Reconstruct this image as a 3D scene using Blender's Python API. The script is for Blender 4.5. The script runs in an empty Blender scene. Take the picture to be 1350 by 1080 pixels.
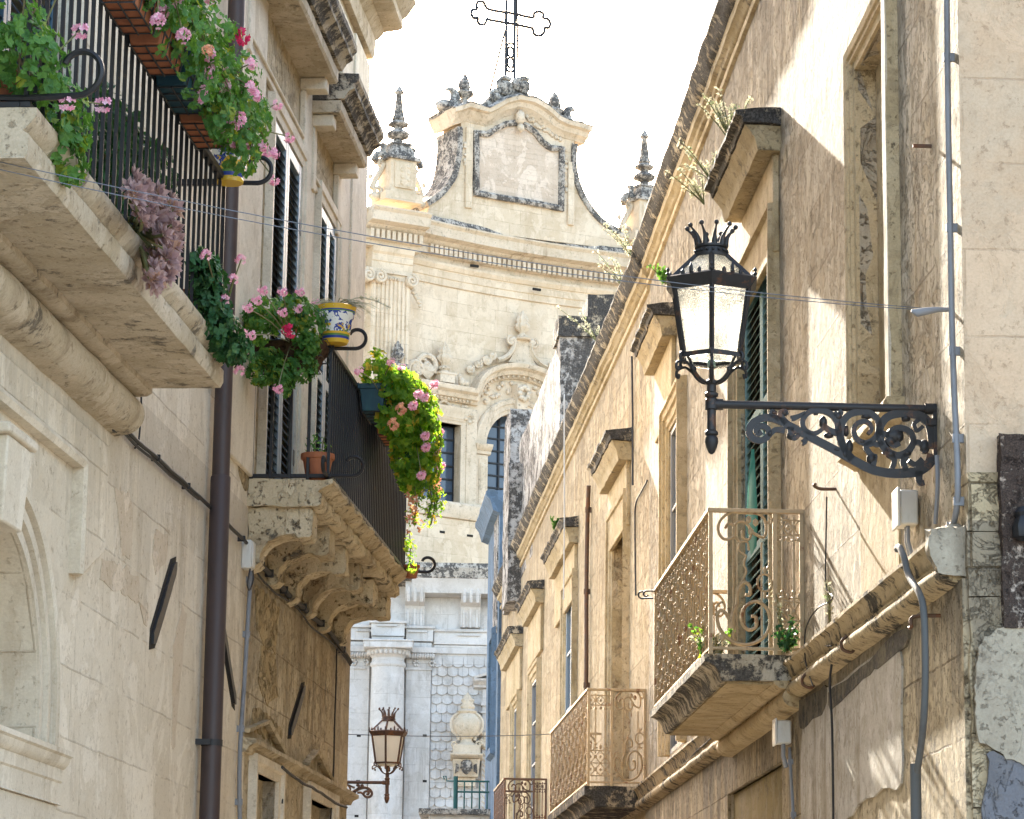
import bpy, bmesh, math, random
from mathutils import Vector, Matrix, noise, Euler
sc = bpy.context.scene
COL = sc.collection
rad = math.radians
random.seed(7)
R_ = random.Random(11)
# ---------------------------------------------------------------- camera, sky, sun, exposure
FPX, CX, CY = 3860.0, 675.0, 540.0
PITCH, ROLL = math.atan(793 / FPX), 0.0133
CAMP = Vector((0, 0, 1.6))
_f = Vector((0, math.cos(PITCH), math.sin(PITCH)))
_u = Vector((0, -math.sin(PITCH), math.cos(PITCH)))
_r = Vector((1, 0, 0))
CR = _r * math.cos(ROLL) + _u * math.sin(ROLL)
CU_ = _u * math.cos(ROLL) - _r * math.sin(ROLL)
cam = bpy.data.cameras.new('camera')
cam.sensor_fit = 'HORIZONTAL'; cam.sensor_width = 36; cam.lens = 36 * FPX / 1350
cam.clip_start = 0.1; cam.clip_end = 3000
co = bpy.data.objects.new('camera', cam); COL.objects.link(co)
co.matrix_world = Matrix(((CR.x, CU_.x, -_f.x, CAMP.x), (CR.y, CU_.y, -_f.y, CAMP.y), (CR.z, CU_.z, -_f.z, CAMP.z), (0, 0, 0, 1)))
sc.camera = co
SUN_AZ, SUN_EL = rad(-6.1), rad(24.0)
SUN_D = Vector((math.sin(SUN_AZ) * math.cos(SUN_EL), math.cos(SUN_AZ) * math.cos(SUN_EL), math.sin(SUN_EL)))
w = bpy.data.worlds.new('World'); sc.world = w; w.use_nodes = True
wn = w.node_tree
bg = wn.nodes['Background']
sky = wn.nodes.new('ShaderNodeTexSky'); sky.sky_type = 'NISHITA'; sky.sun_disc = False
sky.sun_elevation = SUN_EL; sky.sun_rotation = SUN_AZ % (2 * math.pi)
sky.air_density = 0.8; sky.dust_density = 2.2; sky.ozone_density = 0.0
tint = wn.nodes.new('ShaderNodeMix'); tint.data_type = 'RGBA'; tint.blend_type = 'MULTIPLY'; tint.inputs[0].default_value = 1.0; tint.inputs[7].default_value = (1.06, 1.0, .92, 1)
wn.links.new(sky.outputs[0], tint.inputs[6]); wn.links.new(tint.outputs[2], bg.inputs[0]); bg.inputs[1].default_value = 0.15
sl = bpy.data.lights.new('sun', 'SUN'); sl.energy = 4.2; sl.angle = rad(0.53); sl.color = (1, 0.93, 0.80)
so = bpy.data.objects.new('sun', sl); COL.objects.link(so); so.location = (-20, 60, 60)
so.rotation_euler = (-SUN_D).to_track_quat('-Z', 'Y').to_euler()
sc.view_settings.view_transform = 'Standard'; sc.view_settings.look = 'None'
sc.view_settings.gamma = 1; sc.view_settings.exposure = 2.68
sc.cycles.max_bounces = 10; sc.cycles.diffuse_bounces = 6; sc.cycles.transparent_max_bounces = 12
sc.cycles.sample_clamp_indirect = 4
sc.cycles.use_denoising = True; sc.cycles.denoising_input_passes = 'RGB_ALBEDO_NORMAL'; sc.cycles.denoising_prefilter = 'ACCURATE'

# ---------------------------------------------------------------- frames
def ray(px, py):
    return _f + CR * ((px - CX) / FPX) + CU_ * ((CY - py) / FPX)
class Fr:
    def __init__(s, o, sd, nd):
        s.O = Vector((o[0], o[1], 0)); s.S = Vector((sd[0], sd[1], 0)).normalized(); s.N = Vector((nd[0], nd[1], 0)).normalized()
    def pt(s, a, n, z): return s.O + s.S * a + s.N * n + Vector((0, 0, z))
    def inv(s, p):
        q = p - s.O; return (q.dot(s.S), q.dot(s.N), p.z)
    def hit(s, px, py, n=0.0):
        d = ray(px, py); t = (n - (CAMP - s.O).dot(s.N)) / d.dot(s.N)
        p = CAMP + d * t; a = s.inv(p); return a[0], a[2]
    def sx(s, px, py, n=0.0): return s.hit(px, py, n)[0]
    def zy(s, px, py, n=0.0): return s.hit(px, py, n)[1]
def fr_vp(o, vx, vy, left):
    d = ray(vx, vy); d = Vector((d.x, d.y, 0)).normalized()
    n = Vector((-d.y, d.x, 0)) if left else Vector((d.y, -d.x, 0))
    return Fr(o, d, n)
W = Fr((0, 0), (1, 0), (0, 1))
L = fr_vp((-2.2, 16.2), 996, 1337, False)
R = fr_vp((1.99, 20.3), 490, 1331, True)
K = R.pt(11.012, 0, 0)
R2 = fr_vp((K.x, K.y), 417, 1330, True)

# ---------------------------------------------------------------- mesh builder
class MB:
    def __init__(s, fr=W): s.bm = bmesh.new(); s.fr = fr
    def v(s, a, n, z): return s.bm.verts.new(s.fr.pt(a, n, z))
    def f(s, vs):
        try: return s.bm.faces.new(vs)
        except ValueError: return None
    def box(s, a0, a1, n0, n1, z0, z1):
        v = [s.v(a, n, z) for z in (z0, z1) for n in (n0, n1) for a in (a0, a1)]
        for q in ((0, 1, 3, 2), (4, 6, 7, 5), (0, 4, 5, 1), (2, 3, 7, 6), (0, 2, 6, 4), (1, 5, 7, 3)): s.f([v[i] for i in q])
        return s
    def taper(s, c, b, t, z0, z1):      # box with bottom half sizes b and top half sizes t round centre c (a, n)
        v = []
        for z, h in ((z0, b), (z1, t)):
            for j in (-1, 1):
                for i in (-1, 1): v.append(s.v(c[0] + i * h[0], c[1] + j * h[1], z))
        for q in ((0, 1, 3, 2), (4, 6, 7, 5), (0, 4, 5, 1), (2, 3, 7, 6), (0, 2, 6, 4), (1, 5, 7, 3)): s.f([v[i] for i in q])
        return s
    def loft(s, rings, cap=True, closed=True):
        rs = [[s.v(*p) for p in r] for r in rings]
        k = len(rs[0])
        for A, B in zip(rs, rs[1:]):
            for i in range(k if closed else k - 1): s.f([A[i], A[(i + 1) % k], B[(i + 1) % k], B[i]])
        if cap: s.f(list(reversed(rs[0]))); s.f(rs[-1])
        return s
    def poly_n(s, pts, n0, n1): return s.loft([[(a, n0, z) for a, z in pts], [(a, n1, z) for a, z in pts]])
    def poly_s(s, pts, a0, a1, seg=1):
        return s.loft([[(a0 + (a1 - a0) * i / seg, n, z) for n, z in pts] for i in range(seg + 1)])
    def sweep(s, path, prof, closed=False, nf=None):
        # path: (a, z) points; prof: (d, n), d = offset to the left of the path direction, n = proud of the frame plane
        m = len(path); rings = []
        for i, p in enumerate(path):
            a = path[i - 1] if (i > 0 or closed) else None
            b = path[(i + 1) % m] if (i < m - 1 or closed) else None
            t1 = (Vector(p) - Vector(a)).normalized() if a is not None else None
            t2 = (Vector(b) - Vector(p)).normalized() if b is not None else None
            if t1 is None: t1 = t2
            if t2 is None: t2 = t1
            n1 = Vector((-t1.y, t1.x)); n2 = Vector((-t2.y, t2.x))
            h = (n1 + n2).normalized(); sc_ = 1 / max(0.35, h.dot(n1))
            off = nf(p[0]) if nf else 0
            rings.append([(p[0] + h.x * d * sc_, off + n, p[1] + h.y * d * sc_) for d, n in prof])
        if closed: rings.append(rings[0]); return s.loft(rings, cap=False)
        return s.loft(rings)
    def tube(s, pts, r, k=6, flat=None):
        P = [s.fr.pt(*p) for p in pts]; m = len(P)
        if m < 2: return s
        rr = r if isinstance(r, (list, tuple)) else [r] * m
        t0 = (P[1] - P[0]).normalized()
        up = Vector((0, 0, 1)) if abs(t0.z) < .9 else Vector((1, 0, 0))
        x = t0.cross(up).normalized(); rings = []
        for i in range(m):
            t = ((P[i + 1] if i < m - 1 else P[i]) - (P[i - 1] if i > 0 else P[i])).normalized()
            x = (x - t * x.dot(t)); x = x.normalized() if x.length > 1e-6 else t.orthogonal().normalized()
            y = t.cross(x)
            rings.append([s.bm.verts.new(P[i] + (x * math.cos(2 * math.pi * j / k) + y * math.sin(2 * math.pi * j / k)) * rr[i]) for j in range(k)])
        for A, B in zip(rings, rings[1:]):
            for j in range(k): s.f([A[j], A[(j + 1) % k], B[(j + 1) % k], B[j]])
        s.f(list(reversed(rings[0]))); s.f(rings[-1])
        return s
    def ribbon(s, pts, wid, th):         # strip: pts (a,z) at plane n=0 centre, wid = depth in n, th = thickness in plane
        m = len(pts); th = th if isinstance(th, (list, tuple)) else [th] * m; rings = []
        for i in range(m):
            a = Vector(pts[max(i - 1, 0)][:2]); b = Vector(pts[min(i + 1, m - 1)][:2]); t = (b - a).normalized(); h = Vector((-t.y, t.x)) * th[i] / 2
            c = pts[i]; n0 = c[2] if len(c) > 2 else 0
            rings.append([(c[0] + h.x, n0 - wid / 2, c[1] + h.y), (c[0] + h.x * .8, n0 + wid / 2, c[1] + h.y * .8), (c[0] - h.x * .8, n0 + wid / 2, c[1] - h.y * .8), (c[0] - h.x, n0 - wid / 2, c[1] - h.y)])
        return s.loft(rings)
    def lathe(s, c, prof, k=16, a0=0.0, fl=0.0, nfl=8):
        rings = []
        for r, z in prof:
            rings.append([(c[0] + r * (1 + fl * math.cos(nfl * (a0 + 2 * math.pi * j / k))) * math.cos(a0 + 2 * math.pi * j / k), c[1] + r * (1 + fl * math.cos(nfl * (a0 + 2 * math.pi * j / k))) * math.sin(a0 + 2 * math.pi * j / k), z) for j in range(k)])
        return s.loft(rings)
    def blob(s, c, r, sub=1):
        if not isinstance(r, (tuple, list)): r = (r, r, r)
        q = bmesh.ops.create_icosphere(s.bm, subdivisions=sub, radius=1.0)
        for v in q['verts']: v.co = s.fr.pt(c[0] + v.co.x * r[0], c[1] + v.co.y * r[1], c[2] + v.co.z * r[2])
        return s
    def wall(s, outer, holes, n=0.0):    # holes: (polygon, depth, back?)
        es = []
        for lp in [outer] + [h[0] for h in holes]:
            vs = [s.v(a, n, z) for a, z in lp]
            es += [s.bm.edges.new((vs[i], vs[(i + 1) % len(vs)])) for i in range(len(vs))]
        bmesh.ops.triangle_fill(s.bm, edges=es, use_beauty=True)
        for lp, dep, back in holes:
            A = [s.v(a, n, z) for a, z in lp]; B = [s.v(a, n - dep, z) for a, z in lp]
            for i in range(len(lp)): s.f([A[i], A[(i + 1) % len(lp)], B[(i + 1) % len(lp)], B[i]])
            if back: s.f(B)
        return s
    def refine(s, mx, it=5):
        for _ in range(it):
            e = [e for e in s.bm.edges if e.calc_length() > mx]
            if not e: break
            bmesh.ops.subdivide_edges(s.bm, edges=e, cuts=1, use_grid_fill=True)
        return s
    def jitter(s, amp, scale=4.0, amp2=0.0):
        bmesh.ops.remove_doubles(s.bm, verts=s.bm.verts, dist=0.0002)
        for v in s.bm.verts:
            p = v.co
            v.co = p + noise.noise_vector(p * scale) * amp + (noise.noise_vector(p * scale * 4.3) * amp2 if amp2 else Vector())
        return s
    def build(s, name, mat, parent=None, base=None, smooth=35, bevel=0, norm=True):
        bm = s.bm
        if norm: bmesh.ops.recalc_face_normals(bm, faces=bm.faces)
        b = Vector(base) if base is not None else (parent['_b'] if parent is not None and '_b' in parent else Vector((0, 0, 0)))
        b = Vector(b)
        uvl = bm.loops.layers.uv.new('UVMap')
        S, N = s.fr.S, s.fr.N
        bm.normal_update()
        for f in bm.faces:
            nn = (abs(f.normal.dot(S)), abs(f.normal.dot(N)), abs(f.normal.z))
            for lp in f.loops:
                q = s.fr.inv(lp.vert.co)
                lp[uvl].uv = (q[0], q[2]) if nn[1] >= max(nn[0], nn[2]) else ((q[0], q[1]) if nn[2] >= nn[0] else (q[1], q[2]))
        me = bpy.data.meshes.new(name)
        for v in bm.verts: v.co = v.co - b
        bm.to_mesh(me); bm.free()
        ob = bpy.data.objects.new(name, me); COL.objects.link(ob)
        me.materials.append(mat)
        if smooth:
            for p in me.polygons: p.use_smooth = True
            me.set_sharp_from_angle(angle=rad(smooth))
        if parent is not None: ob.parent = parent
        else: ob.location = b
        ob['_b'] = tuple(b)
        if bevel:
            m = ob.modifiers.new('bevel', 'BEVEL'); m.width = bevel; m.segments = 2; m.limit_method = 'ANGLE'; m.angle_limit = rad(40)
        return ob
def tag(o, label=None, cat=None, group=None, kind=None):
    if label: o['label'] = label
    if cat: o['category'] = cat
    if group: o['group'] = group
    if kind: o['kind'] = kind
    return o
def thing(name, base, label, cat, group=None):
    o = bpy.data.objects.new(name, None); COL.objects.link(o); o.location = base; o.empty_display_size = .1
    o['_b'] = tuple(base)
    return tag(o, label, cat, group)
def dup(o, name=None, delta=(0, 0, 0)):   # a copy of one child object (shared mesh) shifted inside its parent
    c = o.copy(); COL.objects.link(c); c.location = o.location + Vector(delta); return c
def dup_tree(root, loc, rz=0.0):
    def rec(o, par):
        c = o.copy(); COL.objects.link(c)
        if par: c.parent = par
        for ch in o.children: rec(ch, c)
        return c
    r = rec(root, None); r.location = loc; r.rotation_euler = (0, 0, rz); r['_b'] = tuple(loc)
    return r
def spiral(cx, cz, r0, r1, a0, a1, n=18):
    return [(cx + (r0 + (r1 - r0) * i / n) * math.cos(a0 + (a1 - a0) * i / n), cz + (r0 + (r1 - r0) * i / n) * math.sin(a0 + (a1 - a0) * i / n)) for i in range(n + 1)]
def smooth_path(P, n=4):
    out = []; m = len(P)
    for i in range(m - 1):
        p0, p1, p2, p3 = (Vector(P[max(i - 1, 0)]), Vector(P[i]), Vector(P[i + 1]), Vector(P[min(i + 2, m - 1)]))
        for j in range(n):
            t = j / n
            q = .5 * ((2 * p1) + (p2 - p0) * t + (2 * p0 - 5 * p1 + 4 * p2 - p3) * t * t + (3 * p1 - p0 - 3 * p2 + p3) * t ** 3)
            out.append(tuple(q))
    out.append(tuple(P[-1])); return out

# ---------------------------------------------------------------- materials
class G:
    def __init__(s, name):
        s.m = bpy.data.materials.new(name); s.m.use_nodes = True; s.nt = s.m.node_tree; s.nt.nodes.clear()
        s.out = s.nt.nodes.new('ShaderNodeOutputMaterial')
    def n(s, t, props=None, **inp):
        nd = s.nt.nodes.new(t)
        for k, v in (props or {}).items(): setattr(nd, k, v)
        for k, v in inp.items():
            key = int(k[1:]) if k[0] == '_' else k.replace('__', ' ')
            s.set(nd.inputs[key], v)
        return nd
    def set(s, sock, v):
        if hasattr(v, 'is_linked') or isinstance(v, bpy.types.NodeSocket): s.nt.links.new(v, sock)
        elif isinstance(v, (tuple, list)) and len(v) == 3 and sock.type == 'RGBA': sock.default_value = (*v, 1)
        else: sock.default_value = v
    def pos(s, scale=(1, 1, 1)):
        g = s.n('ShaderNodeNewGeometry')
        return s.n('ShaderNodeVectorMath', {'operation': 'MULTIPLY'}, _0=g.outputs['Position'], _1=scale).outputs[0]
    def noise(s, vec, scale, detail=5, rough=.6, dist=0.0):
        return s.n('ShaderNodeTexNoise', None, Vector=vec, Scale=scale, Detail=detail, Roughness=rough, Distortion=dist).outputs[0]
    def ramp(s, fac, lo, hi):
        return s.n('ShaderNodeMapRange', {'interpolation_type': 'SMOOTHSTEP'}, Value=fac, From__Min=lo, From__Max=hi).outputs[0]
    def mix(s, fac, a, b, mode='MIX'):
        nd = s.n('ShaderNodeMix', {'data_type': 'RGBA', 'blend_type': mode})
        s.set(nd.inputs[0], fac); s.set(nd.inputs[6], a); s.set(nd.inputs[7], b); return nd.outputs[2]
    def math(s, op, a, b=0.0):
        return s.n('ShaderNodeMath', {'operation': op}, _0=a, _1=b).outputs[0]
    def bump(s, h, strength, dist=.02, nrm=None):
        nd = s.n('ShaderNodeBump', None, Height=h, Strength=strength, Distance=dist)
        if nrm is not None: s.set(nd.inputs['Normal'], nrm)
        return nd.outputs[0]
    def bsdf(s, col, rough=.9, spec=.2, metal=0.0, nrm=None, **kw):
        b = s.n('ShaderNodeBsdfPrincipled', None, Roughness=rough, Metallic=metal)
        s.set(b.inputs['Base Color'], col); b.inputs['Specular IOR Level'].default_value = spec
        if nrm is not None: s.set(b.inputs['Normal'], nrm)
        for k, v in kw.items(): s.set(b.inputs[k.replace('__', ' ')], v)
        return b.outputs[0]
    def done(s, sh): s.nt.links.new(sh, s.out.inputs[0]); return s.m

def stone(name, a, b, c, blocks=None, joint=.35, streak=.5, crust=0.0, crust_lo=.52, bump=.5, flake=0.0, grime=.5, pale=.0, vscale=1.0, crust_col=(.04, .038, .037), cs=1.0, pits=.5, drips=()):
    g = G(name); p = g.pos()
    mul = lambda x, y: g.math('MULTIPLY', x, y)
    dk = (c[0] * .55, c[1] * .5, c[2] * .45)
    big = g.noise(p, .6 * vscale, 5, .65, .3)
    mid = g.noise(p, 2.3 * vscale, 8, .68, .5)
    col = g.mix(g.ramp(g.math('ADD', mul(big, .45), mul(mid, .55)), .40, .61), a, b)
    h = g.math('ADD', mul(g.noise(p, 7, 6, .65), .6), mul(mid, .5))
    # chipped coats with ragged edges: a pale upper coat over the stone
    if pale:
        pk = g.ramp(g.noise(g.pos((1.7 * vscale, 1.7 * vscale, 1.25 * vscale)), 1.0, 8, .66, .7), .52, .545)
        col = g.mix(mul(pk, pale), col, (min(a[0] * 1.18, .82), min(a[1] * 1.20, .80), min(a[2] * 1.24, .78)))
        h = g.math('ADD', h, mul(pk, .5 * pale))
    if flake:
        fk = g.ramp(g.noise(g.pos((4.2, 4.2, 4.6)), 1.0, 8, .74, .9), .515, .54)
        col = g.mix(mul(fk, .38 * flake), col, c)
        h = g.math('SUBTRACT', h, mul(fk, .75 * flake))
        f2 = mul(g.ramp(g.noise(g.pos((8.5, 8.5, 8)), 1.0, 7, .74, .6), .575, .60), g.ramp(big, .38, .58))
        col = g.mix(mul(f2, .55 * flake), col, dk)
        h = g.math('SUBTRACT', h, mul(f2, .7 * flake))
    # runs of dirt, only in some places
    st = g.ramp(g.noise(g.pos((3.2 * vscale, 3.2 * vscale, .45 * vscale)), 1.0, 7, .70, .6), .50, .66)
    col = g.mix(mul(mul(st, g.ramp(g.noise(p, .8, 4, .6), .40, .62)), streak), col, g.mix(.35, c, dk))
    # soot washed down in ragged runs from the ledges above
    for zt, ln, k in drips:
        zz = g.n('ShaderNodeSeparateXYZ', None, _0=p).outputs[2]
        nz = g.noise(g.pos((4.5, 4.5, .35)), 1.0, 7, .72, .4)
        hgt = g.n('ShaderNodeMapRange', None, Value=zz, From__Min=zt - ln, From__Max=zt).outputs[0]
        dm = g.ramp(g.math('ADD', nz, mul(hgt, .30)), .60, .76)
        col = g.mix(mul(mul(dm, g.math('LESS_THAN', zz, zt + .1)), k), col, (.15, .13, .105))
    # blotches of grey-brown soiling and fine pitting
    so = g.ramp(g.noise(p, 4.2 * vscale, 7, .74, .3), .53, .66)
    col = g.mix(mul(so, grime * .55), col, g.mix(.45, c, (.17, .145, .11)))
    fine = g.noise(p, 19, 7, .76)
    pt = g.ramp(fine, .575, .63)
    col = g.mix(mul(pt, pits), col, dk)
    col = g.mix(mul(g.ramp(g.noise(p, 75, 4, .7), .40, .62), .16), col, dk)
    h = g.math('SUBTRACT', h, mul(pt, .35))
    if blocks:
        uv = g.n('ShaderNodeUVMap', {'uv_map': 'UVMap'}).outputs[0]
        wob = g.n('ShaderNodeVectorMath', {'operation': 'MULTIPLY_ADD'}, _0=g.n('ShaderNodeTexNoise', None, Vector=p, Scale=4.0, Detail=4.0).outputs[1], _1=(.022, .022, 0), _2=uv).outputs[0]
        br = g.n('ShaderNodeTexBrick', {'offset': .43, 'squash': 1.35, 'squash_frequency': 3, 'offset_frequency': 2}, Vector=wob, Scale=1.0, Mortar__Size=.007, Mortar__Smooth=.5, Bias=0.0, Brick__Width=blocks[0], Row__Height=blocks[1])
        g.set(br.inputs['Color1'], (0, 0, 0)); g.set(br.inputs['Color2'], (1, 1, 1)); g.set(br.inputs['Mortar'], (.5, .5, .5))
        col = g.mix(.34, col, g.mix(br.outputs[0], g.mix(.38, col, c), g.mix(.75, col, (min(a[0] * 1.12, .85), min(a[1] * 1.12, .83), min(a[2] * 1.12, .8)))))
        jm = mul(br.outputs[1], g.ramp(g.noise(p, 1.9, 6, .7), .42, .56))
        col = g.mix(mul(jm, joint), col, dk)
        h = g.math('SUBTRACT', h, mul(jm, .9))
    if crust:
        k1 = g.noise(g.pos((2.4 * cs, 2.4 * cs, 2.0 * cs)), 1.0, 8, .75, .15); k2 = g.noise(p, 9 * cs, 6, .78)
        kk = g.math('ADD', mul(k1, .55), mul(k2, .45))
        ck = g.ramp(kk, crust_lo, crust_lo + .06)
        col = g.mix(mul(ck, crust), col, g.mix(g.ramp(g.noise(p, 34 * cs, 5, .75), .42, .66), crust_col, (crust_col[0] * 3.2, crust_col[1] * 3.1, crust_col[2] * 2.9)))
        h = g.math('ADD', h, mul(ck, .3))
    return g.done(g.bsdf(col, .93, .15, 0, g.bump(h, bump, .03)))
def metal(name, col, rust=None, rough=.5, met=.3, rust_lo=.55, bump=.2):
    g = G(name); p = g.pos()
    c = g.mix(g.noise(p, 30, 4), (col[0] * .75, col[1] * .75, col[2] * .75), (col[0] * 1.25, col[1] * 1.25, col[2] * 1.25))
    if rust: c = g.mix(g.ramp(g.noise(p, 9, 6, .7), rust_lo, rust_lo + .1), c, rust)
    return g.done(g.bsdf(c, rough, .4, met, g.bump(g.noise(p, 60, 3), bump, .004)))
def paint(name, col, col2=None, rough=.55, lo=.5, sc_=6, spec=.35):
    g = G(name); p = g.pos()
    c = g.mix(g.ramp(g.noise(g.pos((sc_, sc_, sc_ * .3)), 1.0, 6, .7), lo, lo + .2), col, col2 or (col[0] * .6, col[1] * .6, col[2] * .6))
    return g.done(g.bsdf(c, rough, spec, 0, g.bump(g.noise(p, 40, 4), .15, .005)))
def leafm(name, c1, c2, c3, trans=.35, mul=(3.4, 3.0, .8)):
    g = G(name); p = g.pos()
    nz = g.n('ShaderNodeTexNoise', None, Vector=p, Scale=16.0, Detail=2.0).outputs[0]
    nd = g.n('ShaderNodeTexWhiteNoise', {'noise_dimensions': '3D'}, Vector=g.n('ShaderNodeVectorMath', {'operation': 'SNAP'}, _0=p, _1=(.05, .05, .05)).outputs[0]).outputs[0]
    c = g.mix(g.ramp(nz, .35, .65), c1, c2)
    c = g.mix(g.ramp(nd, .90, .93), c, c3)
    d = g.bsdf(c, .5, .3)
    t = g.n('ShaderNodeBsdfTranslucent', None); g.set(t.inputs[0], g.mix(.5, c, g.mix(1.0, c, mul, 'MULTIPLY')))
    mx = g.n('ShaderNodeMixShader', None, _0=trans, _1=d, _2=t.outputs[0])
    return g.done(mx.outputs[0])
def petalm(name, c1, c2):
    g = G(name); p = g.pos()
    c = g.mix(g.ramp(g.noise(p, 45, 3), .4, .6), c1, c2)
    t = g.n('ShaderNodeBsdfTranslucent', None); g.set(t.inputs[0], c)
    return g.done(g.n('ShaderNodeMixShader', None, _0=.35, _1=g.bsdf(c, .6, .2), _2=t.outputs[0]).outputs[0])
def glassm(name, col, rough=.08):
    g = G(name); p = g.pos()
    return g.done(g.bsdf(col, rough, .6, 0, g.bump(g.noise(p, 2.5, 2), .06, .02)))

M = {}
M['lime'] = stone('pale_limestone', (.69, .62, .50), (.61, .535, .415), (.45, .36, .25), (.66, .37), .35, .55, bump=.45, grime=.55, pale=.6, pits=.5, drips=((4.95, 1.2, .25),))
M['limeS'] = stone('smooth_limestone', (.68, .61, .49), (.60, .525, .41), (.45, .355, .24), None, .3, .5, bump=.35, grime=.45, pale=.4, pits=.35)
M['ochre'] = stone('ochre_render', (.57, .48, .335), (.46, .365, .225), (.27, .195, .11), (.75, .42), .3, .8, crust=.55, crust_lo=.56, bump=.8, grime=1.0, flake=.7, pale=.6, pits=.8, drips=((4.75, 1.5, .5),))
M['slab'] = stone('weathered_slab', (0.551, 0.475, 0.361), (0.437, 0.366, 0.257), (0.257, 0.199, 0.128), None, .3, .7, crust=.7, crust_lo=.545, bump=.6, grime=.8, pale=.5)
M['soffit'] = stone('ochre_soffit', (.54, .43, .27), (.44, .335, .19), (.25, .18, .10), None, .3, .5, crust=.6, crust_lo=.56, bump=.7, grime=.8, pale=.4)
M['corbel'] = stone('corbel_stone', (.60, .51, .36), (.47, .38, .245), (.25, .185, .11), None, .3, .6, crust=.8, crust_lo=.545, bump=1.0, grime=.9, pale=.4, pits=.8)
M['crust'] = stone('black_crusted_stone', (.52, .45, .34), (.38, .31, .215), (.19, .15, .10), None, .3, .6, crust=.97, crust_lo=.435, bump=.8, grime=.7, cs=1.4, crust_col=(.028, .028, .029))
M['crustM'] = stone('patchy_crusted_stone', (.56, .50, .40), (.44, .375, .27), (.24, .19, .13), None, .3, .7, crust=.95, crust_lo=.465, bump=.7, grime=.7, cs=1.5)
M['crust2'] = stone('half_crusted_stone', (.54, .43, .27), (.43, .33, .185), (.23, .17, .10), None, .3, .8, crust=.93, crust_lo=.505, bump=.6, grime=.9, pits=.7, crust_col=(.03, .029, .028))
M['rwall'] = stone('flaking_plaster', (.57, .495, .38), (.43, .36, .255), (.31, .225, .12), (1.3, .5), .3, .9, crust=.45, crust_lo=.585, bump=1.0, flake=1.1, grime=1.0, pale=.75, pits=.8, drips=((9.6, 2.6, .75), (7.6, 3.4, .45)))
M['rwallS'] = stone('dressed_trim', (.54, .43, .275), (.44, .34, .19), (.31, .22, .11), None, .1, .8, crust=.45, crust_lo=.575, bump=.6, flake=.4, grime=.9, pale=.4, pits=.6)
M['r2wall'] = stone('warm_plaster', (.57, .46, .305), (.47, .365, .22), (.36, .25, .13), (1.2, .45), .25, .9, crust=.4, crust_lo=.59, bump=.8, flake=.9, grime=.9, pale=.65, pits=.7, drips=((9.5, 2.2, .6), (7.8, 3.0, .4)))
M['rlow'] = stone('lower_blocks', (.54, .445, .30), (.41, .32, .19), (.21, .155, .085), (.85, .42), .7, .9, crust=.6, crust_lo=.55, bump=.9, flake=.8, grime=1.0, pale=.5, pits=.9, drips=((3.9, 1.4, .8),))
M['endwall'] = stone('brown_plaster', (.57, .41, .27), (.58, .46, .33), (.42, .28, .17), (1.0, .45), .3, .6, bump=.4, flake=.15, grime=.6, pale=.55, pits=.4)
M['cement'] = stone('cement_patch', (.34, .295, .225), (.42, .37, .285), (.24, .20, .145), None, .3, .4, bump=.7, grime=.9, pale=.4, vscale=2.0)
M['bluepatch'] = stone('blue_grey_patch', (.14, .14, .15), (.20, .195, .20), (.10, .095, .095), None, .3, .4, bump=.8, grime=.8, pale=.9, vscale=2.0)
M['church'] = stone('church_limestone', (.70, .585, .435), (.60, .485, .335), (.47, .355, .22), (.8, .38), .5, .6, bump=.4, grime=.6, pale=.5, pits=.3)
M['churchS'] = stone('church_carved_stone', (.70, .595, .455), (.59, .49, .355), (.36, .275, .18), None, .3, .7, crust=.6, crust_lo=.56, bump=.4, grime=.8, pits=.4, cs=1.6)
M['churchK'] = stone('church_blackened_stone', (.56, .51, .44), (.42, .375, .315), (.24, .21, .17), None, .3, .6, crust=.92, crust_lo=.465, bump=.5, grime=.7, cs=1.8)
M['churchL'] = stone('church_cool_stone', (.60, .57, .53), (.52, .49, .45), (.36, .325, .28), (.9, .42), .5, .6, bump=.4, grime=.6, pale=.4, pits=.25)
M['grey'] = stone('blackened_block', (.50, .475, .44), (.38, .355, .33), (.22, .20, .18), None, .3, .9, crust=.95, crust_lo=.47, bump=.8, grime=.8, pale=.4)
M['blue'] = stone('blue_grey_plaster', (.13, .19, .26), (.10, .145, .20), (.07, .09, .11), None, .3, .7, crust=.5, crust_lo=.55, bump=.5, grime=.4, pale=.6)
M['iron'] = metal('painted_iron', (.022, .023, .026), (.06, .045, .035), .45, .35, .6)
M['black'] = metal('black_cable', (.03, .03, .032), None, .6, 0)
M['rustiron'] = metal('rusty_cast_iron', (.43, .32, .19), (.22, .10, .045), .5, .1, .56)
M['brownrail'] = metal('brown_iron', (.12, .07, .045), (.16, .07, .035), .6, .2, .5)
M['lamp'] = metal('lamp_iron', (.030, .029, .030), (.10, .05, .03), .5, .35, .56)
M['lamprust'] = metal('lamp_brown_iron', (.10, .06, .045), (.17, .08, .04), .5, .3, .5)
M['pipe'] = paint('brown_pipe', (.062, .043, .040), (.042, .030, .028), .5)
M['conduit'] = paint('grey_conduit', (.22, .23, .25), (.15, .15, .16), .5)
M['whitebox'] = paint('white_box', (.62, .61, .57), (.5, .48, .43), .5)
M['shutter'] = paint('blue_shutter', (.035, .085, .13), (.03, .06, .09), .5)
M['shutterL'] = paint('pale_blue_shutter', (.23, .29, .34), (.17, .22, .26), .45)
M['slat'] = paint('dark_slat', (.035, .05, .065), (.025, .035, .05), .9, spec=.05)
M['shutterG'] = paint('green_shutter', (.17, .28, .29), (.12, .20, .21), .85, spec=.06)
M['shutterDG'] = paint('dark_green_shutter', (.05, .12, .11), (.03, .08, .07), .9, spec=.04)
M['cloth'] = paint('green_cloth', (.02, .21, .16), (.015, .14, .11), .8)
M['greyframe'] = paint('grey_wood', (.26, .26, .26), (.19, .19, .19), .6)
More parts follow.
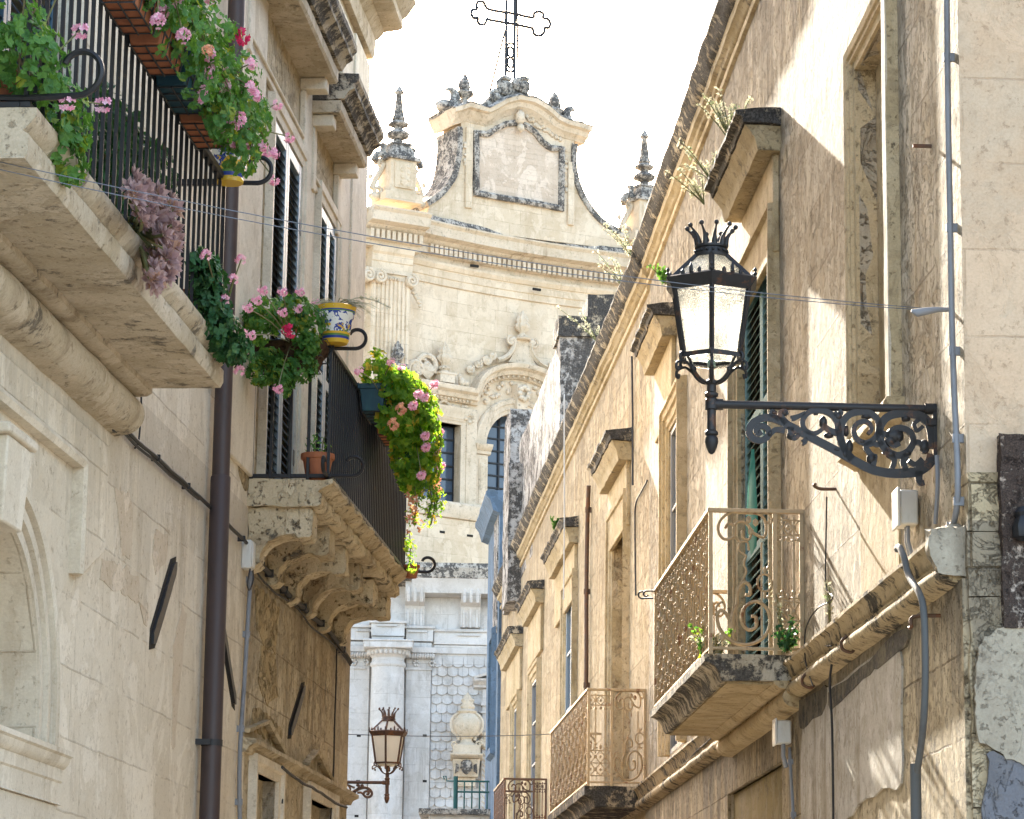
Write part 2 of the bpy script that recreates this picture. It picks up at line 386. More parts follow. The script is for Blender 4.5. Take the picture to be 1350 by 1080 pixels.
M['terra'] = paint('terracotta', (.34, .13, .065), (.24, .09, .05), .75, .45, 9, .15)
M['bluebox'] = paint('blue_plastic', (.012, .05, .075), (.02, .08, .10), .4)
M['coir'] = stone('coir_liner', (.09, .055, .035), (.06, .035, .022), (.03, .02, .012), None, .3, .3, bump=1.2, grime=.5)
M['soil'] = paint('soil', (.05, .035, .025), (.03, .02, .015), .9)
M['glass'] = glassm('window_glass', (.05, .075, .11))
M['dark'] = paint('recess_shade', (.02, .018, .015), (.03, .025, .02), .9)  # near-black colour painted for the shade in holes, pockets and doorways
M['leaf'] = leafm('geranium_leaf', (.05, .145, .035), (.09, .21, .045), (.20, .26, .04))
M['leafY'] = leafm('sunlit_geranium_leaf', (.08, .20, .03), (.19, .32, .04), (.42, .34, .06), .6)  # brighter, yellower leaf with the sunlight put into its colour
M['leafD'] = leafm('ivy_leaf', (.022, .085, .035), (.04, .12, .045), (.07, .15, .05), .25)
M['dry'] = leafm('dry_grass', (.42, .42, .30), (.52, .49, .36), (.28, .34, .18), .3, (1.0, 1.0, .9))
M['stem'] = paint('plant_stem', (.13, .14, .05), (.17, .11, .06), .7)
M['pink'] = petalm('pink_petal', (.80, .33, .50), (.88, .58, .68))
M['red'] = petalm('crimson_petal', (.42, .015, .07), (.60, .03, .12))
M['salmon'] = petalm('faded_petal', (.62, .27, .16), (.72, .40, .25))
M['succ'] = leafm('mauve_rosette', (.46, .32, .32), (.60, .45, .42), (.55, .36, .25), .15, (1.1, 1, 1))
# ================================================================= ground and street
g = MB(W); g.box(-60, 60, -30, 160, -.2, 0); gr = g.build('ground', stone('street_paving', (.36, .33, .29), (.30, .27, .23), (.2, .18, .15), (.6, .3), .5, .2, bump=.4), None, (0, 60, 0)); tag(gr, kind='structure')

# ================================================================= LEFT: near palazzo
def base_of(fr, a, n=0.0, z=0.0): return tuple(fr.pt(a, n, z))
sB = L.sx(331, 700)                      # boundary between palazzo and rendered house
sC = L.sx(461, 900)                      # far corner of the rendered house
s0 = -8.0
pal = thing('palazzo', base_of(L, -3), 'pale limestone palazzo carrying the big flower balcony with an arched recess below', 'building')
# arch geometry on the wall
aIn = L.sx(46, 985); zSp = L.zy(58, 985); aC = L.sx(-4, 800); rA = aIn - aC; zC = zSp + .12
arch = [(aC - rA, .05)] + [(aC + rA * math.cos(t), zC + rA * 1.02 * math.sin(t)) for t in [math.pi - math.pi * i / 28 for i in range(29)]] + [(aC + rA, .05)]
dL0, dL1 = L.sx(-60, 60), L.sx(80, 60)
z1f = 5.25
door = [(dL0, z1f), (dL1, z1f), (dL1, 8.15), (dL0, 8.15)]
m = MB(L); m.wall([(s0, 0), (sB, 0), (sB, 10.6), (s0, 10.6)], [(arch, .34, True), (door, .12, True)])
m.box(s0, sB, -7, -.35, 0, 10.55)
m.build('wall', M['lime'], pal, smooth=0)
# archivolt: three stepped fasciae
ap = [(aC + (rA + .005) * math.cos(t), zC + rA * 1.02 * math.sin(t)) for t in [-.15 + (math.pi + .3) * i / 44 for i in range(45)]]
ap = [(aC + rA, zSp - .02)] + ap[2:-2] + [(aC - rA, zSp - .02)]
m = MB(L); m.sweep(ap, [(.0, -.02), (.0, .014), (-.06, .014), (-.065, .0), (-.075, .0), (-.08, .036), (-.14, .036), (-.145, .018), (-.155, .018), (-.16, .062), (-.20, .07), (-.225, .05), (-.225, 0)])
m.build('archivolt', M['limeS'], pal, smooth=40)
# keystone
ks = L.sx(24, 650); kz0, kz1 = L.zy(10, 712), L.zy(10, 600)
m = MB(L); ks -= .36
m.loft([[(ks - .36, 0, kz0), (ks, 0, kz0), (ks + .05, 0, kz1), (ks - .4, 0, kz1)], [(ks - .36, .12, kz0), (ks, .12, kz0), (ks + .05, .14, kz1), (ks - .4, .14, kz1)]])
m.box(ks - .46, ks + .08, 0, .16, kz1, kz1 + .05); m.build('keystone', M['limeS'], pal, bevel=.012)
# impost and pilaster below the arch
i1 = L.sx(83, 990)
m = MB(L); P = [(-.32, zSp), (.08, zSp), (.08, zSp - .025), (.065, zSp - .035), (.06, zSp - .06), (.04, zSp - .085), (.03, zSp - .09), (.03, zSp - .15), (.02, zSp - .16), (.02, zSp - .26), (.03, zSp - .27), (-.32, zSp - .27)]
m.poly_s(P, aC - rA - .1, i1 - .10); m.build('impost', M['limeS'], pal, smooth=30)
m = MB(L); m.box(aC - rA - .1, i1 - .14, -.32, .012, .02, zSp - .27); m.build('pilaster', M['limeS'], pal, bevel=.008)
# raised panel border with ears round the arch
pt0 = L.zy(98, 608); pe = L.sx(98, 650); po = L.sx(131, 650); pz = L.zy(112, 770)
zt = pt0 + .02
m = MB(L)
m.poly_n([(s0, zt), (pe, zt), (pe, pz), (pe + .06, pz), (po, L.zy(128, 728)), (po, zt + .18), (s0, zt + .18)], -.02, .045)
m.build('panel_border', M['lime'], pal, bevel=.01)
m = MB(L); m.sweep([(s0, zt), (pe, zt), (pe, pz)], [(0, 0), (0, .06), (-.03, .075), (-.06, .06), (-.06, 0)]); m.build('panel_moulding', M['limeS'], pal, smooth=30)
# roll moulding and bed under balcony 1
SB1a, SB1b = L.sx(39, 149, .6), L.sx(296, 463, .6)
zs1 = L.zy(296, 463, .6); zs0 = L.zy(291, 508, .6)
m = MB(L)
P = [(0, zs0), (.20, zs0), (.20, zs0 - .035), (.17, zs0 - .05)] + [(.04 + .125 * math.cos(t), zs0 - .155 + .115 * math.sin(t)) for t in [1.1 - 2.6 * i / 12 for i in range(13)]] + [(0, zs0 - .28)]
m.poly_s(P, -3.9, SB1b - .02, 24); m.jitter(.008, 3); m.build('roll_moulding', M['slab'], pal, smooth=40)
# balcony 1 slab
bal = MB(L)
P = [(0, zs0), (.585, zs0), (.60, zs0 + .03), (.60, zs0 + .10), (.575, zs0 + .115), (.60, zs0 + .14), (.63, zs1 - .035), (.63, zs1), (0, zs1)]
bal.poly_s(P, SB1a, SB1b, 40); bal.refine(.12, 4); bal.jitter(.004, 3, .003)
b1 = bal.build('balcony', M['slab'], pal, smooth=45)

def rail_bars(parent, fr, n, a0, a1, z0, z1, end0, end1, pitch, mat, r=.011, sq=True, bot=.04):
    """top rail, bottom rail and one baluster object per bar along the front and both ends"""
    m = MB(fr)
    for z, h in ((z1, .018), (z0 + bot, .014)):
        m.box(a0 - .02, a1 + .02, n - .022, n + .022, z - h, z + h)
        if end0: m.box(a0 - .02, a0 + .02, 0, n - .022, z - h, z + h)
        if end1: m.box(a1 - .02, a1 + .02, 0, n - .022, z - h, z + h)
    m.build('rail', mat, parent, bevel=.004)
    spots = [(a0 + (a1 - a0) * i / round((a1 - a0) / pitch), n) for i in range(round((a1 - a0) / pitch) + 1)]
    k = max(2, round(n / (pitch * 1.3)))
    if end0: spots += [(a0, n * j / k) for j in range(k)]
    if end1: spots += [(a1, n * j / k) for j in range(1, k)]
    first = None
    for a, nn in spots[:98]:
        if first is None:
            m = MB(fr); c = (a, nn)
            if sq: m.box(a - r, a + r, nn - r, nn + r, z0 + bot, z1)
            else: m.lathe(c, [(r, z0 + bot), (r, z1)], 8)
            first = m.build('baluster', mat, parent, smooth=30); p0 = fr.pt(a, nn, 0)
        else:
            dup(first, None, fr.pt(a, nn, 0) - p0)
def scroll(parent, fr, pts_sz, wid, th, mat, name='scroll', base=None):
    pass
zr1 = zs1 + .97
rail_bars(b1, L, .575, SB1a + .03, SB1b - .04, zs1 - .02, zr1, True, True, .14, M['iron'], .0085)
def curl(fr, c, dirv, up, size, th=.03, r=.012, turns=1.35, flat=True):
    """strip that runs out from c along dirv (a, n) and curls up at its end"""
    pts = []
    d = Vector((dirv[0], dirv[1]));
    for i in range(7): pts.append((c[0] + d.x * size * i / 6, c[1] + d.y * size * i / 6, c[2]))
    rr = size * .36; ex = size
    for i in range(1, 22):
        t = -math.pi / 2 + turns * math.pi * i / 21; q = rr * (1 - .35 * i / 21)
        h = ex + q * math.cos(t); z = c[2] + (rr + q * math.sin(t)) * up
        pts.append((c[0] + d.x * h, c[1] + d.y * h, z))
    return pts
def add_curls(parent, fr, items, mat, name='scroll_stay'):
    for c, dv, up, size in items:
        m = MB(fr); m.tube(curl(fr, c, dv, up, size), .014, 6); m.build(name, mat, parent, smooth=40)
add_curls(b1, L, [((SB1a + .03, .5, zs1 + .05), (-.1, 1), 1, .30), ((SB1a + .03, .62, zs1 + .05), (-.1, -1), 1, .20),
                  ((SB1b - .04, .52, zr1), (.1, 1), 1, .24)], M['iron'])
# blue shutters of the French door behind balcony 1
def shutters(parent, fr, a0, a1, z0, z1, n, matf, mats, leaves=2, pitch=.06, fw=.06, panels=2, slat_in=.6):
    wd = (a1 - a0) / leaves
    for k in range(leaves):
        x0, x1 = a0 + wd * k + .006, a0 + wd * (k + 1) - .006
        m = MB(fr); m.box(x0, x0 + fw, n - .022, n + .022, z0, z1); m.box(x1 - fw, x1, n - .022, n + .022, z0, z1)
        zz = [z0 + (z1 - z0) * i / panels for i in range(panels + 1)]
        for i, z in enumerate(zz):
            lo = z if i == 0 else z - fw / 2; hi = z + fw if i == 0 else (z if i == panels else z + fw / 2)
            if i == panels: lo = z - fw
            m.box(x0 + fw, x1 - fw, n - .02, n + .02, lo, hi)
        sh = m.build('shutter', matf, parent, bevel=.004)
        m = MB(fr); z = z0 + fw + .03
        while z < z1 - fw - .03:
            m.loft([[(x0 + fw, n - .018, z + .030), (x0 + fw, n + .016, z - .022), (x0 + fw, n + .019, z - .016), (x0 + fw, n - .015, z + .036)],
                    [(x1 - fw, n - .018, z + .030), (x1 - fw, n + .016, z - .022), (x1 - fw, n + .019, z - .016), (x1 - fw, n - .015, z + .036)]])
            z += pitch
        m.build('slat', mats, sh, smooth=0)
shutters(pal, L, dL0 + .02, dL1 - .02, z1f, 8.12, -.05, M['shutter'], M['slat'], 2, .065)
m = MB(L); m.sweep([(dL1, z1f), (dL1, 8.15), (dL0, 8.15)], [(0, 0), (0, .05), (-.10, .06), (-.16, .08), (-.18, 0)]); m.build('door_surround', M['limeS'], pal, smooth=30)
# cracked joint line low on the smooth wall
# iron tie anchors set slantwise, the pocket shade painted as a near-black plate
def anchor(parent, fr, p, q, wpx):
    a = fr.hit(*p); b = fr.hit(*q); d = (Vector(b) - Vector(a)); L_ = d.length; d.normalize(); h = Vector((-d.y, d.x)); wd = wpx
    m = MB(fr)
    def quad(w0, n0, n1, ex): 
        c = [Vector(a) - d * ex, Vector(a) + d * .08 + h * w0, Vector(b) - d * .08 + h * w0, Vector(b) + d * ex, Vector(b) - d * .05 - h * w0, Vector(a) + d * .1 - h * w0]
        m.poly_n([(v.x, v.y) for v in c], n0, n1)
    quad(wd, -.01, .004, .05)
    o = m.build('tie_anchor', M['dark'], parent)
    m = MB(fr); quad(wd * .55, .004, .022, -.01); m.refine(.08, 3); m.jitter(.004, 20); m.build('iron_bar', M['iron'], o)
anchor(pal, L, (230, 740), (198, 850), .085)
anchor(pal, L, (284, 780), (308, 930), .06)

# ================================================================= LEFT: rendered house with scrolled corbels
hou = thing('townhouse', base_of(L, (sB + sC) / 2), 'ochre rendered townhouse at the left corner with a balcony on scrolled corbels', 'building')
zf2 = L.zy(438, 632, .6)
wA = (L.sx(349, 400), L.sx(389, 400)); zA = L.zy(349, 136)
wB = (L.sx(414, 400), L.sx(438, 400)); zB = zA
dd0 = (L.sx(330, 1060), L.sx(362, 1060)); zd0 = L.zy(345, 1022)
dd1 = (L.sx(402, 1075), L.sx(436, 1075)); zd1 = zd0
zev = 10.1
m = MB(L)
def rect(a, z0, z1): return [(a[0], z0), (a[1], z0), (a[1], z1), (a[0], z1)]
m.wall([(sB, 0), (sC, 0), (sC, zev + .5), (sB, zev + .5)], [(rect(wA, zf2, zA), .10, True), (rect(wB, zf2, zB), .10, True), (rect(dd0, 0.05, zd0), .10, True), (rect(dd1, 0.05, zd1), .10, True)])
m.box(sB + .01, sC - .002, -7, -.35, 0, zev + .45)
m.box(sC - .3, sC, -.35, -.0, 0, zev + .45) if False else None
m.loft([[(sC, 0, 0), (sC, 0, zev + .5), (sC, -7, zev + .5), (sC, -7, 0)], [(sC - .0, 0, 0), (sC, 0, zev + .5), (sC, -7, zev + .5), (sC, -7, 0)]], cap=False)
m.f([m.v(sC, 0, 0), m.v(sC, 0, zev + .5), m.v(sC, -7, zev + .5), m.v(sC, -7, 0)])
m.build('wall', M['ochre'], hou, smooth=0)
# smooth upper storey facing: pilaster strips, panels, surrounds
m = MB(L)
zfl = zf2 + .02; zt_ = zev - .02
for a, b, n in ((L.sx(303, 300), L.sx(340, 300), .03), (L.sx(395, 300), L.sx(409, 300), .03), (L.sx(443, 300), sC, .03)):
    m.box(a, b, -.01, n, zfl, zt_)
m.build('wall_strip', M['limeS'], hou, bevel=.01)
for wv in (wA, wB):
    m = MB(L); m.sweep([(wv[1], zf2), (wv[1], zA), (wv[0], zA), (wv[0], zf2)], [(0, -.1), (0, .035), (-.06, .04), (-.07, .055), (-.13, .06), (-.135, 0)])
    m.build('door_surround', M['limeS'], hou, smooth=30)
    w_ = MB(L); w_.box(wv[0] + .02, wv[1] - .02, -.2, -.09, zf2 + .02, zA - .02)
    shutters(hou, L, wv[0] + .03, wv[1] - .03, zf2 + .02, zA - .02, .005, M['shutterL'], M['slat'], 2, .062, .085)
    w_.build('door_leaf', M['dark'], hou)  # leaf coloured near-black for the shade behind the shutters
    hm = MB(L)
    for z in (zf2 + .5, zf2 + 1.35, zA - .5):
        for a in (wv[0] + .02, wv[1] - .02): hm.box(a - .04, a + .04, -.02, .03, z - .06, z + .06)
    hm.build('hinge', M['iron'], hou)
# window hoods: consoles, soffit slab, black crusted cornice
def hood_left(a0, a1, z0, nn, th):
    m = MB(L); P = [(0, z0), (nn * .62, z0), (nn * .66, z0 + .02), (nn * .66, z0 + .10), (nn * .72, z0 + .115), (nn * .80, z0 + .17), (nn * .92, z0 + .2), (nn * .92, z0 + .235), (nn, z0 + th - .05), (nn, z0 + th), (0, z0 + th + .03)]
    m.poly_s(P[:4] + [(0, z0 + .10)], a0, a1 - .04, 14); m.refine(.14, 4); m.jitter(.005, 6)
    h = m.build('window_hood', M['slab'], hou, smooth=35)
    m = MB(L); m.poly_s([(0, z0 + .105)] + P[4:], a0, a1, 14); m.refine(.14, 4); m.jitter(.006, 6); m.build('hood_crown', M['crustM'], h, smooth=35)
    m = MB(L)
    m.box(a0 + .1, a1 - .1, 0, .03, z0 - .55, z0 - .5); m.box(a0 + .14, a1 - .14, 0, .05, z0 - .5, z0 - .47)
    for a in (a0 + .06, a1 - .2): m.box(a, a + .13, 0, .05, z0 - .62, z0 - .10); m.box(a - .015, a + .145, 0, nn * .5, z0 - .10, z0 - .002)
    m.build('hood_console', M['limeS'], h, bevel=.01)
zhA = L.zy(401, 113); zhB = L.zy(444, 224)
hood_left(L.sx(318, 60) , L.sx(401, 113), zhA, .42, .32)
hood_left(L.sx(407, 129), L.sx(444, 224), zhB, .40, .32)
# raised frame band and the main cornice
m = MB(L)
fz = L.zy(461, 85)
m.poly_n([(sB, fz + .0), (L.sx(462, 85), fz), (L.sx(462, 85), zev), (sB, zev)], 0, .02)
m.box(L.sx(462, 85), sC + .02, 0, .05, zfl, zev); m.build('corner_strip', M['limeS'], hou, bevel=.008)
zc = L.zy(472, 51)
m = MB(L); P = [(0, zc), (.06, zc), (.08, zc + .05), (.08, zc + .18), (.11, zc + .2), (.16, zc + .26), (.30, zc + .28), (.33, zc + .30), (.33, zc + .38), (.38, zc + .42), (.43, zc + .5), (.45, zc + .52), (.45, zc + .56), (0, zc + .6)]
m.poly_s(P, s0, sC + .12, 40); m.jitter(.006, 5); m.build('cornice', M['slab'], hou, smooth=35)
# balcony 2
SB2a, SB2b = L.sx(438, 632, .6), L.sx(538, 757, .6)
zb0 = zf2 - .19
m = MB(L); P = [(0, zb0), (.50, zb0), (.53, zb0 + .02), (.53, zb0 + .08), (.50, zb0 + .095), (.515, zb0 + .12), (.57, zb0 + .15), (.585, zb0 + .16), (.60, zb0 + .165), (.60, zf2), (0, zf2)]
m.poly_s(P, SB2a, SB2b, 50); m.refine(.09, 4); m.jitter(.018, 5, .010)
b2 = m.build('balcony', M['corbel'], hou, smooth=50)
first = None; ncb = 6
for i in range(ncb):
    a = SB2a + .06 + (SB2b - SB2a - .30) * i / (ncb - 1)
    m = MB(L)
    P = [(0, zb0), (.44, zb0), (.455, zb0 - .02), (.455, zb0 - .19), (.44, zb0 - .21), (.36, zb0 - .215), (.34, zb0 - .195), (.30, zb0 - .19), (.22, zb0 - .21), (.15, zb0 - .24), (.10, zb0 - .30), (.08, zb0 - .37), (.09, zb0 - .39), (.06, zb0 - .42), (0, zb0 - .44)]
    m.poly_s(P, a, a + .24, 3); m.refine(.07, 4); m.jitter(.018, 6, .010)
    c = m.build('corbel', M['corbel'], b2, smooth=50)
zr2 = zf2 + .95
rail_bars(b2, L, .565, SB2a + .03, SB2b - .03, zf2 - .01, zr2, False, False, .105, M['iron'], .010, True)
m = MB(L)
for z in (zr2, zf2 + .03): m.box(SB2a + .02, SB2a + .045, -.02, .55, z - .014, z + .014); m.box(SB2b - .045, SB2b - .02, -.02, .55, z - .014, z + .014)
for n in (.02, .155, .29, .42):
    for a in (SB2a + .03, SB2b - .03): m.box(a - .011, a + .011, n - .011, n + .011, zf2, zr2)
m.build('end_rail', M['iron'], b2, bevel=.003)
add_curls(b2, L, [((SB2a + .03, .52, zr2), (.05, 1), 1, .22), ((SB2a + .01, .50, zr2 + .0), (-1, .1), 1, .16), ((SB2a + .03, .52, zf2 + .03), (.05, 1), 1, .22),
                  ((SB2a + .01, .1, zr2), (-.3, -1), 1, .10), ((SB2a + .01, .56, zf2 + .03), (-1, 0), 1, .16), ((SB2b - .03, .56, zf2 + .03), (.25, 1), 1, .20)], M['iron'])
anchor(hou, L, (400, 903), (380, 970), .07)
anchor(hou, L, (461, 930), (452, 1018), .045) if False else None
# moulded lintels over the two street doors
for dv, zd, cut in ((dd0, zd0, 0), (dd1, zd1, 0)):
    m = MB(L); m.sweep([(dv[1], 0.05), (dv[1], zd), (dv[0], zd), (dv[0], 0.05)], [(0, -.09), (0, .03), (-.05, .035), (-.06, .06), (-.11, .06), (-.12, 0)]); m.build('door_surround', M['limeS'], hou, smooth=30)
ml0, ml1 = L.sx(319, 985), L.sx(458, 1062); mz = L.zy(345, 1004)
m = MB(L); m.poly_s([(0, mz), (.03, mz), (.05, mz + .04), (.10, mz + .06), (.10, mz + .09), (0, mz + .10)], ml0, ml1, 20); m.refine(.15, 3); m.jitter(.006, 6); m.build('string_course', M['ochre'], hou, smooth=40)
for px0, px1, pxm in ((319, 371, 345), (400, 432, 412)):
    a, b, c = L.sx(px0, 990), L.sx(px1, 1000), L.sx(pxm, 985); mb = MB(L)
    mb.sweep([(b, mz + .10), (c, mz + .27), (a, mz + .13)], [(0, 0), (0, .05), (-.03, .06), (-.03, 0)]); mb.build('pediment', M['ochre'], hou, smooth=20)

# low plain house beyond, mostly hidden: carries the second lantern
X3 = -2.73
p3 = thing('corner_house', (X3 - 2, 33, 0), 'low plain house wall behind the left townhouse that carries the far lantern', 'building')
m = MB(W); m.box(X3 - 5, X3, 26.5, 39.5, 0, 5.3); m.build('wall', M['ochre'], p3); m = MB(W); m.box(X3 - 5, X3 + .12, 26.5, 39.6, 5.3, 5.45); m.build('roof', M['slab'], p3, bevel=.02)

# ================================================================= LEFT: drainpipe, cables, boxes
pa = L.sx(277, 512)
dp = thing('drainpipe', base_of(L, pa, .09), 'dark brown drainpipe running down the left wall beside the flower balcony', 'drainpipe')
m = MB(L); m.lathe((pa, .09), [(.058, 0.1), (.058, 10.4)], 20); m.build('pipe', M['pipe'], dp, smooth=60)
zz = L.zy(265, 620)
m = MB(L); m.lathe((pa, .09), [(.060, 0.3), (.066, 0.31), (.066, zz - .01), (.060, zz)], 20); m.build('sleeve', M['pipe'], dp, smooth=40)
zz = L.zy(258, 978)
m = MB(L); m.lathe((pa, .09), [(.070, zz - .02), (.070, zz + .02)], 20); m.box(pa - .09, pa - .06, 0, .1, zz - .018, zz + .018); m.build('bracket', M['black'], dp, smooth=40)
def cable(name, fr, pts, r, mat, label, cat, n=.03, k=5, sag=0, clips=0, group=None):
    P = [(*fr.hit(x, y, n),) for x, y in pts]; P = [(a, n, z) for a, z in P]
    base = fr.pt(*P[len(P) // 2]); t = thing(name, tuple(base), label, cat, group)
    Q = smooth_path(P, 5); Q = [(a + noise.noise(Vector((a * 3, z, 1))) * .006, nn, z + noise.noise(Vector((a * 2.5, z * 2, 5))) * .018) for a, nn, z in Q]
    m = MB(fr); m.tube(Q, r, k); m.build('cable', mat, t, smooth=60)
    for i in range(clips):
        j = int((i + .5) * len(Q) / clips); a, nn, z = Q[j]
        m = MB(fr); m.box(a - .010, a + .010, 0, nn + r + .005, z - r - .006, z + r + .006); m.build('clip', mat, t)
    return t
cable('wall_cable', L, [(-20, 398), (0, 412), (40, 445), (90, 490), (141, 537), (180, 580), (225, 620), (262, 655), (300, 690), (329, 722)], .013, M['black'], 'thick black cable clipped along the left wall below the balcony roll moulding', 'cable', .035, 6, clips=9)
cable('wall_cable', L, [(-20, 405), (0, 424), (45, 462), (100, 512), (141, 548), (150, 566), (165, 572), (185, 592), (225, 626), (262, 659)], .009, M['black'], 'thinner black cable sagging just under the thick one on the left wall', 'cable', .028)
cable('wall_cable', L, [(186, 505), (186, 540), (183, 580), (178, 590)], .006, M['black'], 'short black wire hanging from the balcony roll moulding to the cable', 'cable', .02)
cable('wall_cable', L, [(341, 742), (352, 752), (375, 778), (400, 803), (430, 828), (462, 872)], .022, M['black'], 'bundled black cables running under the corbels of the townhouse balcony', 'cable', .035, 6, clips=6)
cable('wall_cable', L, [(338, 752), (360, 780), (385, 795), (410, 825), (440, 850), (462, 876)], .008, M['black'], 'loose thin wire drooping beneath the bundled cables under the corbels', 'cable', .03)
cable('wall_cable', L, [(372, 1012), (400, 1032), (430, 1050), (457, 1066)], .012, M['black'], 'black cable lying along the string course above the left street doors', 'cable', .12)
cable('wall_cable', L, [(374, 1012), (374, 1040), (372, 1060)], .006, M['black'], 'stub of wire dangling from the string course by the left street door', 'cable', .05)
cable('wall_cable', L, [(444, 855), (443, 900), (441, 960), (440, 1010), (436, 1080)], .007, M['black'], 'thin wire dropping down the left townhouse wall near its far corner', 'cable', .02)
jb = thing('junction_box', base_of(L, L.sx(331, 732), 0, L.zy(331, 732)), 'pale grey junction box on the left wall under the corbelled balcony', 'electrical box')
a, z = L.hit(320, 732)
m = MB(L); m.box(a - .06, a + .06, 0, .07, z - .10, z + .10); m.build('case', M['whitebox'], jb, bevel=.008)
m = MB(L); m.box(a - .05, a + .05, .07, .082, z - .09, z + .09); m.build('lid', M['whitebox'], jb, bevel=.006)
cd = cable('conduit', L, [(331, 752), (328, 800), (322, 900), (316, 1000), (316, 1085)], .016, M['conduit'], 'thin grey conduit descending from the junction box on the left wall', 'conduit', .03, 8, clips=4)
cable('wall_cable', L, [(330, 750), (326, 770), (329, 778), (334, 765), (333, 750)], .006, M['black'], 'small loop of wire hanging below the junction box', 'cable', .06)

# repair smears and patches of bare stone on the smooth wall, thin skins of their own
M['smear'] = stone('brown_smear', (.60, .51, .39), (.53, .44, .325), (.44, .34, .24), None, .2, .4, bump=.5, grime=.6, pale=.9)
M['bare'] = stone('bare_ochre_stone', (.52, .41, .25), (.42, .32, .175), (.28, .20, .10), None, .2, .4, crust=.4, crust_lo=.57, bump=1.2, flake=.8, grime=.9, pits=.9)
def skinL(parent, pts, mat, th=.003, name='repair_patch', rag=.02):
    P = [L.hit(x, y, 0) for x, y in pts]; q = []
    for i in range(len(P)):
        A, B = Vector(P[i]), Vector(P[(i + 1) % len(P)]); k = max(2, int((B - A).length / .07))
        for j in range(k): v = A.lerp(B, j / k); q.append((v.x + R_.uniform(-rag, rag), v.y + R_.uniform(-rag, rag)))
    m = MB(L); m.poly_n(q, -.01, th); return m.build(name, mat, parent, smooth=0)
skinL(pal, [(134, 737), (150, 742), (165, 748), (183, 760), (184, 800), (192, 830), (196, 806), (165, 784), (150, 776), (132, 766)], M['smear'])
skinL(pal, [(228, 850), (240, 800), (246, 808), (238, 890), (230, 985), (226, 985)], M['smear'], .0025)
skinL(pal, [(150, 640), (170, 650), (176, 690), (172, 740), (160, 735), (156, 690)], M['smear'], .0025)
skinL(pal, [(204, 700), (222, 706), (218, 740), (206, 760), (200, 730)], M['smear'], .0028)
skinL(hou, [(336, 770), (352, 785), (368, 800), (362, 860), (348, 850), (338, 830)], M['bare'], .006)
skinL(hou, [(344, 850), (362, 866), (366, 920), (352, 930), (340, 900)], M['bare'], .005)
skinL(hou, [(312, 560), (328, 552), (331, 610), (330, 650), (318, 640), (311, 600)], M['bare'], .006) 
skinL(hou, [(333, 930), (352, 940), (372, 965), (368, 990), (345, 968), (330, 960)], M['bare'], .0045)
M['olive'] = stone('olive_painted_door', (.25, .19, .075), (.19, .14, .055), (.36, .31, .21), None, .2, .8, crust=.5, crust_lo=.55, bump=.5, flake=.7, grime=.8)
M['stain'] = stone('black_damp_stain', (.20, .17, .12), (.13, .11, .085), (.06, .055, .05), None, .2, .8, crust=.9, crust_lo=.47, bump=.6, grime=.9, flake=.4)
M['hose'] = paint('grey_hose', (.10, .105, .105), (.07, .07, .07), .7)
M['trimst'] = stone('stained_trim', (.50, .41, .27), (.42, .33, .19), (.22, .17, .1), None, .2, .6, crust=.6, crust_lo=.54, bump=.7, flake=.2, grime=.5)
# ================================================================= RIGHT: near mansion
rC = R.sx(1268, 300); rK = (Vector((K.x, K.y, 0)) - R.O).dot(R.S)
zTop = 9.88; zStr = R.zy(1225, 707, .15)
man = thing('mansion', base_of(R, 4), 'flaking plaster mansion on the right with the lantern bracket and green shutters', 'building')
nW = (R.sx(1133, 300), R.sx(1181, 300)); nz0 = R.zy(1160, 560); nz1 = R.zy(1133, 88)
fd = (R.sx(1024, 600), R.sx(977, 600)); fz0 = 4.1; fz1 = R.zy(1015, 326)
gw = (R.sx(902, 600), R.sx(884, 600)); gz1 = R.zy(902, 535); gz0 = 4.1
nW = (min(nW), max(nW)); fd = (min(fd), max(fd)); gw = (min(gw), max(gw))
ol = (R.sx(1035, 1000), R.sx(965, 1000)); ol = (min(ol), max(ol)); olz = R.zy(1000, 972) + .0
m = MB(R)
m.wall([(rC, 0), (rK + .03, 0), (rK + .03, 9.7), (rC, 9.7)], [(rect(nW, nz0, nz1), .125, True), (rect(fd, fz0, fz1), .16, True), (rect(gw, gz0, gz1), .2, True), (rect(ol, 0.05, 3.35), .10, True)])
m.box(rC + .36, rK, -8, -.35, 0, 9.65)
m.build('wall', M['rwall'], man, smooth=0)
# end wall facing the square, with its blocks
m = MB(R); m.box(rC, rC + .35, -6, -.001, R.zy(1300, 600) , 9.7); m.build('end_wall', M['endwall'], man, smooth=0)
m = MB(R)
zj = R.zy(1300, 600)
hts = [zj, zj - .30, zj - .62, zj - .92, zj - 1.3, zj - 1.65, 0]
for k in range(6):
    off = 0
    x = 0.004
    while x > -6:
        wd = (.48, .55, .42, .6, .5)[(k * 2 + int(-x * 3)) % 5]
        m.box(rC - .02 - .03 * R_.random(), rC + .35, max(x - wd + .005, -6), x, hts[k + 1] + .003, hts[k] - .003); x -= wd
m.refine(.13, 3); m.jitter(.012, 5, .006); m.build('corner_block', M['rlow'], man, smooth=50)
# lower storey facing (below the string course): stone blocks, slightly proud
m = MB(R); m.box(rC - .0, ol[0] - .06, -.05, .03, 0, zStr - .24); m.box(ol[1] + .06, rK, -.05, .03, 0, zStr - .24); m.box(ol[0] - .06, ol[1] + .06, -.05, .03, 3.35, zStr - .24)
m.build('lower_wall', M['rlow'], man)
m = MB(R); m.box(ol[0], ol[1], -.09, -.015, .05, 3.345); m.build('blocked_door', M['olive'], man)
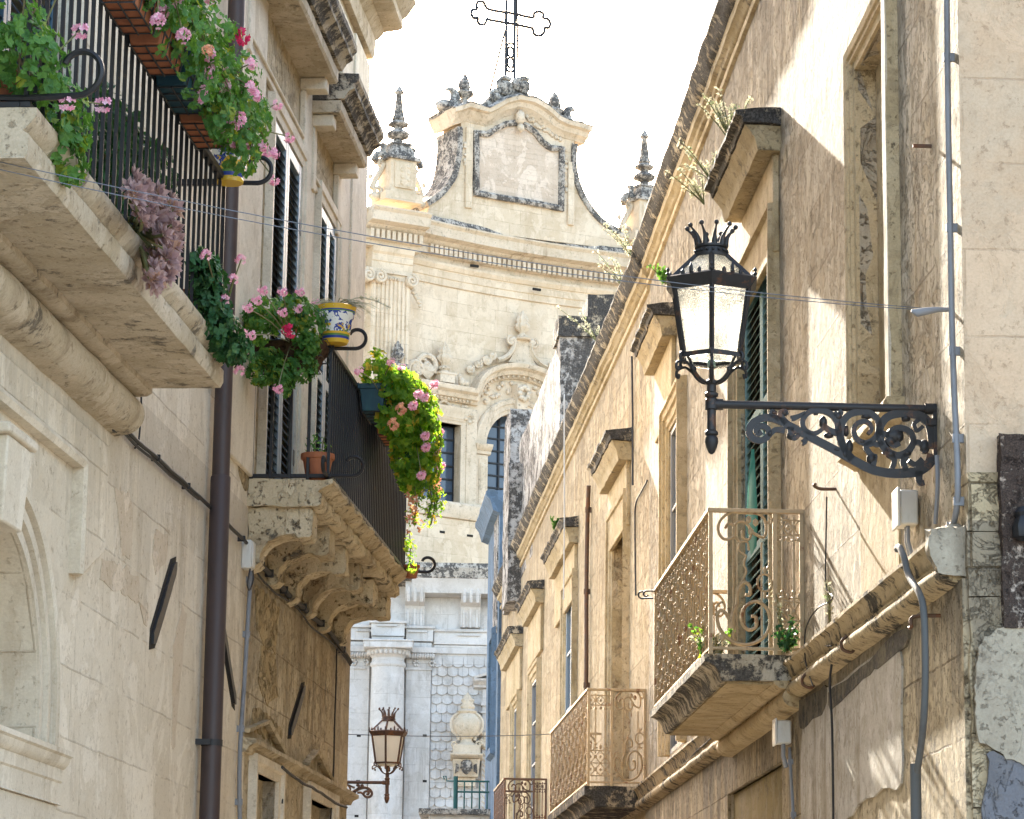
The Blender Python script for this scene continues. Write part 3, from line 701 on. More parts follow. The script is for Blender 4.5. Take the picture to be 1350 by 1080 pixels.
# string course, moulded
m = MB(R)
P = [(0, zStr + .01), (.10, zStr), (.15, zStr - .01), (.15, zStr - .03), (.12, zStr - .05), (.10, zStr - .11), (.08, zStr - .125), (.10, zStr - .14), (.125, zStr - .15)] + [(.09 + .045 * math.cos(t), zStr - .195 + .042 * math.sin(t)) for t in [.9 - 2.4 * i / 7 for i in range(8)]] + [(.05, zStr - .25), (0, zStr - .26)]
m.poly_s(P, rC + .08, rK + .1, 110); m.refine(.14, 3); m.jitter(.006, 2.2, .003); m.build('string_course', M['crust2'], man, smooth=45)
m = MB(R); m.poly_s([(0, zStr + .04), (.17, zStr + .02), (.18, zStr - .1), (.14, zStr - .2), (0, zStr - .24)], rC + .03, rC + .16, 4); m.refine(.04, 3); m.jitter(.025, 9, .015); m.build('mortar_lump', M['cement'], man, smooth=60)
# eaves cornice + thin string below it
def eaves(parent, fr, a0, a1, zt, mat, mat2):
    m = MB(fr); P = [(-.3, zt + .02), (.18, zt), (.20, zt - .015), (.20, zt - .05), (.17, zt - .08), (.15, zt - .13), (.10, zt - .18), (.09, zt - .20), (.09, zt - .24), (.05, zt - .26), (.04, zt - .29), (0, zt - .31)]
    m.poly_s(P[:7] + [(-.3, zt - .18)], a0, a1, int((a1 - a0) / .18)); m.refine(.2, 3); m.jitter(.016, 2.2, .007); o = m.build('eaves_cornice', mat, parent, smooth=45)
    m = MB(fr); m.poly_s([(-.3, zt - .185), (.10, zt - .185)] + P[7:] + [(-.3, zt - .31)], a0, a1, int((a1 - a0) / .18)); m.refine(.2, 3); m.jitter(.010, 2.2, .005); m.build('bed_moulding', M['trimst'], o, smooth=45)
    m = MB(fr); m.poly_s([(0, zt - .35), (.03, zt - .36), (.04, zt - .39), (.03, zt - .42), (0, zt - .43)], a0, a1, int((a1 - a0) / .3)); m.jitter(.006, 3); m.build('eaves_string', mat2, parent, smooth=45)
eaves(man, R, rC - .1, rK + .03, zTop, M['crust'], M['rwallS'])
# frames and trims
def frame(parent, fr, hole, z0, z1, prof, mat, name='window_surround', sill=True):
    m = MB(fr); m.sweep([(hole[1], z0), (hole[1], z1), (hole[0], z1), (hole[0], z0)], prof); m.refine(.25, 3); m.jitter(.004, 6); return m.build(name, mat, parent, smooth=35)
PF = [(0, -.12), (0, .03), (-.05, .035), (-.06, .055), (-.12, .06), (-.135, .075), (-.155, .075), (-.16, 0)]
m = MB(R); m.box(nW[0], nW[1], -.12, -.112, nz0, nz1); m.build('niche_back', M['rwallS'], man)
m = MB(R); m.box(nW[0] - .13, nW[0] - .02, .05, .075, nz0 - .02, nz1 + .14); m.refine(.2, 3); m.jitter(.004, 5); m.build('lit_jamb_strip', M['limeS'], man)  # pale strip added for the sunlit jamb, its brightness put into the colour
frame(man, R, nW, nz0, nz1, [(0, -.11), (0, .02), (-.05, .025), (-.055, .045), (-.085, .045), (-.09, .06), (-.13, .07), (-.14, 0)], M['soffit'])
m = MB(R); P = [(0, nz0), (.10, nz0), (.12, nz0 - .03), (.12, nz0 - .07), (.06, nz0 - .10), (.02, nz0 - .13), (0, nz0 - .13)]
m.poly_s(P, nW[0] - .2, nW[1] + .18, 16); m.refine(.12, 3); m.jitter(.006, 6); m.build('window_sill', M['rwallS'], man, smooth=40)
m = MB(R); m.poly_n([(nW[0] - .02, zStr + .05), (nW[1] + .02, zStr + .05), (nW[1] + .02, nz0 - .13), (nW[0] - .02, nz0 - .13)], 0, .012); m.build('apron_panel', M['rwallS'], man)
frame(man, R, fd, fz0, fz1, [(0, -.06), (0, .03), (-.07, .035), (-.08, .05), (-.16, .055), (-.175, .09), (-.20, .09), (-.21, 0)], M['rwallS'], 'door_surround')
shutters(man, R, fd[0] + .02, fd[1] - .02, fz0 + .02, fz1 - .02, -.05, M['shutterG'], M['shutterDG'], 2, .075, .075, 3)
m = MB(R); m.box(fd[0], fd[1], -.16, -.13, fz0, fz1); m.build('door_leaf', M['dark'], man)  # shade behind the green shutters put into the leaf colour
m = MB(R); ca = (fd[0] + fd[1]) / 2
m.loft([[(ca + .00, .03, 5.88), (ca + .02, .05, 5.88), (ca + .04, .03, 5.88)], [(ca - .10, .03, 5.6), (ca - .0, .08, 5.6), (ca + .08, .03, 5.6)], [(ca - .20, .03, 5.3), (ca - .04, .10, 5.26), (ca + .10, .03, 5.34)], [(ca - .12, .03, 5.1), (ca - .02, .06, 5.04), (ca + .05, .03, 5.16)]]); m.build('door_curtain', M['cloth'], man, smooth=60)
def sash(parent, fr, hole, z0, z1, n, mat, rows=4, cols=1):
    m = MB(fr); t = .05
    m.box(hole[0], hole[0] + t, n - .03, n + .03, z0, z1); m.box(hole[1] - t, hole[1], n - .03, n + .03, z0, z1); m.box(hole[0] + t, hole[1] - t, n - .03, n + .03, z0, z0 + t); m.box(hole[0] + t, hole[1] - t, n - .03, n + .03, z1 - t, z1)
    for i in range(1, rows): z = z0 + (z1 - z0) * i / rows; m.box(hole[0] + t, hole[1] - t, n - .02, n + .02, z - .018, z + .018)
    for i in range(1, cols): a = hole[0] + (hole[1] - hole[0]) * i / cols; m.box(a - .025, a + .025, n - .025, n + .025, z0 + t, z1 - t)
    o = m.build('window', mat, parent, bevel=.004)
    m = MB(fr); m.box(hole[0] + t, hole[1] - t, n - .012, n - .004, z0 + t, z1 - t); m.build('pane', M['glass'], o)
    return o
frame(man, R, gw, gz0, gz1, [(0, -.18), (0, .02), (-.04, .02), (-.05, .04), (-.12, .045), (-.13, .07), (-.19, .075), (-.2, .10), (-.24, .10), (-.25, 0)], M['rwallS'])
sash(man, R, gw, gz0, gz1, -.03, M['greyframe'], 4, 2)
def hood(parent, fr, a0, a1, z1, nn, h, mat, con=True, drop=.75):
    z0 = z1 - h
    m = MB(fr)
    P = [(0, z0), (nn * .50, z0), (nn * .53, z0 + .03 * h / .3), (nn * .58, z0 + .10 * h / .3), (nn * .62, z0 + .11 * h / .3), (nn * .66, z0 + .14 * h / .3), (nn * .78, z0 + .19 * h / .3), (nn * .82, z0 + .2 * h / .3), (nn * .86, z0 + .25 * h / .3), (nn, z1 - .03), (nn, z1), (0, z1 + .03)]
    k_ = max(8, int((a1 - a0) / .15)); m.poly_s(P[:7] + [(0, P[6][1])], a0 + .03, a1 - .03, k_); m.refine(.13, 4); m.jitter(.010, 4, .006); o = m.build('window_hood', M['trimst'], parent, smooth=45)
    m = MB(fr); m.poly_s([(0, P[6][1] + .004)] + P[7:], a0, a1, k_); m.refine(.13, 4); m.jitter(.012, 4, .007); m.build('hood_crown', mat, o, smooth=45)
    m = MB(fr); m.box(a0 + .12, a1 - .12, 0, .05, z0 - drop, z0 - .002); m.build('frieze', M['rwallS'], o, bevel=.01)
    return o
hA = (R.sx(1030, 160), R.sx(953, 200)); h1 = hood(man, R, R.sx(1030, 160), rC * 0 + R.sx(928, 262, .34) - .0, R.zy(1030, 145), .34, .30, M['crust'])
z_h2 = R.zy(893, 402)
hood(man, R, R.sx(893, 420), R.sx(838, 490, .24), z_h2, .30, .30, M['crust'])
# downpipe groove / joint between mansion and next house
# balcony of the mansion
def balcony_r(parent, fr, a0, a1, nn, ztop, mat, th=.18):
    m = MB(fr); zb = ztop - th
    P = [(0, zb), (nn * .82, zb), (nn * .84, zb + .02), (nn * .86, zb + .06), (nn * .90, zb + .10), (nn * .97, zb + .125), (nn * 1.0, zb + .13), (nn * 1.0, ztop), (0, ztop)]
    m.poly_s(P, a0, a1, max(12, int((a1 - a0) / .12))); m.refine(.13, 3); m.jitter(.007, 3, .004)
    return m.build('balcony', mat, parent, smooth=45)
nb = .66
B1a, B1b = R.sx(933, 860, nb), R.sx(861, 935, nb)
zb1 = R.zy(933, 862, nb)
mb1 = balcony_r(man, R, B1a, B1b, nb + .02, zb1, M['crustM'])
m = MB(R); P = [(0, zb1 - .18), (.22, zb1 - .18), (.22, zb1 - .2), (.18, zb1 - .23)] + [(.07 + .09 * math.cos(t), zb1 - .29 + .07 * math.sin(t)) for t in [.9 - 2.4 * i / 7 for i in range(8)]] + [(0, zb1 - .37)]
m.poly_s(P, B1a - .05, B1b - .1, 20); m.jitter(.006, 4); m.build('bed_moulding', M['soffit'], mb1, smooth=40)
m = MB(R)
for i in range(6):
    a = B1a + .05 + (B1b - B1a - .1) * i / 6; m.box(a, a + (B1b - B1a) / 6 - .03, .2, nb * .8, zb1 - .196, zb1 - .178)
m.refine(.2, 3); m.jitter(.004, 6); m.build('soffit_slab', M['soffit'], mb1)
def scroll_panel(mb, fr, a, n0, n1, z0, z1, flip=False):
    """the cast C-scroll half panel, drawn in the (n, z) plane of a balcony end"""
    w_, h_ = n1 - n0, z1 - z0
    def T(x, y): x = 1 - x if flip else x; return (a, n1 - x * w_, z0 + y * h_)
    def tb(P, r=.013, sm=True): mb.tube([T(x, y) for x, y in (smooth_path(P, 4) if sm else P)], r, 6)
    r0 = w_ * .0
    tb([(.30, .16), (.22, .24), (.12, .27), (.06, .22), (.10, .14), (.20, .08), (.36, .03), (.60, .02), (.84, .07), (.96, .17), (.92, .28), (.74, .34), (.54, .30), (.48, .20), (.58, .13), (.72, .15), (.72, .22), (.64, .23)])
    tb([(.30, .16), (.34, .26), (.40, .32), (.42, .42), (.52, .48), (.62, .45), (.62, .39), (.54, .39)])
    tb([(.06, .22), (.05, .29), (.14, .33), (.2, .29)], .008)
    tb([(.42, .42), (.50, .50), (.56, .56), (.52, .62), (.56, .68)], .008)
    tb([(.56, .68), (.44, .72), (.46, .78), (.58, .78), (.6, .72)], .008)
    tb([(.46, .78), (.34, .84), (.38, .92), (.54, .93), (.64, .86), (.60, .80), (.5, .82), (.5, .87)], .010)
    tb([(.64, .86), (.86, .82), (.90, .92), (.80, .99), (.58, 1.0), (.30, 1.0), (.12, .94), (.08, .86), (.18, .80), (.34, .82), (.36, .89), (.26, .92), (.2, .88)], .011)
    tb([(.80, .99), (.93, 1.0), (1.0, .96), (.97, .92), (.91, .94)], .008)
    for x, y in ((.30, .16), (.42, .42), (.64, .86), (.6, .95), (.72, .93), (.15, .07)): mb.blob(T(x, y), (.012, .022, .03))
    mb.tube([T(.34, .06), T(.34, .8)], .007, 6); mb.tube([T(.82, .08), T(.82, .78)], .007, 6)
def lattice_panel(mb, fr, a, n0, n1, z0, z1):
    """cross-and-trefoil lattice bands top and bottom with plain bars between"""
    w_, h_ = n1 - n0, z1 - z0
    def T(x, y): return (a, n1 - x * w_, z0 + y * h_)
    for y in (0.06, .20, .34, .84, .95): mb.tube([T(0, y), T(1, y)], .006, 5)
    for x in (.25, .75): mb.tube([T(x, .30), T(x, .97)], .008, 6); mb.blob(T(x, .41), (.012, .018, .022)); mb.blob(T(x, .37), (.012, .03, .010)); mb.blob(T(x, .80), (.012, .025, .010))
    for y0, y1 in ((.06, .20), (.20, .34), (.84, .95)):
        for x in (0, .5):
            mb.tube([T(x, y0), T(x + .25, (y0 + y1) / 2), T(x + .5, y0)], .006, 5); mb.tube([T(x, y1), T(x + .25, (y0 + y1) / 2), T(x + .5, y1)], .006, 5)
            mb.blob(T(x + .25, (y0 + y1) / 2), (.012, .022, .022)); mb.blob(T(x, (y0 + y1) / 2), (.01, .014, .018))
    for x in (.0, .5, 1): mb.blob(T(x, .38), (.01, .016, .03)); mb.blob(T(x, .81), (.01, .016, .02))
def rail_cast(parent, fr, a0, a1, nn, z0, z1, mat, pitch, order, lat_front=0, far=True):
    m = MB(fr); t = .022
    m.box(a0 - t, a1 + t, nn - t, nn + t, z1 - .022, z1 + .006); m.box(a0 - t, a0 + t, 0, nn - t, z1 - .022, z1 + .006)
    m.box(a0 - .012, a1 + .012, nn - .012, nn + .012, z0 + .03, z0 + .05); m.box(a0 - .012, a0 + .012, 0, nn - .012, z0 + .03, z0 + .05)
    if far: m.box(a1 - t, a1 + t, 0, nn - t, z1 - .022, z1 + .006); m.box(a1 - .012, a1 + .012, 0, nn - .012, z0 + .03, z0 + .05)
    m.build('rail', mat, parent, bevel=.003)
    m = MB(fr)
    for n_ in (nn, nn * .31 if order == 0 else nn * .6, .015): m.box(a0 - .014, a0 + .014, n_ - .014, n_ + .014, z0, z1 - .022)
    if far: m.box(a1 - .014, a1 + .014, nn - .014, nn + .014, z0, z1 - .022)
    m.build('post', mat, parent)
    m = MB(fr); zA_, zB_ = z0 + .05, z1 - .022
    if order == 0: scroll_panel(m, fr, a0, nn * .34, nn - .02, zA_, zB_)
    else: scroll_panel(m, fr, a0, .03, nn * .58, zA_, zB_)
    # small lyre with crowns
    c = nn * .42 if order == 0 else .07; zc_ = zA_ + (zB_ - zA_) * .48
    m.tube([(a0, c + .05 * math.cos(t_), zc_ + .06 * math.sin(t_)) for t_ in [i * math.pi / 8 for i in range(17)]], .009, 6)
    for sg in (1, -1): m.blob((a0, c, zc_ + sg * .085), (.01, .012, .03)); m.blob((a0, c - .02, zc_ + sg * .1), (.008, .01, .014)); m.blob((a0, c + .02, zc_ + sg * .1), (.008, .01, .014))
    m.build('scrollwork', mat, parent, smooth=60)
    m = MB(fr)
    if order == 0: lattice_panel(m, fr, a0, .03, nn * .29, zA_, zB_)
    else: lattice_panel(m, fr, a0, nn * .62, nn - .02, zA_, zB_)
    if far: scroll_panel(m, fr, a1, .05, nn * .6, zA_, zB_, True); lattice_panel(m, fr, a1, nn * .62, nn - .02, zA_, zB_)
    m.build('lattice', mat, parent, smooth=60)
    cnt = round((a1 - a0) / pitch); first = [None, None, None]; p0 = [None] * 3
    for i in range(1, cnt):
        a = a0 + (a1 - a0) * i / cnt; v_ = i % 3
        if first[v_] is None:
            m = MB(fr); hh = zB_ - zA_; pr = [(.009, zA_)]
            for y in ((.14, .5, .86), (.08, .34, .70, .92), (.22, .42, .60, .80))[v_]:
                y = zA_ + hh * y; pr += [(.009, y - .025), (.018, y - .015), (.011, y), (.020, y + .012), (.009, y + .025)]
            m.lathe((a, nn), pr + [(.009, zB_)], 7)
            for y in ((.05, .24, .66, .95), (.16, .55, .82), (.10, .32, .74, .90))[v_]:
                for sg in (-1, 1):
                    q = zA_ + hh * y; m.tube([(a, nn, q - .04), (a + sg * pitch * .22, nn, q - .02), (a + sg * pitch * .3, nn, q + .02), (a + sg * pitch * .14, nn, q + .04)], .006, 5); m.blob((a + sg * pitch * .36, nn, q), (.012, .010, .016))
            first[v_] = m.build('baluster', mat, parent, smooth=60); p0[v_] = fr.pt(a, nn, 0)
        else: dup(first[v_], None, fr.pt(a, nn, 0) - p0[v_])
rail_cast(mb1, R, B1a, B1b, nb - .02, zb1, R.zy(933, 671, nb), M['rustiron'], .16, 0)
for q in (((B1b + .02, nb, zb1 + .93), (.4, 1), 1, .09), ((B1b - .12, nb, zb1 + .97), (.2, 1), -1, .07)):
    m = MB(R); m.tube(curl(R, *q), .008, 5); m.build('hook', M['black'], mb1, smooth=60)

# ================================================================= RIGHT: second house after the bend
rE = R2.sx(661, 850)
h2 = thing('row_house', base_of(R2, 10), 'long warm plastered house beyond the bend with a row of weathered window hoods', 'building')
zT2 = 9.82
wins = []
for px0, px1, y0, pz in ((828, 809, 700, 4.1), (760, 747.5, 800, 4.3), (713, 703, 850, 4.3), (686.5, 679.5, 900, 4.3)):
    a, b = R2.sx(px0, y0), R2.sx(px1, y0); wins.append((min(a, b), max(a, b)))
zw = [R2.zy(828, 672), R2.zy(757, 777), 6.95, 6.95]
m = MB(R2)
m.wall([(0, 0), (rE, 0), (rE, zT2 - .15), (0, zT2 - .15)], [(rect(wv, 4.2, z), .22, True) for wv, z in zip(wins, zw)])
m.box(0.02, rE, -8, -.35, 0, zT2 - .1)
m.build('wall', M['r2wall'], h2, smooth=0)
eaves(h2, R2, 0.01, rE + .1, zT2, M['crust'], M['rwallS'])
for k, (wv, z) in enumerate(zip(wins, zw)):
    frame(h2, R2, wv, 4.2, z, [(0, -.16), (0, .02), (-.06, .025), (-.07, .05), (-.15, .055), (-.16, .08), (-.21, .085), (-.22, 0)], M['rwallS'])
    if k != 0: sash(h2, R2, wv, 4.2, z, -.02, M['shutterL'] if k == 1 else M['greyframe'], 4, 2)
    else:
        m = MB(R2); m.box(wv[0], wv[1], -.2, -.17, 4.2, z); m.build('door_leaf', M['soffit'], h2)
for jx, jy, ox, oy, nn in ((833, 567, 780, 632, .30), (763, 683, 717, 730, .26), (718, 766, 682, 808, .28), (690, 826, 655, 860, .28)):
    a0 = R2.sx(jx, jy); a1 = R2.sx(ox, oy, nn * .8); hood(h2, R2, a0, a1, R2.zy(jx, jy), nn, .34, M['crust'])
# string course of the second house and its balconies
B2a, B2b = R2.sx(773, 1035, .64), R2.sx(724, 1075, .64); zb2 = R2.zy(773, 1036, .64)
m = MB(R2); zz = zb2
P2 = [(0, zz + .01), (.10, zz), (.13, zz - .01), (.13, zz - .03), (.10, zz - .07), (.08, zz - .13), (.10, zz - .15), (.12, zz - .18), (.05, zz - .235), (0, zz - .245)]
m.poly_s(P2, .05, rE, 80); m.jitter(.008, 3, .004); m.build('string_course', M['crust2'], h2, smooth=45)
mb2 = balcony_r(h2, R2, B2a, B2b, .66, zb2, M['crust'], .22)
rail_cast(mb2, R2, B2a, B2b, .62, zb2, R2.zy(773, 909, .64), M['rustiron'], .19, 1)
B3a = R2.sx(664, 1026, .67); B3b = B3a + 2.6; zr3 = R2.zy(664, 1026, .67)
mb3 = balcony_r(h2, R2, B3a, B3b, .68, zr3 - .98, M['crust'], .22)
rail_cast(mb3, R2, B3a, B3b, .65, zr3 - .98, zr3, M['brownrail'], .13, 0)
# narrow niche slit between the bend and window
# ---- blue-grey house at the end
rF = R2.sx(645, 900)
b3 = thing('corner_building', base_of(R2, rE + 2), 'narrow blue-grey building at the far end of the right row with green shutters', 'building')
zT3 = R2.zy(658, 668)
bw = (R2.sx(657, 900), R2.sx(652.5, 900)); bz0, bz1 = R2.zy(655, 985), R2.zy(655, 845)
m = MB(R2); m.wall([(rE + .05, 0), (rF, 0), (rF, zT3), (rE + .05, zT3)], [(rect(bw, bz0, bz1), .2, True)], n=.06); m.box(rE + .06, rF, -6, -.35, 0, zT3 - .05)
m.f([m.v(rE + .05, .06, 0), m.v(rE + .05, .06, zT3), m.v(rE + .05, -6, zT3), m.v(rE + .05, -6, 0)])
m.build('wall', M['blue'], b3, smooth=0)
m = MB(R2); m.poly_s([(-.2, zT3 + .1), (.34, zT3 + .08), (.34, zT3), (.26, zT3 - .1), (.2, zT3 - .3), (.1, zT3 - .34), (.06, zT3 - .36)], rE, rF + .1, 20); m.jitter(.02, 2, .01); m.build('cornice', M['blue'], b3, smooth=40)
shutters(b3, R2, bw[0], bw[1], bz0, bz1, .0, M['shutterDG'], M['shutterDG'], 2, .1, .08)
m = MB(R2); m.sweep([(bw[1], bz0), (bw[1], bz1), (bw[0], bz1), (bw[0], bz0)], [(0, 0), (0, .14), (-.15, .16), (-.2, .06)], closed=True); m.build('window_surround', M['blue'], b3)

# ---- blackened parapet blocks and chimneys above the eaves
def stack(name, px, py, Y, wd, dep, zlow, label, cap=None):
    d = ray(px, py); p = CAMP + d * ((Y - CAMP.y) / d.y)
    t = thing(name, (p.x + wd / 2, Y + dep / 2, zlow), label, 'chimney')
    m = MB(W); x0 = p.x
    sk = -.0668
    def bx(xa, xb, ya, yb, z0, z1): m.loft([[(xa, ya, z0), (xb, ya, z0), (xb + sk * (yb - ya), yb, z0), (xa + sk * (yb - ya), yb, z0)], [(xa, ya, z1), (xb, ya, z1), (xb + sk * (yb - ya), yb, z1), (xa + sk * (yb - ya), yb, z1)]])
    bx(x0, x0 + wd, Y, Y + dep, zlow, p.z); m.refine(.35, 4); m.jitter(.025, 1.6, .012)
    m.build('shaft', M['grey'], t, smooth=45)
    if cap:
        for (ca, cb, cz0, cz1) in cap:
            m = MB(W); bx(x0 + ca, x0 + cb, Y - .06, Y + .9, p.z + cz0, p.z + cz1); m.refine(.25, 4); m.jitter(.02, 2.5, .012); m.build('cap', M['crust'], t, smooth=45)
    return t, p
stack('parapet_wall', 739, 444, 44, 1.6, 9.0, 9.2, 'tall blackened parapet wall with a stepped cap above the right eaves', [(-.04, 1.6, 0, .32), (.42, 1.6, .32, .67)])
stack('chimney_stack', 673, 539, 54, .46, 1.6, 9.0, 'slim grey blackened chimney beside the church window')
stack('chimney_stack', 671, 610, 52, .26, 1.4, 8.8, 'short narrow blackened chimney just below the slim one')
stack('chimney_stack', 657, 648, 58, .3, 1.2, 9.0, 'lowest small chimney stub above the blue-grey building')

# ================================================================= RIGHT: services on the mansion
cable('conduit', R, [(1248, -20), (1250, 150), (1253, 300), (1255, 420), (1258, 520), (1262, 610), (1262, 660), (1257, 690), (1248, 697)], .016, M['conduit'], 'thin grey conduit running down the edge of the right mansion wall', 'conduit', .035, 8, clips=6)
cable('hose', R, [(1183, 725), (1186, 722), (1192, 735), (1198, 760), (1212, 785), (1218, 810), (1220, 870), (1219, 930), (1216, 970), (1209, 1015)], .018, M['hose'], 'grey corrugated hose curving down over the right string course', 'hose', .19, 8)
a, z = R.hit(1207, 1015, .17)
t = thing('conduit', base_of(R, a, .1, 0), 'thick grey pipe rising from the street into the corrugated hose', 'conduit'); m = MB(R); m.lathe((a, .17), [(.028, 0), (.028, z + .03), (.02, z + .03)], 12); m.build('pipe', M['hose'], t, smooth=50); m = MB(R); m.box(a - .05, a + .05, .0, .14, 1.5, 1.55); m.build('bracket', M['black'], t)
def ebox(px, py, n, w_, h_, label, cabs):
    a, z = R.hit(px, py, n); t = thing('junction_box', base_of(R, a, n, z), label, 'electrical box')
    m = MB(R); m.box(a - w_ / 2, a + w_ / 2, n - .01, n + .09, z - h_ / 2, z + h_ / 2); m.build('case', M['whitebox'], t, bevel=.012)
    m = MB(R); m.box(a - w_ / 2 - .012, a + w_ / 2 + .012, n + .09, n + .105, z - h_ / 2 - .012, z + h_ / 2 + .012); m.build('lid', M['whitebox'], t, bevel=.006)
    m = MB(R)
    for k in range(cabs): m.tube([(a - .03 + .05 * k, n + .04, z - h_ / 2), (a - .03 + .05 * k, n + .04, z - h_ / 2 - .08), (a - .03 + .06 * k, n + .02, z - h_ / 2 - .16)], .012, 6)
    m.build('gland', M['conduit'], t)
    return t
ebox(1205, 672, .02, .17, .19, 'white plastic box on the wall beneath the lantern bracket', 2)
ebox(1040, 966, .06, .13, .16, 'small white box under the mansion balcony string course', 2)
cable('wall_cable', R, [(1041, 985), (1042, 1010), (1045, 1060), (1046, 1090)], .012, M['conduit'], 'grey cable dropping from the small white box', 'cable', .05, 6, clips=2)
cable('wall_cable', R, [(860, 1050), (900, 1010), (950, 960), (1000, 920), (1050, 880), (1095, 850), (1094, 900), (1097, 960), (1099, 1090)], .008, M['black'], 'dark cable running beneath the right string course then down the wall', 'cable', .10)
cable('wall_cable', R, [(1090, 655), (1089, 720), (1089, 775), (1098, 790), (1075, 805), (1062, 830), (1062, 870), (1072, 905)], .005, M['black'], 'thin wire hanging from the rusty wall hook down over the string course', 'cable', .12)
cable('wall_cable', R, [(1235, 600), (1236, 640), (1233, 690)], .012, M['conduit'], 'short grey cable under the foot of the lantern bracket', 'cable', .03)
def hookobj(px, py, pts, label, n0=0.0):
    a, z = R.hit(px, py, n0); t = thing('wall_hook', base_of(R, a, n0, z), label, 'hook'); m = MB(R); m.tube(smooth_path([(a + x, n0 + n, z + y) for x, n, y in pts], 4), .011, 6); m.build('hook', M['brownrail'], t, smooth=60); return t
hookobj(1137, 845, [(0, 0, .02), (0, .06, .04), (0, .12, 0), (0, .12, -.05), (0, .07, -.07), (0, .05, -.05)], 'rusty open hook under the string course nearest the hose', .03)
hookobj(1083, 893, [(0, 0, .02), (0, .06, .04), (0, .12, 0), (0, .12, -.05), (0, .07, -.07), (0, .05, -.05)], 'rusty open hook between the hose and the small white box', .03)
hookobj(1032, 930, [(0, 0, .02), (0, .06, .04), (0, .11, 0), (0, .11, -.05), (0, .07, -.07), (0, .05, -.05)], 'rusty hook beside the small white box', .03)
hookobj(1102, 645, [(0, 0, 0), (0, .10, .0), (0, .14, .02), (-.05, .14, .02)], 'small rusty bracket on the sunlit plaster under the lantern arm')
hookobj(1205, 805, [(0, 0, 0), (.0, .12, 0)], 'short iron peg beside the hose')
hookobj(1228, 193, [(0, 0, 0), (0, .09, 0), (.0, .1, 0)], 'short iron peg high beside the blind window')
hookobj(1240, 822, [(0, 0, .04), (0, .14, .03), (0, .15, -.02), (0.05, .15, -.02)], 'flat iron bracket at the mansion corner below the string course', .03)
# pale lime patch on the lower wall and the patches of the end wall, each a thin skin of its own
def skin(parent, pts, n0, th, mat, name, fr=R, endface=False):
    m = MB(fr)
    if not endface:
        P = [R.hit(x, y, n0) for x, y in pts]
        P = smooth_path(P + [P[0]], 3)[:-1]; P = [(a + R_.uniform(-.012, .012), z + R_.uniform(-.012, .012)) for a, z in P]
        m.poly_n(P, n0 - .01, n0 + th)
    else:
        P = []
        for x, y in pts:
            d = ray(x, y); t = (rC - n0 - (CAMP - R.O).dot(R.S)) / d.dot(R.S); p = CAMP + d * t; q = R.inv(p); P.append((q[1], q[2]))
        P = smooth_path(P + [P[0]], 4)[:-1]; P = [(a + R_.uniform(-.01, .01), z + R_.uniform(-.01, .01)) for a, z in P]
        m.loft([[(rC - n0, a, z) for a, z in P], [(rC - n0 - th, a, z) for a, z in P]])
    return m.build(name, mat, parent, smooth=0)
M['greylime'] = stone('grey_limewash', (.53, .49, .43), (.43, .385, .31), (.27, .22, .15), None, .3, 1.0, bump=.5, flake=.6, grime=1.0, crust=.5, crust_lo=.57, pale=.5)
skin(man, [(1100, 905), (1150, 870), (1188, 850), (1190, 940), (1190, 1030), (1165, 1042), (1135, 1062), (1120, 1080), (1085, 1100), (1060, 1100), (1062, 940)], .03, .012, M['greylime'], 'plaster_patch')
skin(man, [(1095, 912), (1120, 895), (1150, 870), (1196, 826), (1197, 850), (1165, 878), (1150, 888), (1120, 915), (1098, 938)], .03, .016, M['stain'], 'damp_stain')
skin(man, [(1056, 925), (1078, 912), (1092, 905), (1090, 935), (1074, 950), (1058, 960)], .03, .016, M['stain'], 'damp_stain')
skin(man, [(1322, 826), (1360, 836), (1360, 1010), (1350, 1010), (1325, 1000), (1305, 985), (1290, 975), (1286, 930), (1284, 900), (1287, 860), (1300, 838)], .05, .03, M['cement'], 'plaster_patch', endface=True)
skin(man, [(1302, 990), (1330, 1000), (1360, 1012), (1360, 1100), (1298, 1100), (1300, 1030)], .05, .02, M['bluepatch'], 'plaster_patch', endface=True)
# rusted board on the end wall
def ef(x, y, n0):
    d = ray(x, y); t = (rC - n0 - (CAMP - R.O).dot(R.S)) / d.dot(R.S); q = R.inv(CAMP + d * t); return q[1], q[2]
M['board'] = stone('rusted_board', (.50, .44, .38), (.36, .28, .22), (.16, .09, .05), None, .2, .6, crust=.97, crust_lo=.425, bump=.9, grime=.5, crust_col=(.028, .02, .017), cs=3.5)
na, za = ef(1322, 828, .06); _, zb_ = ef(1322, 574, .06)
t = thing('wall_board', base_of(R, rC - .06, na - .3, za), 'dark rust-eaten board with ragged edges on the end wall at the right edge', 'sign board')
m = MB(R); m.box(rC - .09, rC - .02, na - .75, na, za, zb_); m.refine(.06, 4); m.jitter(.014, 7, .008); m.build('board', M['board'], t)
nb_, zb_2 = ef(1340, 690, .1)
m = MB(R); m.lathe((rC - .12, nb_ - .03), [(.02, zb_2 - .09), (.055, zb_2 - .07), (.06, zb_2 - .02), (.04, zb_2 + .03), (.05, zb_2 + .05), (.03, zb_2 + .08)], 10); m.jitter(.01, 9); m.build('fixture', M['iron'], t)
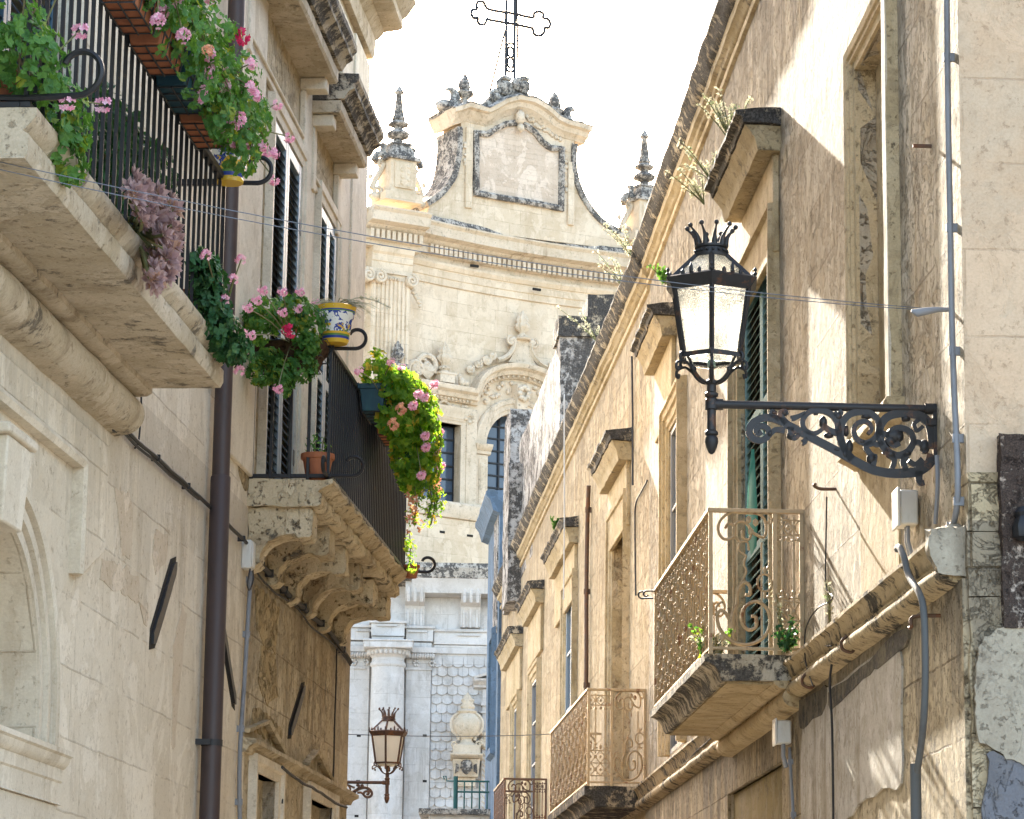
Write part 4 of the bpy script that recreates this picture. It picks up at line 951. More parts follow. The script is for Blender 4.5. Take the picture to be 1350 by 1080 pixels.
# brown pipe on the second house, dark slits
cable('drainpipe', R2, [(776, 640), (774, 700), (773, 780), (773, 860), (772, 960)], .03, M['brownrail'], 'thin rusty pipe down the warm house above its iron balcony', 'drainpipe', .05, 8, clips=3)
cable('wall_cable', R2, [(744, 520), (744, 600), (744, 700), (743, 790)], .010, M['dryc'] if 'dryc' in M else M['whitebox'], 'pale cord hanging straight down from the eaves of the warm house', 'cable', .32)
cable('wall_cable', R, [(873, 590), (860, 625), (844, 655), (840, 670), (838, 780)], .010, M['black'], 'black cable slanting down the plaster left of the grey window', 'cable', .03) if False else None
cable('wall_cable', R2, [(833, 470), (834, 560), (834, 640)], .012, M['black'], 'dark wire down the joint between the mansion and the warm house', 'cable', .03)
cable('wall_cable', R2, [(853, 632), (846, 648), (838, 666), (837, 700), (838, 785)], .011, M['black'], 'black cable kinking down the warm house right beside the bend', 'cable', .02)
# ================================================================= CHURCH at the end of the street
_d = ray(545, 300); _t = 75 / _d.y
CA = rad(30)
C = Fr(((CAMP + _d * _t).x, 75), (math.cos(CA), math.sin(CA)), (math.sin(CA), -math.cos(CA)))
CM, CH, CD = 3.8, 4.4, .55                    # middle, half width and depth of the concave upper front
def cn(a):
    q = min(1.0, abs(a - CM) / CH); return -CD * (1 - q * q)
def chit(px, py, off=0.0):
    n = off
    for _ in range(5):
        a, z = C.hit(px, py, n); n = cn(a) + off
    return a, z
chu = thing('church', tuple(C.pt(CM, 0, 0)), 'baroque pale stone church front with a scrolled gable closing the street', 'church')
def cz(px, py, off=0.0): return chit(px, py, off)[1]
aL, aR = -3.0, 11.5
NSEG = 40
def grid(a0, a1, k=NSEG): return [a0 + (a1 - a0) * i / k for i in range(k + 1)]
def curved(mb, prof, a0, a1, k=NSEG):       # profile (n, z) swept along the curved front
    mb.loft([[(a, cn(a) + n, z) for n, z in prof] for a in grid(a0, a1, k)]); return mb
zLedge = cz(600, 662, .3); zCorn = cz(600, 300, .5)
# window openings cut in the upper wall
w1 = chit(636, 600); w2 = chit(676, 600); wz0 = cz(655, 668); a1_, a2_ = w1[0], chit(722, 600)[0] - .05
aw0 = chit(640, 600)[0]; aC_ = chit(683, 500)[0]; rw = aC_ - aw0; zs_ = cz(640, 588)
# in front plane coordinates the round-headed window: springing at zs_, radius rw
archw = [(aC_ - rw, zLedge)] + [(aC_ + rw * math.cos(t), zs_ + rw * math.sin(t)) for t in [math.pi - math.pi * i / 20 for i in range(21)]] + [(aC_ + rw, zLedge)]
bw0, bw1 = chit(545, 600)[0], chit(606, 600)[0]; bz = cz(600, 560)
sidew = [(bw0, zLedge), (bw1, zLedge), (bw1, bz), (bw0, bz)]
# wall as a curved sheet with true holes: fill flat, cut finely, then bend
m = MB(W)
class _Bend(MB): pass
def bent_wall(outer, holes, n=0.0, cut=.35):
    mb = MB(C); mb.wall(outer, holes, n); 
    for a in grid(aL, aR, 44)[1:-1]:
        bmesh.ops.bisect_plane(mb.bm, geom=mb.bm.verts[:] + mb.bm.edges[:] + mb.bm.faces[:], plane_co=C.pt(a, 0, 0), plane_no=C.S)
    for v in mb.bm.verts:
        a, nn, z = C.inv(v.co); v.co = C.pt(a, nn + cn(a), z)
    return mb
mb = bent_wall([(aL, 9), (aR, 9), (aR, zCorn), (aL, zCorn)], [(archw, .55, False), (sidew, .55, False)]); mb.build('upper_wall', M['church'], chu, smooth=0)
m = MB(C); m.box(aL, aR, -12, -1.3, 0, zCorn - .1); m.box(aR - .02, aR, -12, .0, 0, zCorn - .1); m.box(aL, aL + .02, -12, 0, 0, zCorn - .1); m.build('nave', M['church'], chu)
def window(pts, a0, a1, z0, z1, cols, rows):
    m = MB(C); n = cn((a0 + a1) / 2) - .42
    m.poly_n(pts, n - .06, n - .03); o = m.build('window', M['glass'], chu)
    m = MB(C)
    for i in range(cols + 1): a = a0 + (a1 - a0) * i / cols; m.box(a - .025, a + .025, n - .03, n + .02, z0, z1)
    m.build('glazing_bar', M['iron'], o)
    m = MB(C)
    for i in range(rows + 1): z = z0 + (z1 - z0) * i / rows; m.box(a0, a1, n - .03, n + .015, z - .02, z + .02)
    m.build('cross_bar', M['iron'], o)
window(archw, aC_ - rw, aC_ + rw, zLedge, zs_ + rw, 3, 8)
window(sidew, bw0, bw1, zLedge, bz, 3, 6)
def cs(path, prof): return MB(C).sweep(path, prof, nf=cn)
# architraves
arc = lambda r, a0=0.0, a1=math.pi, k=28: [(aC_ + r * math.cos(a1 + (a0 - a1) * i / k), zs_ + r * math.sin(a1 + (a0 - a1) * i / k)) for i in range(k + 1)]
m = cs(arc(rw)[::1], [(0, -.35), (0, .04), (.10, .05), (.11, .08), (.24, .09), (.25, .13), (.36, .15), (.40, .1), (.40, 0)]); m.build('window_arch', M['churchS'], chu, smooth=30)
for sg in (-1, 1):
    a = aC_ + sg * (rw + .17)
    m = MB(C); n = cn(a)
    m.box(a - .17, a + .17, n, n + .12, zLedge, zs_ - .28); m.box(a - .1, a + .1, n + .12, n + .14, zLedge + .1, zs_ - .4)
    m.poly_s([(n, zs_ - .28), (n + .16, zs_ - .26), (n + .17, zs_ - .18), (n + .24, zs_ - .12), (n + .28, zs_ - .04), (n + .28, zs_), (n, zs_)], a - .24, a + .24)
    for k in range(9): m.blob((a, n + .14, zLedge + .3 + k * (zs_ - .8 - zLedge) / 9), (.09, .05, .11))
    m.build('window_jamb', M['churchS'], chu, smooth=40)
# square side window surround
m = cs([(bw1, zLedge), (bw1, bz), (bw0, bz)], [(0, -.5), (0, .06), (-.14, .07), (-.15, .10), (-.30, .11), (-.36, .14), (-.44, .14), (-.45, 0)]); m.build('window_surround', M['churchS'], chu, smooth=30)
m = MB(C)
for a in (bw1 + .22, bw0 + .5): 
    for k in range(7): m.blob((a + .12 * math.cos(k * 2.4), cn(a) + .13, bz + .2 + .10 * math.sin(k * 2.4)), (.08, .05, .07))
m.build('rosette', M['churchS'], chu, smooth=60)
# the canopy cornice that rises into an arch over the window, with its carved frieze
zE = cz(560, 502, .4); aT0 = chit(546, 500)[0]; aT1 = chit(622, 505)[0]; rT = (aC_ - aT1)
hA_ = cz(685, 480, .4) - zE
pathT = [(aT0, zE), (aT1 - .05, zE)] + [(aC_ - rT * math.cos(math.pi * i / 24), zE + hA_ * math.sin(math.pi * i / 24)) for i in range(1, 24)] + [(aC_ + rT + .05, zE), (aC_ + rT + 2.2, zE)]
m = cs(pathT, [(-.34, 0), (-.34, .06), (-.26, .12), (-.24, .2), (-.14, .26), (-.08, .38), (.0, .42), (.04, .42), (.07, 0)]); m.build('canopy_cornice', M['churchS'], chu, smooth=30)
m = MB(C)
for i in range(len(pathT) - 1):
    p, q = Vector(pathT[i]), Vector(pathT[i + 1]); L_ = (q - p).length; k = max(1, int(L_ / .12)); d = (q - p) / k; h = Vector((-d.y, d.x)).normalized()
    for j in range(k):
        c = p + d * (j + .5) - h * .29; m.blob((c.x, cn(c.x) + .16, c.y), (.035, .05, .05), 1)
m.build('dentil', M['churchS'], chu, smooth=0)
rr = random.Random(5)
m = MB(C)
for i in range(len(pathT) - 1):
    p, q = Vector(pathT[i]), Vector(pathT[i + 1]); L_ = (q - p).length; k = max(1, int(L_ / .10)); d = (q - p) / k; h = Vector((-d.y, d.x)).normalized()
    for j in range(k):
        c = p + d * (j + .5) - h * rr.uniform(.42, .72); m.blob((c.x, cn(c.x) + .03, c.y), (rr.uniform(.05, .1), .07, rr.uniform(.05, .1)), 1)
    
for sg in (0,):
    for cx_ in (aC_ - rT * .72, aC_ + rT * .6, (aT0 + aT1) / 2): 
        z_ = zE - .55 if cx_ < aT1 else zE + hA_ * .45
        m.tube([(a, cn(a) + .08, z) for a, z in spiral(cx_, z_, .22, .03, 0, 9, 24)], .035, 5)
m.build('carved_frieze', M['churchS'], chu, smooth=60)
m = cs([(aT0, zE - .8), (aT1, zE - .8)], [(-.05, 0), (-.05, .08), (.06, .10), (.06, 0)]); m.build('fillet', M['churchS'], chu)
# keystone console
m = MB(C); zk = zs_ + rw; n = cn(aC_)
m.loft([[(aC_ - .16, n, zk - .1), (aC_ + .16, n, zk - .1), (aC_ + .22, n, zk + .75), (aC_ - .22, n, zk + .75)], [(aC_ - .14, n + .22, zk - .1), (aC_ + .14, n + .22, zk - .1), (aC_ + .2, n + .32, zk + .75), (aC_ - .2, n + .32, zk + .75)]])
m.lathe((aC_, n + .2), [(.02, zk - .2), (.13, zk - .12), (.16, zk - .02), (.1, zk + .06)], 10)
for k in range(8): m.blob((aC_ + .14 * math.cos(k * .8), n + .34, zk + .5 + .16 * math.sin(k * .8)), .09)
m.build('keystone', M['churchS'], chu, smooth=50)
# crest on top of the canopy: volutes, scroll shields and urn finials
def urn(mb, c, z, s, fl=.10):
    mb.lathe(c, [(.20 * s, z), (.20 * s, z + .06 * s), (.10 * s, z + .12 * s), (.09 * s, z + .2 * s), (.24 * s, z + .34 * s), (.27 * s, z + .46 * s), (.20 * s, z + .54 * s), (.19 * s, z + .58 * s), (.23 * s, z + .66 * s), (.17 * s, z + .78 * s), (.12 * s, z + .84 * s), (.13 * s, z + .90 * s), (.06 * s, z + .96 * s), (.06 * s, z + 1.0 * s), (.01, z + 1.06 * s)], 24, 0, fl, 8)
def cre(px, py): a, z = chit(px, py, .2); return a, z
m = MB(C)
zTp = zE + hA_ + .07; n = cn(aC_) + .2; q_ = .60
for sg in (-1, 1):
    P = [(aC_ + sg * x * .8, n, zTp + z * q_) for x, z in ((.95, .0), (.72, .12), (.5, .34), (.36, .62), (.30, .95), (.36, 1.08), (.44, 1.0), (.38, .92))]
    m.tube(smooth_path(P, 4), .075, 7); m.tube(smooth_path([(a, nn + .07, z) for a, nn, z in P[:5]], 4), .035, 5)
    m.tube([(aC_ + sg * .36 + q[0], n + .03, zTp + .98 * q_ + q[1]) for q in spiral(0, 0, .13, .02, 1.5, 1.5 - sg * 8, 20)], .04, 6)
    for (x, z, r) in ((1.1, -.02, .16), (1.36, -.17, .12), (.92, .1, .10), (1.6, -.34, .12)):
        m.tube([(aC_ + sg * (x + q[0]), n, zTp + z + q[1]) for q in spiral(0, 0, r, .03, 2.2 if sg < 0 else .9, (2.2 + 7) if sg < 0 else (.9 - 7), 20)], .045, 6)
        m.blob((aC_ + sg * x, n, zTp + z), (r * .8, .08, r * .8))
m.poly_n([(aC_ - .42, zTp), (aC_ + .42, zTp), (aC_ + .24, zTp + .33), (aC_ + .16, zTp + .66), (aC_ - .16, zTp + .66), (aC_ - .24, zTp + .33)], n - .15, n + .02)
m.lathe((aC_, n), [(.22, zTp + .65), (.24, zTp + .69), (.14, zTp + .73)], 14); urn(m, (aC_, n), zTp + .72, .72, .14)
m.build('window_crest', M['churchS'], chu, smooth=50)
m = MB(C); a, z = cre(585, 498); n = cn(a) + .22; z = zE + .07
m.box(a - .22, a + .22, n - .2, n + .2, z, z + .22); m.box(a - .26, a + .26, n - .22, n + .22, z + .22, z + .27); m.lathe((a, n), [(.16, z + .27), (.11, z + .34), (.16, z + .40)], 12); urn(m, (a, n), z + .38, .72, .14)
for px, sc2 in ((566, 1), (552, .7)):
    b = cre(px, 480)[0]
    m.tube([(b + q[0], n, z + .42 * sc2 + q[1]) for q in spiral(0, 0, .36 * sc2, .05, 3.9, -4.4, 26)], .075, 6); m.blob((b, n, z + .3), (.2 * sc2, .08, .26 * sc2))
for k in range(10): m.blob((a - .95 + .075 * k, n, z + .42 + .18 * math.sin(k * .45)), (.05, .06, .07))
b = cre(607, 490)[0]; m.blob((b, n, z + .1), (.12, .1, .14)); m.blob((b + .12, n, z + .08), (.1, .1, .1)); m.blob((b - .08, n, z + .24), (.06, .06, .1))
m.build('shell_crest', M['churchS'], chu, smooth=50)
# lower bases of the pair of dark finials in front of the pilaster
m = MB(C); a = cre(517, 470)[0]; n = .5; z = zE + .07
m.box(a - .24, a + .24, n - .2, n + .2, z, z + .18); urn(m, (a, n), z + .16, .62, .16); m.build('finial', M['churchK'], chu, smooth=50)
# plain ledge and moulding below the upper windows
m = MB(C); curved(m, [(0, zLedge - .5), (.30, zLedge - .42), (.34, zLedge - .3), (.34, zLedge - .06), (.30, zLedge), (-.6, zLedge + .01)], aL, aR); m.build('sill_course', M['churchS'], chu, smooth=30)
m = MB(C); curved(m, [(.25, 8.5), (.25, zLedge - .45), (0, zLedge - .45), (0, 8.5)], aL, aR, 20); m.build('band_wall', M['church'], chu, smooth=0)
# ionic pilaster
pA0, pA1 = C.sx(490, 420, .35), C.sx(541, 420, .35); pzc = C.zy(515, 366, .4)
m = MB(C); m.box(pA0, pA1, -.3, .30, zLedge, pzc)
for i in range(9): a = pA0 + .08 + (pA1 - pA0 - .16) * i / 8; m.lathe((a, .30), [(.05, zLedge + .3), (.05, pzc - .05)], 8)
m.build('pilaster', M['church'], chu, smooth=40)
m = MB(C)
m.box(pA0 - .22, pA1 + .06, -.3, .42, pzc + .10, pzc + .2); m.box(pA0 - .08, pA1 + .0, -.3, .36, pzc - .05, pzc + .10)
for a in (pA0 - .16, pA0 + .18, pA1 - .02):
    m.tube([(a + q[0], .46, pzc - .02 + q[1]) for q in spiral(0, 0, .17, .02, 1.57, 1.57 - 11, 30)], .04, 6); m.lathe((a, .40), [(.01, pzc), (.01, pzc)], 4) if False else None
    m.poly_n([(a + .17 * math.cos(t * math.pi / 8), pzc - .02 + .17 * math.sin(t * math.pi / 8)) for t in range(16)], .1, .44)
for k in range(6): m.blob((pA0 + .34 + k * .075, .40, pzc - .02), (.03, .03, .045))
for k in range(14): m.blob((pA1 + .10 + .30 * (k / 14), .2, pzc - .15 - .45 * (k / 14) + .06 * math.sin(k * 2)), (.06, .06, .06))
m.build('capital', M['churchS'], chu, smooth=50)
# architrave lines + main cornice with dentils, breaking forward over the pilaster
zA0 = cz(600, 372); 
m = MB(C); 
curved(m, [(0, pzc + .2), (.05, pzc + .2), (.05, pzc + .38), (.08, pzc + .40), (.08, pzc + .6), (.12, pzc + .62), (.18, pzc + .72), (.18, pzc + .78), (0, pzc + .8)], aL, aR); m.build('architrave', M['church'], chu, smooth=25)
m = MB(C); m.poly_s([(0, pzc + .2), (.38, pzc + .2), (.38, pzc + .4), (.41, pzc + .42), (.41, pzc + .6), (.47, pzc + .66), (.50, pzc + .78), (0, pzc + .8)], pA0 - .05, pA1 + .02); m.box(pA0, pA1, -.1, .36, pzc + .8, zCorn - .9); m.build('architrave_break', M['church'], chu, smooth=25)
dz = zCorn
PC = [(0, dz - .95), (.10, dz - .93), (.10, dz - .78), (.22, dz - .76), (.22, dz - .52), (.30, dz - .48), (.36, dz - .4), (.62, dz - .36), (.64, dz - .12), (.72, dz - .04), (.72, dz), (-.5, dz + .05)]
m = MB(C); curved(m, PC, aL, aR); m.refine(.4, 2); m.jitter(.01, 3); m.build('cornice', M['churchS'], chu, smooth=30)
m = MB(C); m.poly_s([(n + .34 if n > 0 else n, z) for n, z in PC], pA0 - .35, pA1 + .22); m.build('cornice_break', M['churchS'], chu, smooth=30)
m = MB(C)
for a in grid(pA1 + .75, aR - .2, 68): m.box(a - .05, a + .05, cn(a) + .10, cn(a) + .34, dz - .76, dz - .53)
for a in grid(pA0 - .2, pA1 + .1, 9): m.box(a - .05, a + .05, .5, .68, dz - .76, dz - .53)
m.build('dentil', M['churchS'], chu, smooth=0)
# blackened blocking course above the cornice
m = MB(C); curved(m, [(.1, dz), (.66, dz + .02), (.60, dz + .16), (.1, dz + .3)], pA1 + .4, aR); m.refine(.4, 2); m.jitter(.03, 2); m.build('roof_edge', M['churchK'], chu, smooth=40)
# ---- gable
def gp(px, py, n=.15): return C.hit(px, py, n)
sil = [(560, 297), (566, 270), (584, 257), (597, 241), (604, 225), (607, 208), (608, 185), (608, 152), (600, 148), (609, 143), (620, 147), (636, 150), (646, 146), (660, 138), (677, 133), (697, 137), (714, 147), (729, 160), (741, 166), (756, 169), (771, 173), (765, 182), (757, 186), (754, 200), (755, 222), (761, 247), (772, 270), (786, 288), (803, 303), (824, 312), (824, 330)]
sp_ = [gp(*p) for p in sil]
m = MB(C); m.poly_n(sp_, -.85, .15); m.build('gable', M['church'], chu, smooth=0)
top = [gp(*p) for p in ((592, 149), (600, 147), (612, 143), (624, 147), (637, 150), (646, 146), (660, 138), (677, 133), (697, 137), (714, 147), (729, 160), (741, 166), (756, 170), (772, 175))]
m = MB(C); m.sweep(top, [(-.34, -.9), (-.34, .17), (-.26, .22), (-.2, .34), (-.08, .40), (-.05, .52), (.06, .55), (.09, .5), (.10, -1.0)]); m.refine(.3, 2); m.jitter(.015, 4); m.build('gable_cornice', M['churchS'], chu, smooth=35)
m = MB(C); m.sweep(top, [(.06, -.95), (.06, .56), (.10, .54), (.15, .3), (.16, -.95)]); m.refine(.25, 2); m.jitter(.035, 3, .015); m.build('gable_coping', M['churchK'], chu, smooth=40)
# concave scroll edges, blackened on their backs
for P in (((606, 168), (606, 190), (604, 212), (599, 232), (590, 247), (577, 260), (563, 270)), ((756, 190), (755, 215), (759, 240), (768, 262), (781, 281), (799, 298), (826, 312))):
    q = smooth_path([gp(*p) for p in P], 3); sg = -1 if P[0][0] < 700 else 1
    m = MB(C); m.sweep(q, [(-.06 * -sg * -1, -.95), (sg * .10, -.95), (sg * .10, .22), (sg * -.06, .22)]); m.refine(.3, 2); m.jitter(.012, 4); m.build('scroll_edge', M['churchK'], chu, smooth=40)
# tablet with stepped frame
tb = [gp(*p) for p in ((627, 255), (627, 177), (641, 178), (651, 172), (664, 165), (678, 163), (692, 167), (704, 176), (714, 189), (724, 196), (739, 198), (738, 275))]
m = MB(C); m.poly_n(tb, .1, .17); m.build('tablet', stone('inscribed_tablet', (.66, .545, .42), (.58, .465, .35), (.46, .345, .25), (.6, .15), .2, .3, bump=.5, grime=.5, pale=.9), chu)
m = MB(C); m.sweep(tb, [(-.07, .15), (-.07, .24), (0, .29), (.08, .26), (.08, .15)], closed=True); m.refine(.15, 2); m.jitter(.025, 9); m.build('tablet_frame', M['churchK'], chu, smooth=40)
m = MB(C)
for p0, p1, kk in (((632, 160), (664, 150), 12), (((690), 152), (738, 184), 16), ((744, 200), (744, 250), 12), ((615, 190), (615, 240), 10)):
    for i in range(kk):
        t_ = i / (kk - 1); a, z = gp(p0[0] + (p1[0] - p0[0]) * t_ + rr.uniform(-2, 2), p0[1] + (p1[1] - p0[1]) * t_ + rr.uniform(-2.5, 2.5)); m.blob((a, .17, z), (rr.uniform(.05, .1), .05, rr.uniform(.05, .1)))
a, z = gp(682, 157); m.blob((a, .3, z), (.16, .16, .25)); m.blob((a, .34, z - .3), (.12, .12, .14))
m.build('gable_carving', M['churchS'], chu, smooth=60)
m = MB(C)
for px0, px1 in ((613, 622), (748, 756)):
    a0, a1 = gp(px0, 220)[0], gp(px1, 220)[0]; m.box(a0, a1, .14, .22, gp(617, 275)[1], gp(617, 168 if px0 < 700 else 190)[1])
m.build('gable_strip', M['church'], chu, bevel=.02)
# crest on the gable: scrolls, flame finials and the central coat carving
m = MB(C)
c = gp(677, 118); n = -.1
m.poly_n([gp(*p) for p in ((632, 140), (645, 131), (660, 118), (668, 108), (680, 107), (690, 106), (699, 113), (697, 122), (706, 133), (720, 142), (730, 152), (714, 148), (697, 138), (677, 133), (660, 138), (646, 146))], -.35, .1)
for px, py, r in ((668, 115, .3), (692, 113, .24), (655, 128, .2), (712, 140, .16), (684, 112, .16)):
    a, z = gp(px, py); m.tube([(a + q[0], .12, z + q[1]) for q in spiral(0, 0, r, .04, 1, 9, 24)], .07, 6); m.blob((a, .05, z), (r, .2, r * .9))
m.refine(.2, 2); m.jitter(.03, 5, .015); m.build('gable_crest', M['churchK'], chu, smooth=60)
for px, py in ((622, 140), (741, 163)):
    a, z = gp(px, py); z += .2; m = MB(C)
    m.lathe((a, -.25), [(.22, z - .35), (.2, z - .1), (.1, z - .08)], 10); m.lathe((a, -.25), [(.14, z - .1), (.10, z + .1), (.24, z + .22), (.27, z + .28), (.12, z + .34), (.17, z + .46), (.14, z + .6), (.07, z + .72), (.02, z + .82)], 10, 0, .14, 5); m.refine(.12, 1); m.jitter(.04, 6); m.build('finial', M['churchK'], chu, smooth=60)
for px, py, sg in ((599, 146, 1), (763, 172, -1)):
    a, z = gp(px, py); z += .16; m = MB(C)
    P = [(a, -.2, z - .1), (a + sg * .16, -.2, z + .12), (a + sg * .20, -.2, z + .36), (a + sg * .08, -.2, z + .54), (a - sg * .08, -.2, z + .50)]
    m.tube(smooth_path(P, 4), [.24 - .013 * i for i in range(17)], 8); m.blob((a - sg * .12, -.2, z + .05), (.28, .3, .2)); m.jitter(.02, 5); m.build('gable_scroll', M['churchK'], chu, smooth=60)
# ---- the two obelisk pinnacles over the ends
def pinnacle(px, pyb, pyt, short=0):
    nb_ = .25
    a, zb = C.hit(px, pyb, nb_); zt = C.zy(px, pyt, nb_); H = zt - zb; u = H / 3.1
    m = MB(C)
    m.box(a - .52 * u, a + .52 * u, nb_ - .4 * u, nb_ + .4 * u, zb, zb + .22 * u); m.box(a - .36 * u, a + .36 * u, nb_ - .34 * u, nb_ + .34 * u, zb + .22 * u, zb + 1.08 * u)
    m.box(a - .26 * u, a + .26 * u, nb_ + .34 * u, nb_ + .38 * u, zb + .34 * u, zb + 1.0 * u)
    for k in range(10): m.blob((a + .12 * u * math.cos(k * 2.1), nb_ + .39 * u, zb + (.4 + .055 * k) * u), (.06 * u, .03, .05 * u))
    o = m.build('pinnacle', M['church'], chu, smooth=40)
    m = MB(C)
    for sg in (-1, 1):
        P = [(a + sg * .40 * u, nb_, zb + 1.0 * u), (a + sg * .48 * u, nb_, zb + .8 * u), (a + sg * .62 * u, nb_, zb + .55 * u), (a + sg * .72 * u, nb_, zb + .3 * u)]
        m.tube(smooth_path(P, 4), .075 * u, 6)
        m.tube([(a + sg * .52 * u + q[0], nb_, zb + .26 * u + q[1]) for q in spiral(0, 0, .17 * u, .03, 0, 9 * sg, 22)], .06 * u, 6)
        m.tube([(a + sg * .46 * u + q[0], nb_, zb + .98 * u + q[1]) for q in spiral(0, 0, .11 * u, .02, 0, -9 * sg, 20)], .045 * u, 6)
        m.blob((a + sg * .62 * u, nb_, zb + .12 * u), (.22 * u, .14, .12 * u)); m.blob((a + sg * .76 * u, nb_, zb + .62 * u), (.07 * u, .07 * u, .08 * u))
    m.build('volute', M['churchS'], o, smooth=60)
    m = MB(C)
    m.box(a - .46 * u, a + .46 * u, nb_ - .42 * u, nb_ + .42 * u, zb + 1.08 * u, zb + 1.16 * u)
    m.taper((a, nb_), (.34 * u, .34 * u), (.24 * u, .24 * u), zb + 1.16 * u, zb + 1.5 * u)
    for sg in (-1, 1):
        m.tube(smooth_path([(a + sg * .3 * u, nb_, zb + 1.2 * u), (a + sg * .5 * u, nb_, zb + 1.24 * u), (a + sg * .62 * u, nb_, zb + 1.16 * u), (a + sg * .66 * u, nb_, zb + 1.04 * u)], 4), .09 * u, 7)
        m.tube(smooth_path([(a + sg * .36 * u, nb_, zb + 1.2 * u), (a + sg * .42 * u, nb_, zb + 1.36 * u), (a + sg * .38 * u, nb_, zb + 1.48 * u), (a + sg * .48 * u, nb_, zb + 1.46 * u)], 4), .07 * u, 7)
    m.box(a - .27 * u, a + .27 * u, nb_ - .27 * u, nb_ + .27 * u, zb + 1.5 * u, zb + 1.56 * u)
    m.build('pedestal', M['churchK'], o, smooth=45)
    m = MB(C); z = zb + 1.56 * u
    m.lathe((a, nb_), [(.18 * u, z), (.12 * u, z + .06 * u), (.11 * u, z + .12 * u), (.27 * u, z + .2 * u), (.29 * u, z + .27 * u), (.2 * u, z + .34 * u), (.11 * u, z + .40 * u), (.12 * u, z + .44 * u), (.25 * u, z + .5 * u), (.26 * u, z + .54 * u), (.13 * u, z + .62 * u), (.17 * u, z + .66 * u), (.15 * u, z + .72 * u)], 16, 0, .06, 8)
    m.lathe((a, nb_), [(.14 * u, z + .72 * u), (.07 * u, z + 1.30 * u), (.13 * u, z + 1.36 * u), (.10 * u, z + 1.42 * u), (.01 * u, z + 1.56 * u)], 8)
    m.build('obelisk', M['churchK'], o, smooth=50)
pinnacle(523, 270, 113); pinnacle(849, 322, 172)

# ---- lower, convex storey of the church seen over the rooftops
_d = ray(515, 900); _t = 73 / _d.y
Lc = Fr(((CAMP + _d * _t).x, 73), (math.cos(rad(2)), math.sin(rad(2))), (math.sin(rad(2)), -math.cos(rad(2))))
def lh(px, py, n=0.0): return Lc.hit(px, py, n)
lx = lambda px, n=0.0: Lc.sx(px, 900, n)
lz = lambda py, n=0.0: Lc.zy(540, py, n)
x0_, x1_ = lx(425), lx(672)
m = MB(Lc); m.box(x0_, x1_, -1.0, 0, 0, lz(750)); m.build('lower_wall', M['churchL'], chu)
m = MB(Lc); m.box(lx(535), lx(568), 0, .12, 0, lz(866)); m.box(x0_, lx(487), 0, .12, 0, lz(866)); m.build('lower_pilaster', M['churchL'], chu, bevel=.01)
def lprof(P, a0, a1, name='entablature', mat='churchL', jit=.004):
    m = MB(Lc); m.poly_s(P, a0, a1, 12); m.build(name, M[mat], chu, smooth=25)
zt0 = lz(748)
# crowning cornice (mossy top)
lprof([(-.8, zt0 + .25), (.75, zt0 + .02), (.78, zt0 - .1), (.74, zt0 - .22), (.72, zt0 - .34), (.66, zt0 - .40), (.2, zt0 - .42), (0, zt0 - .5)], x0_, x1_, 'lower_cornice', 'churchK')
lprof([(0, lz(787)), (.56, lz(785)), (.58, lz(779)), (.66, lz(770)), (.72, lz(765)), (.3, lz(763)), (0, lz(763))], lx(540), x1_, 'cornice_bed', 'churchL')
for px in (545, 609 + 10, 660):
    m = MB(Lc)
    a0, a1 = lx(px - 13, .3), lx(px + 13, .3)
    P = [(0, lz(828)), (.12, lz(826)), (.14, lz(806)), (.2, lz(800)), (.42, lz(796)), (.52, lz(790)), (.55, lz(782)), (.52, lz(777)), (.5, lz(770)), (0, lz(770))]
    m.poly_s(P, a0, a1)
    for k in range(3): a = a0 + (a1 - a0) * (k + .5) / 3; m.lathe((a, .13), [(.045, lz(827)), (.045, lz(800))], 6); m.tube([(a, .50, lz(796)), (a, .57, lz(786)), (a, .54, lz(778))], .045, 6)
    m.build('console', M['churchL'], chu, smooth=40)
m = MB(Lc)
for px0, px1 in ((560, 602), (640, 650), (540, 556)):
    for k in range(14):
        px = px0 + (px1 - px0) * k / 13; a = lx(px, .4); zz = lz(772 + 4 * math.sin((k / 13) * math.pi)); m.blob((a, .34, zz + rr.uniform(-.04, .04)), (.10, .10, .08))
m.build('garland', M['churchS'], chu, smooth=60)
m = MB(Lc)
for (a0, a1, n, y0, y1) in ((lx(488), lx(532), .55, 826, 843), (lx(534), lx(570), .2, 830, 847), (x0_, lx(486), .2, 830, 847), (lx(571), x1_, .10, 833, 850), (lx(489), lx(531), .5, 843, 852), (lx(533), lx(568), .16, 848, 858), (x0_, lx(487), .16, 848, 858), (lx(571), x1_, .06, 850, 862)):
    m.box(a0, a1, 0, n, lz(y1) + .01, lz(y0))
    m.box(a0 - .05, a1 + .05, 0, n + .06, lz(y0), lz(y0) + .07) if y0 < 840 else None
m.build('architrave_block', M['churchL'], chu, bevel=.012)
m = MB(Lc)
for px0, px1, n, py in ((497, 520, .60, 827), (538, 560, .25, 832), (470, 486, .25, 832), (604, 630, .15, 835)):
    for k in range(7): a = lx(px0 + (px1 - px0) * k / 6, n); m.box(a - .035, a + .035, 0, n, lz(py + 3), lz(py) - .01)
m.build('gutta', M['churchL'], chu)
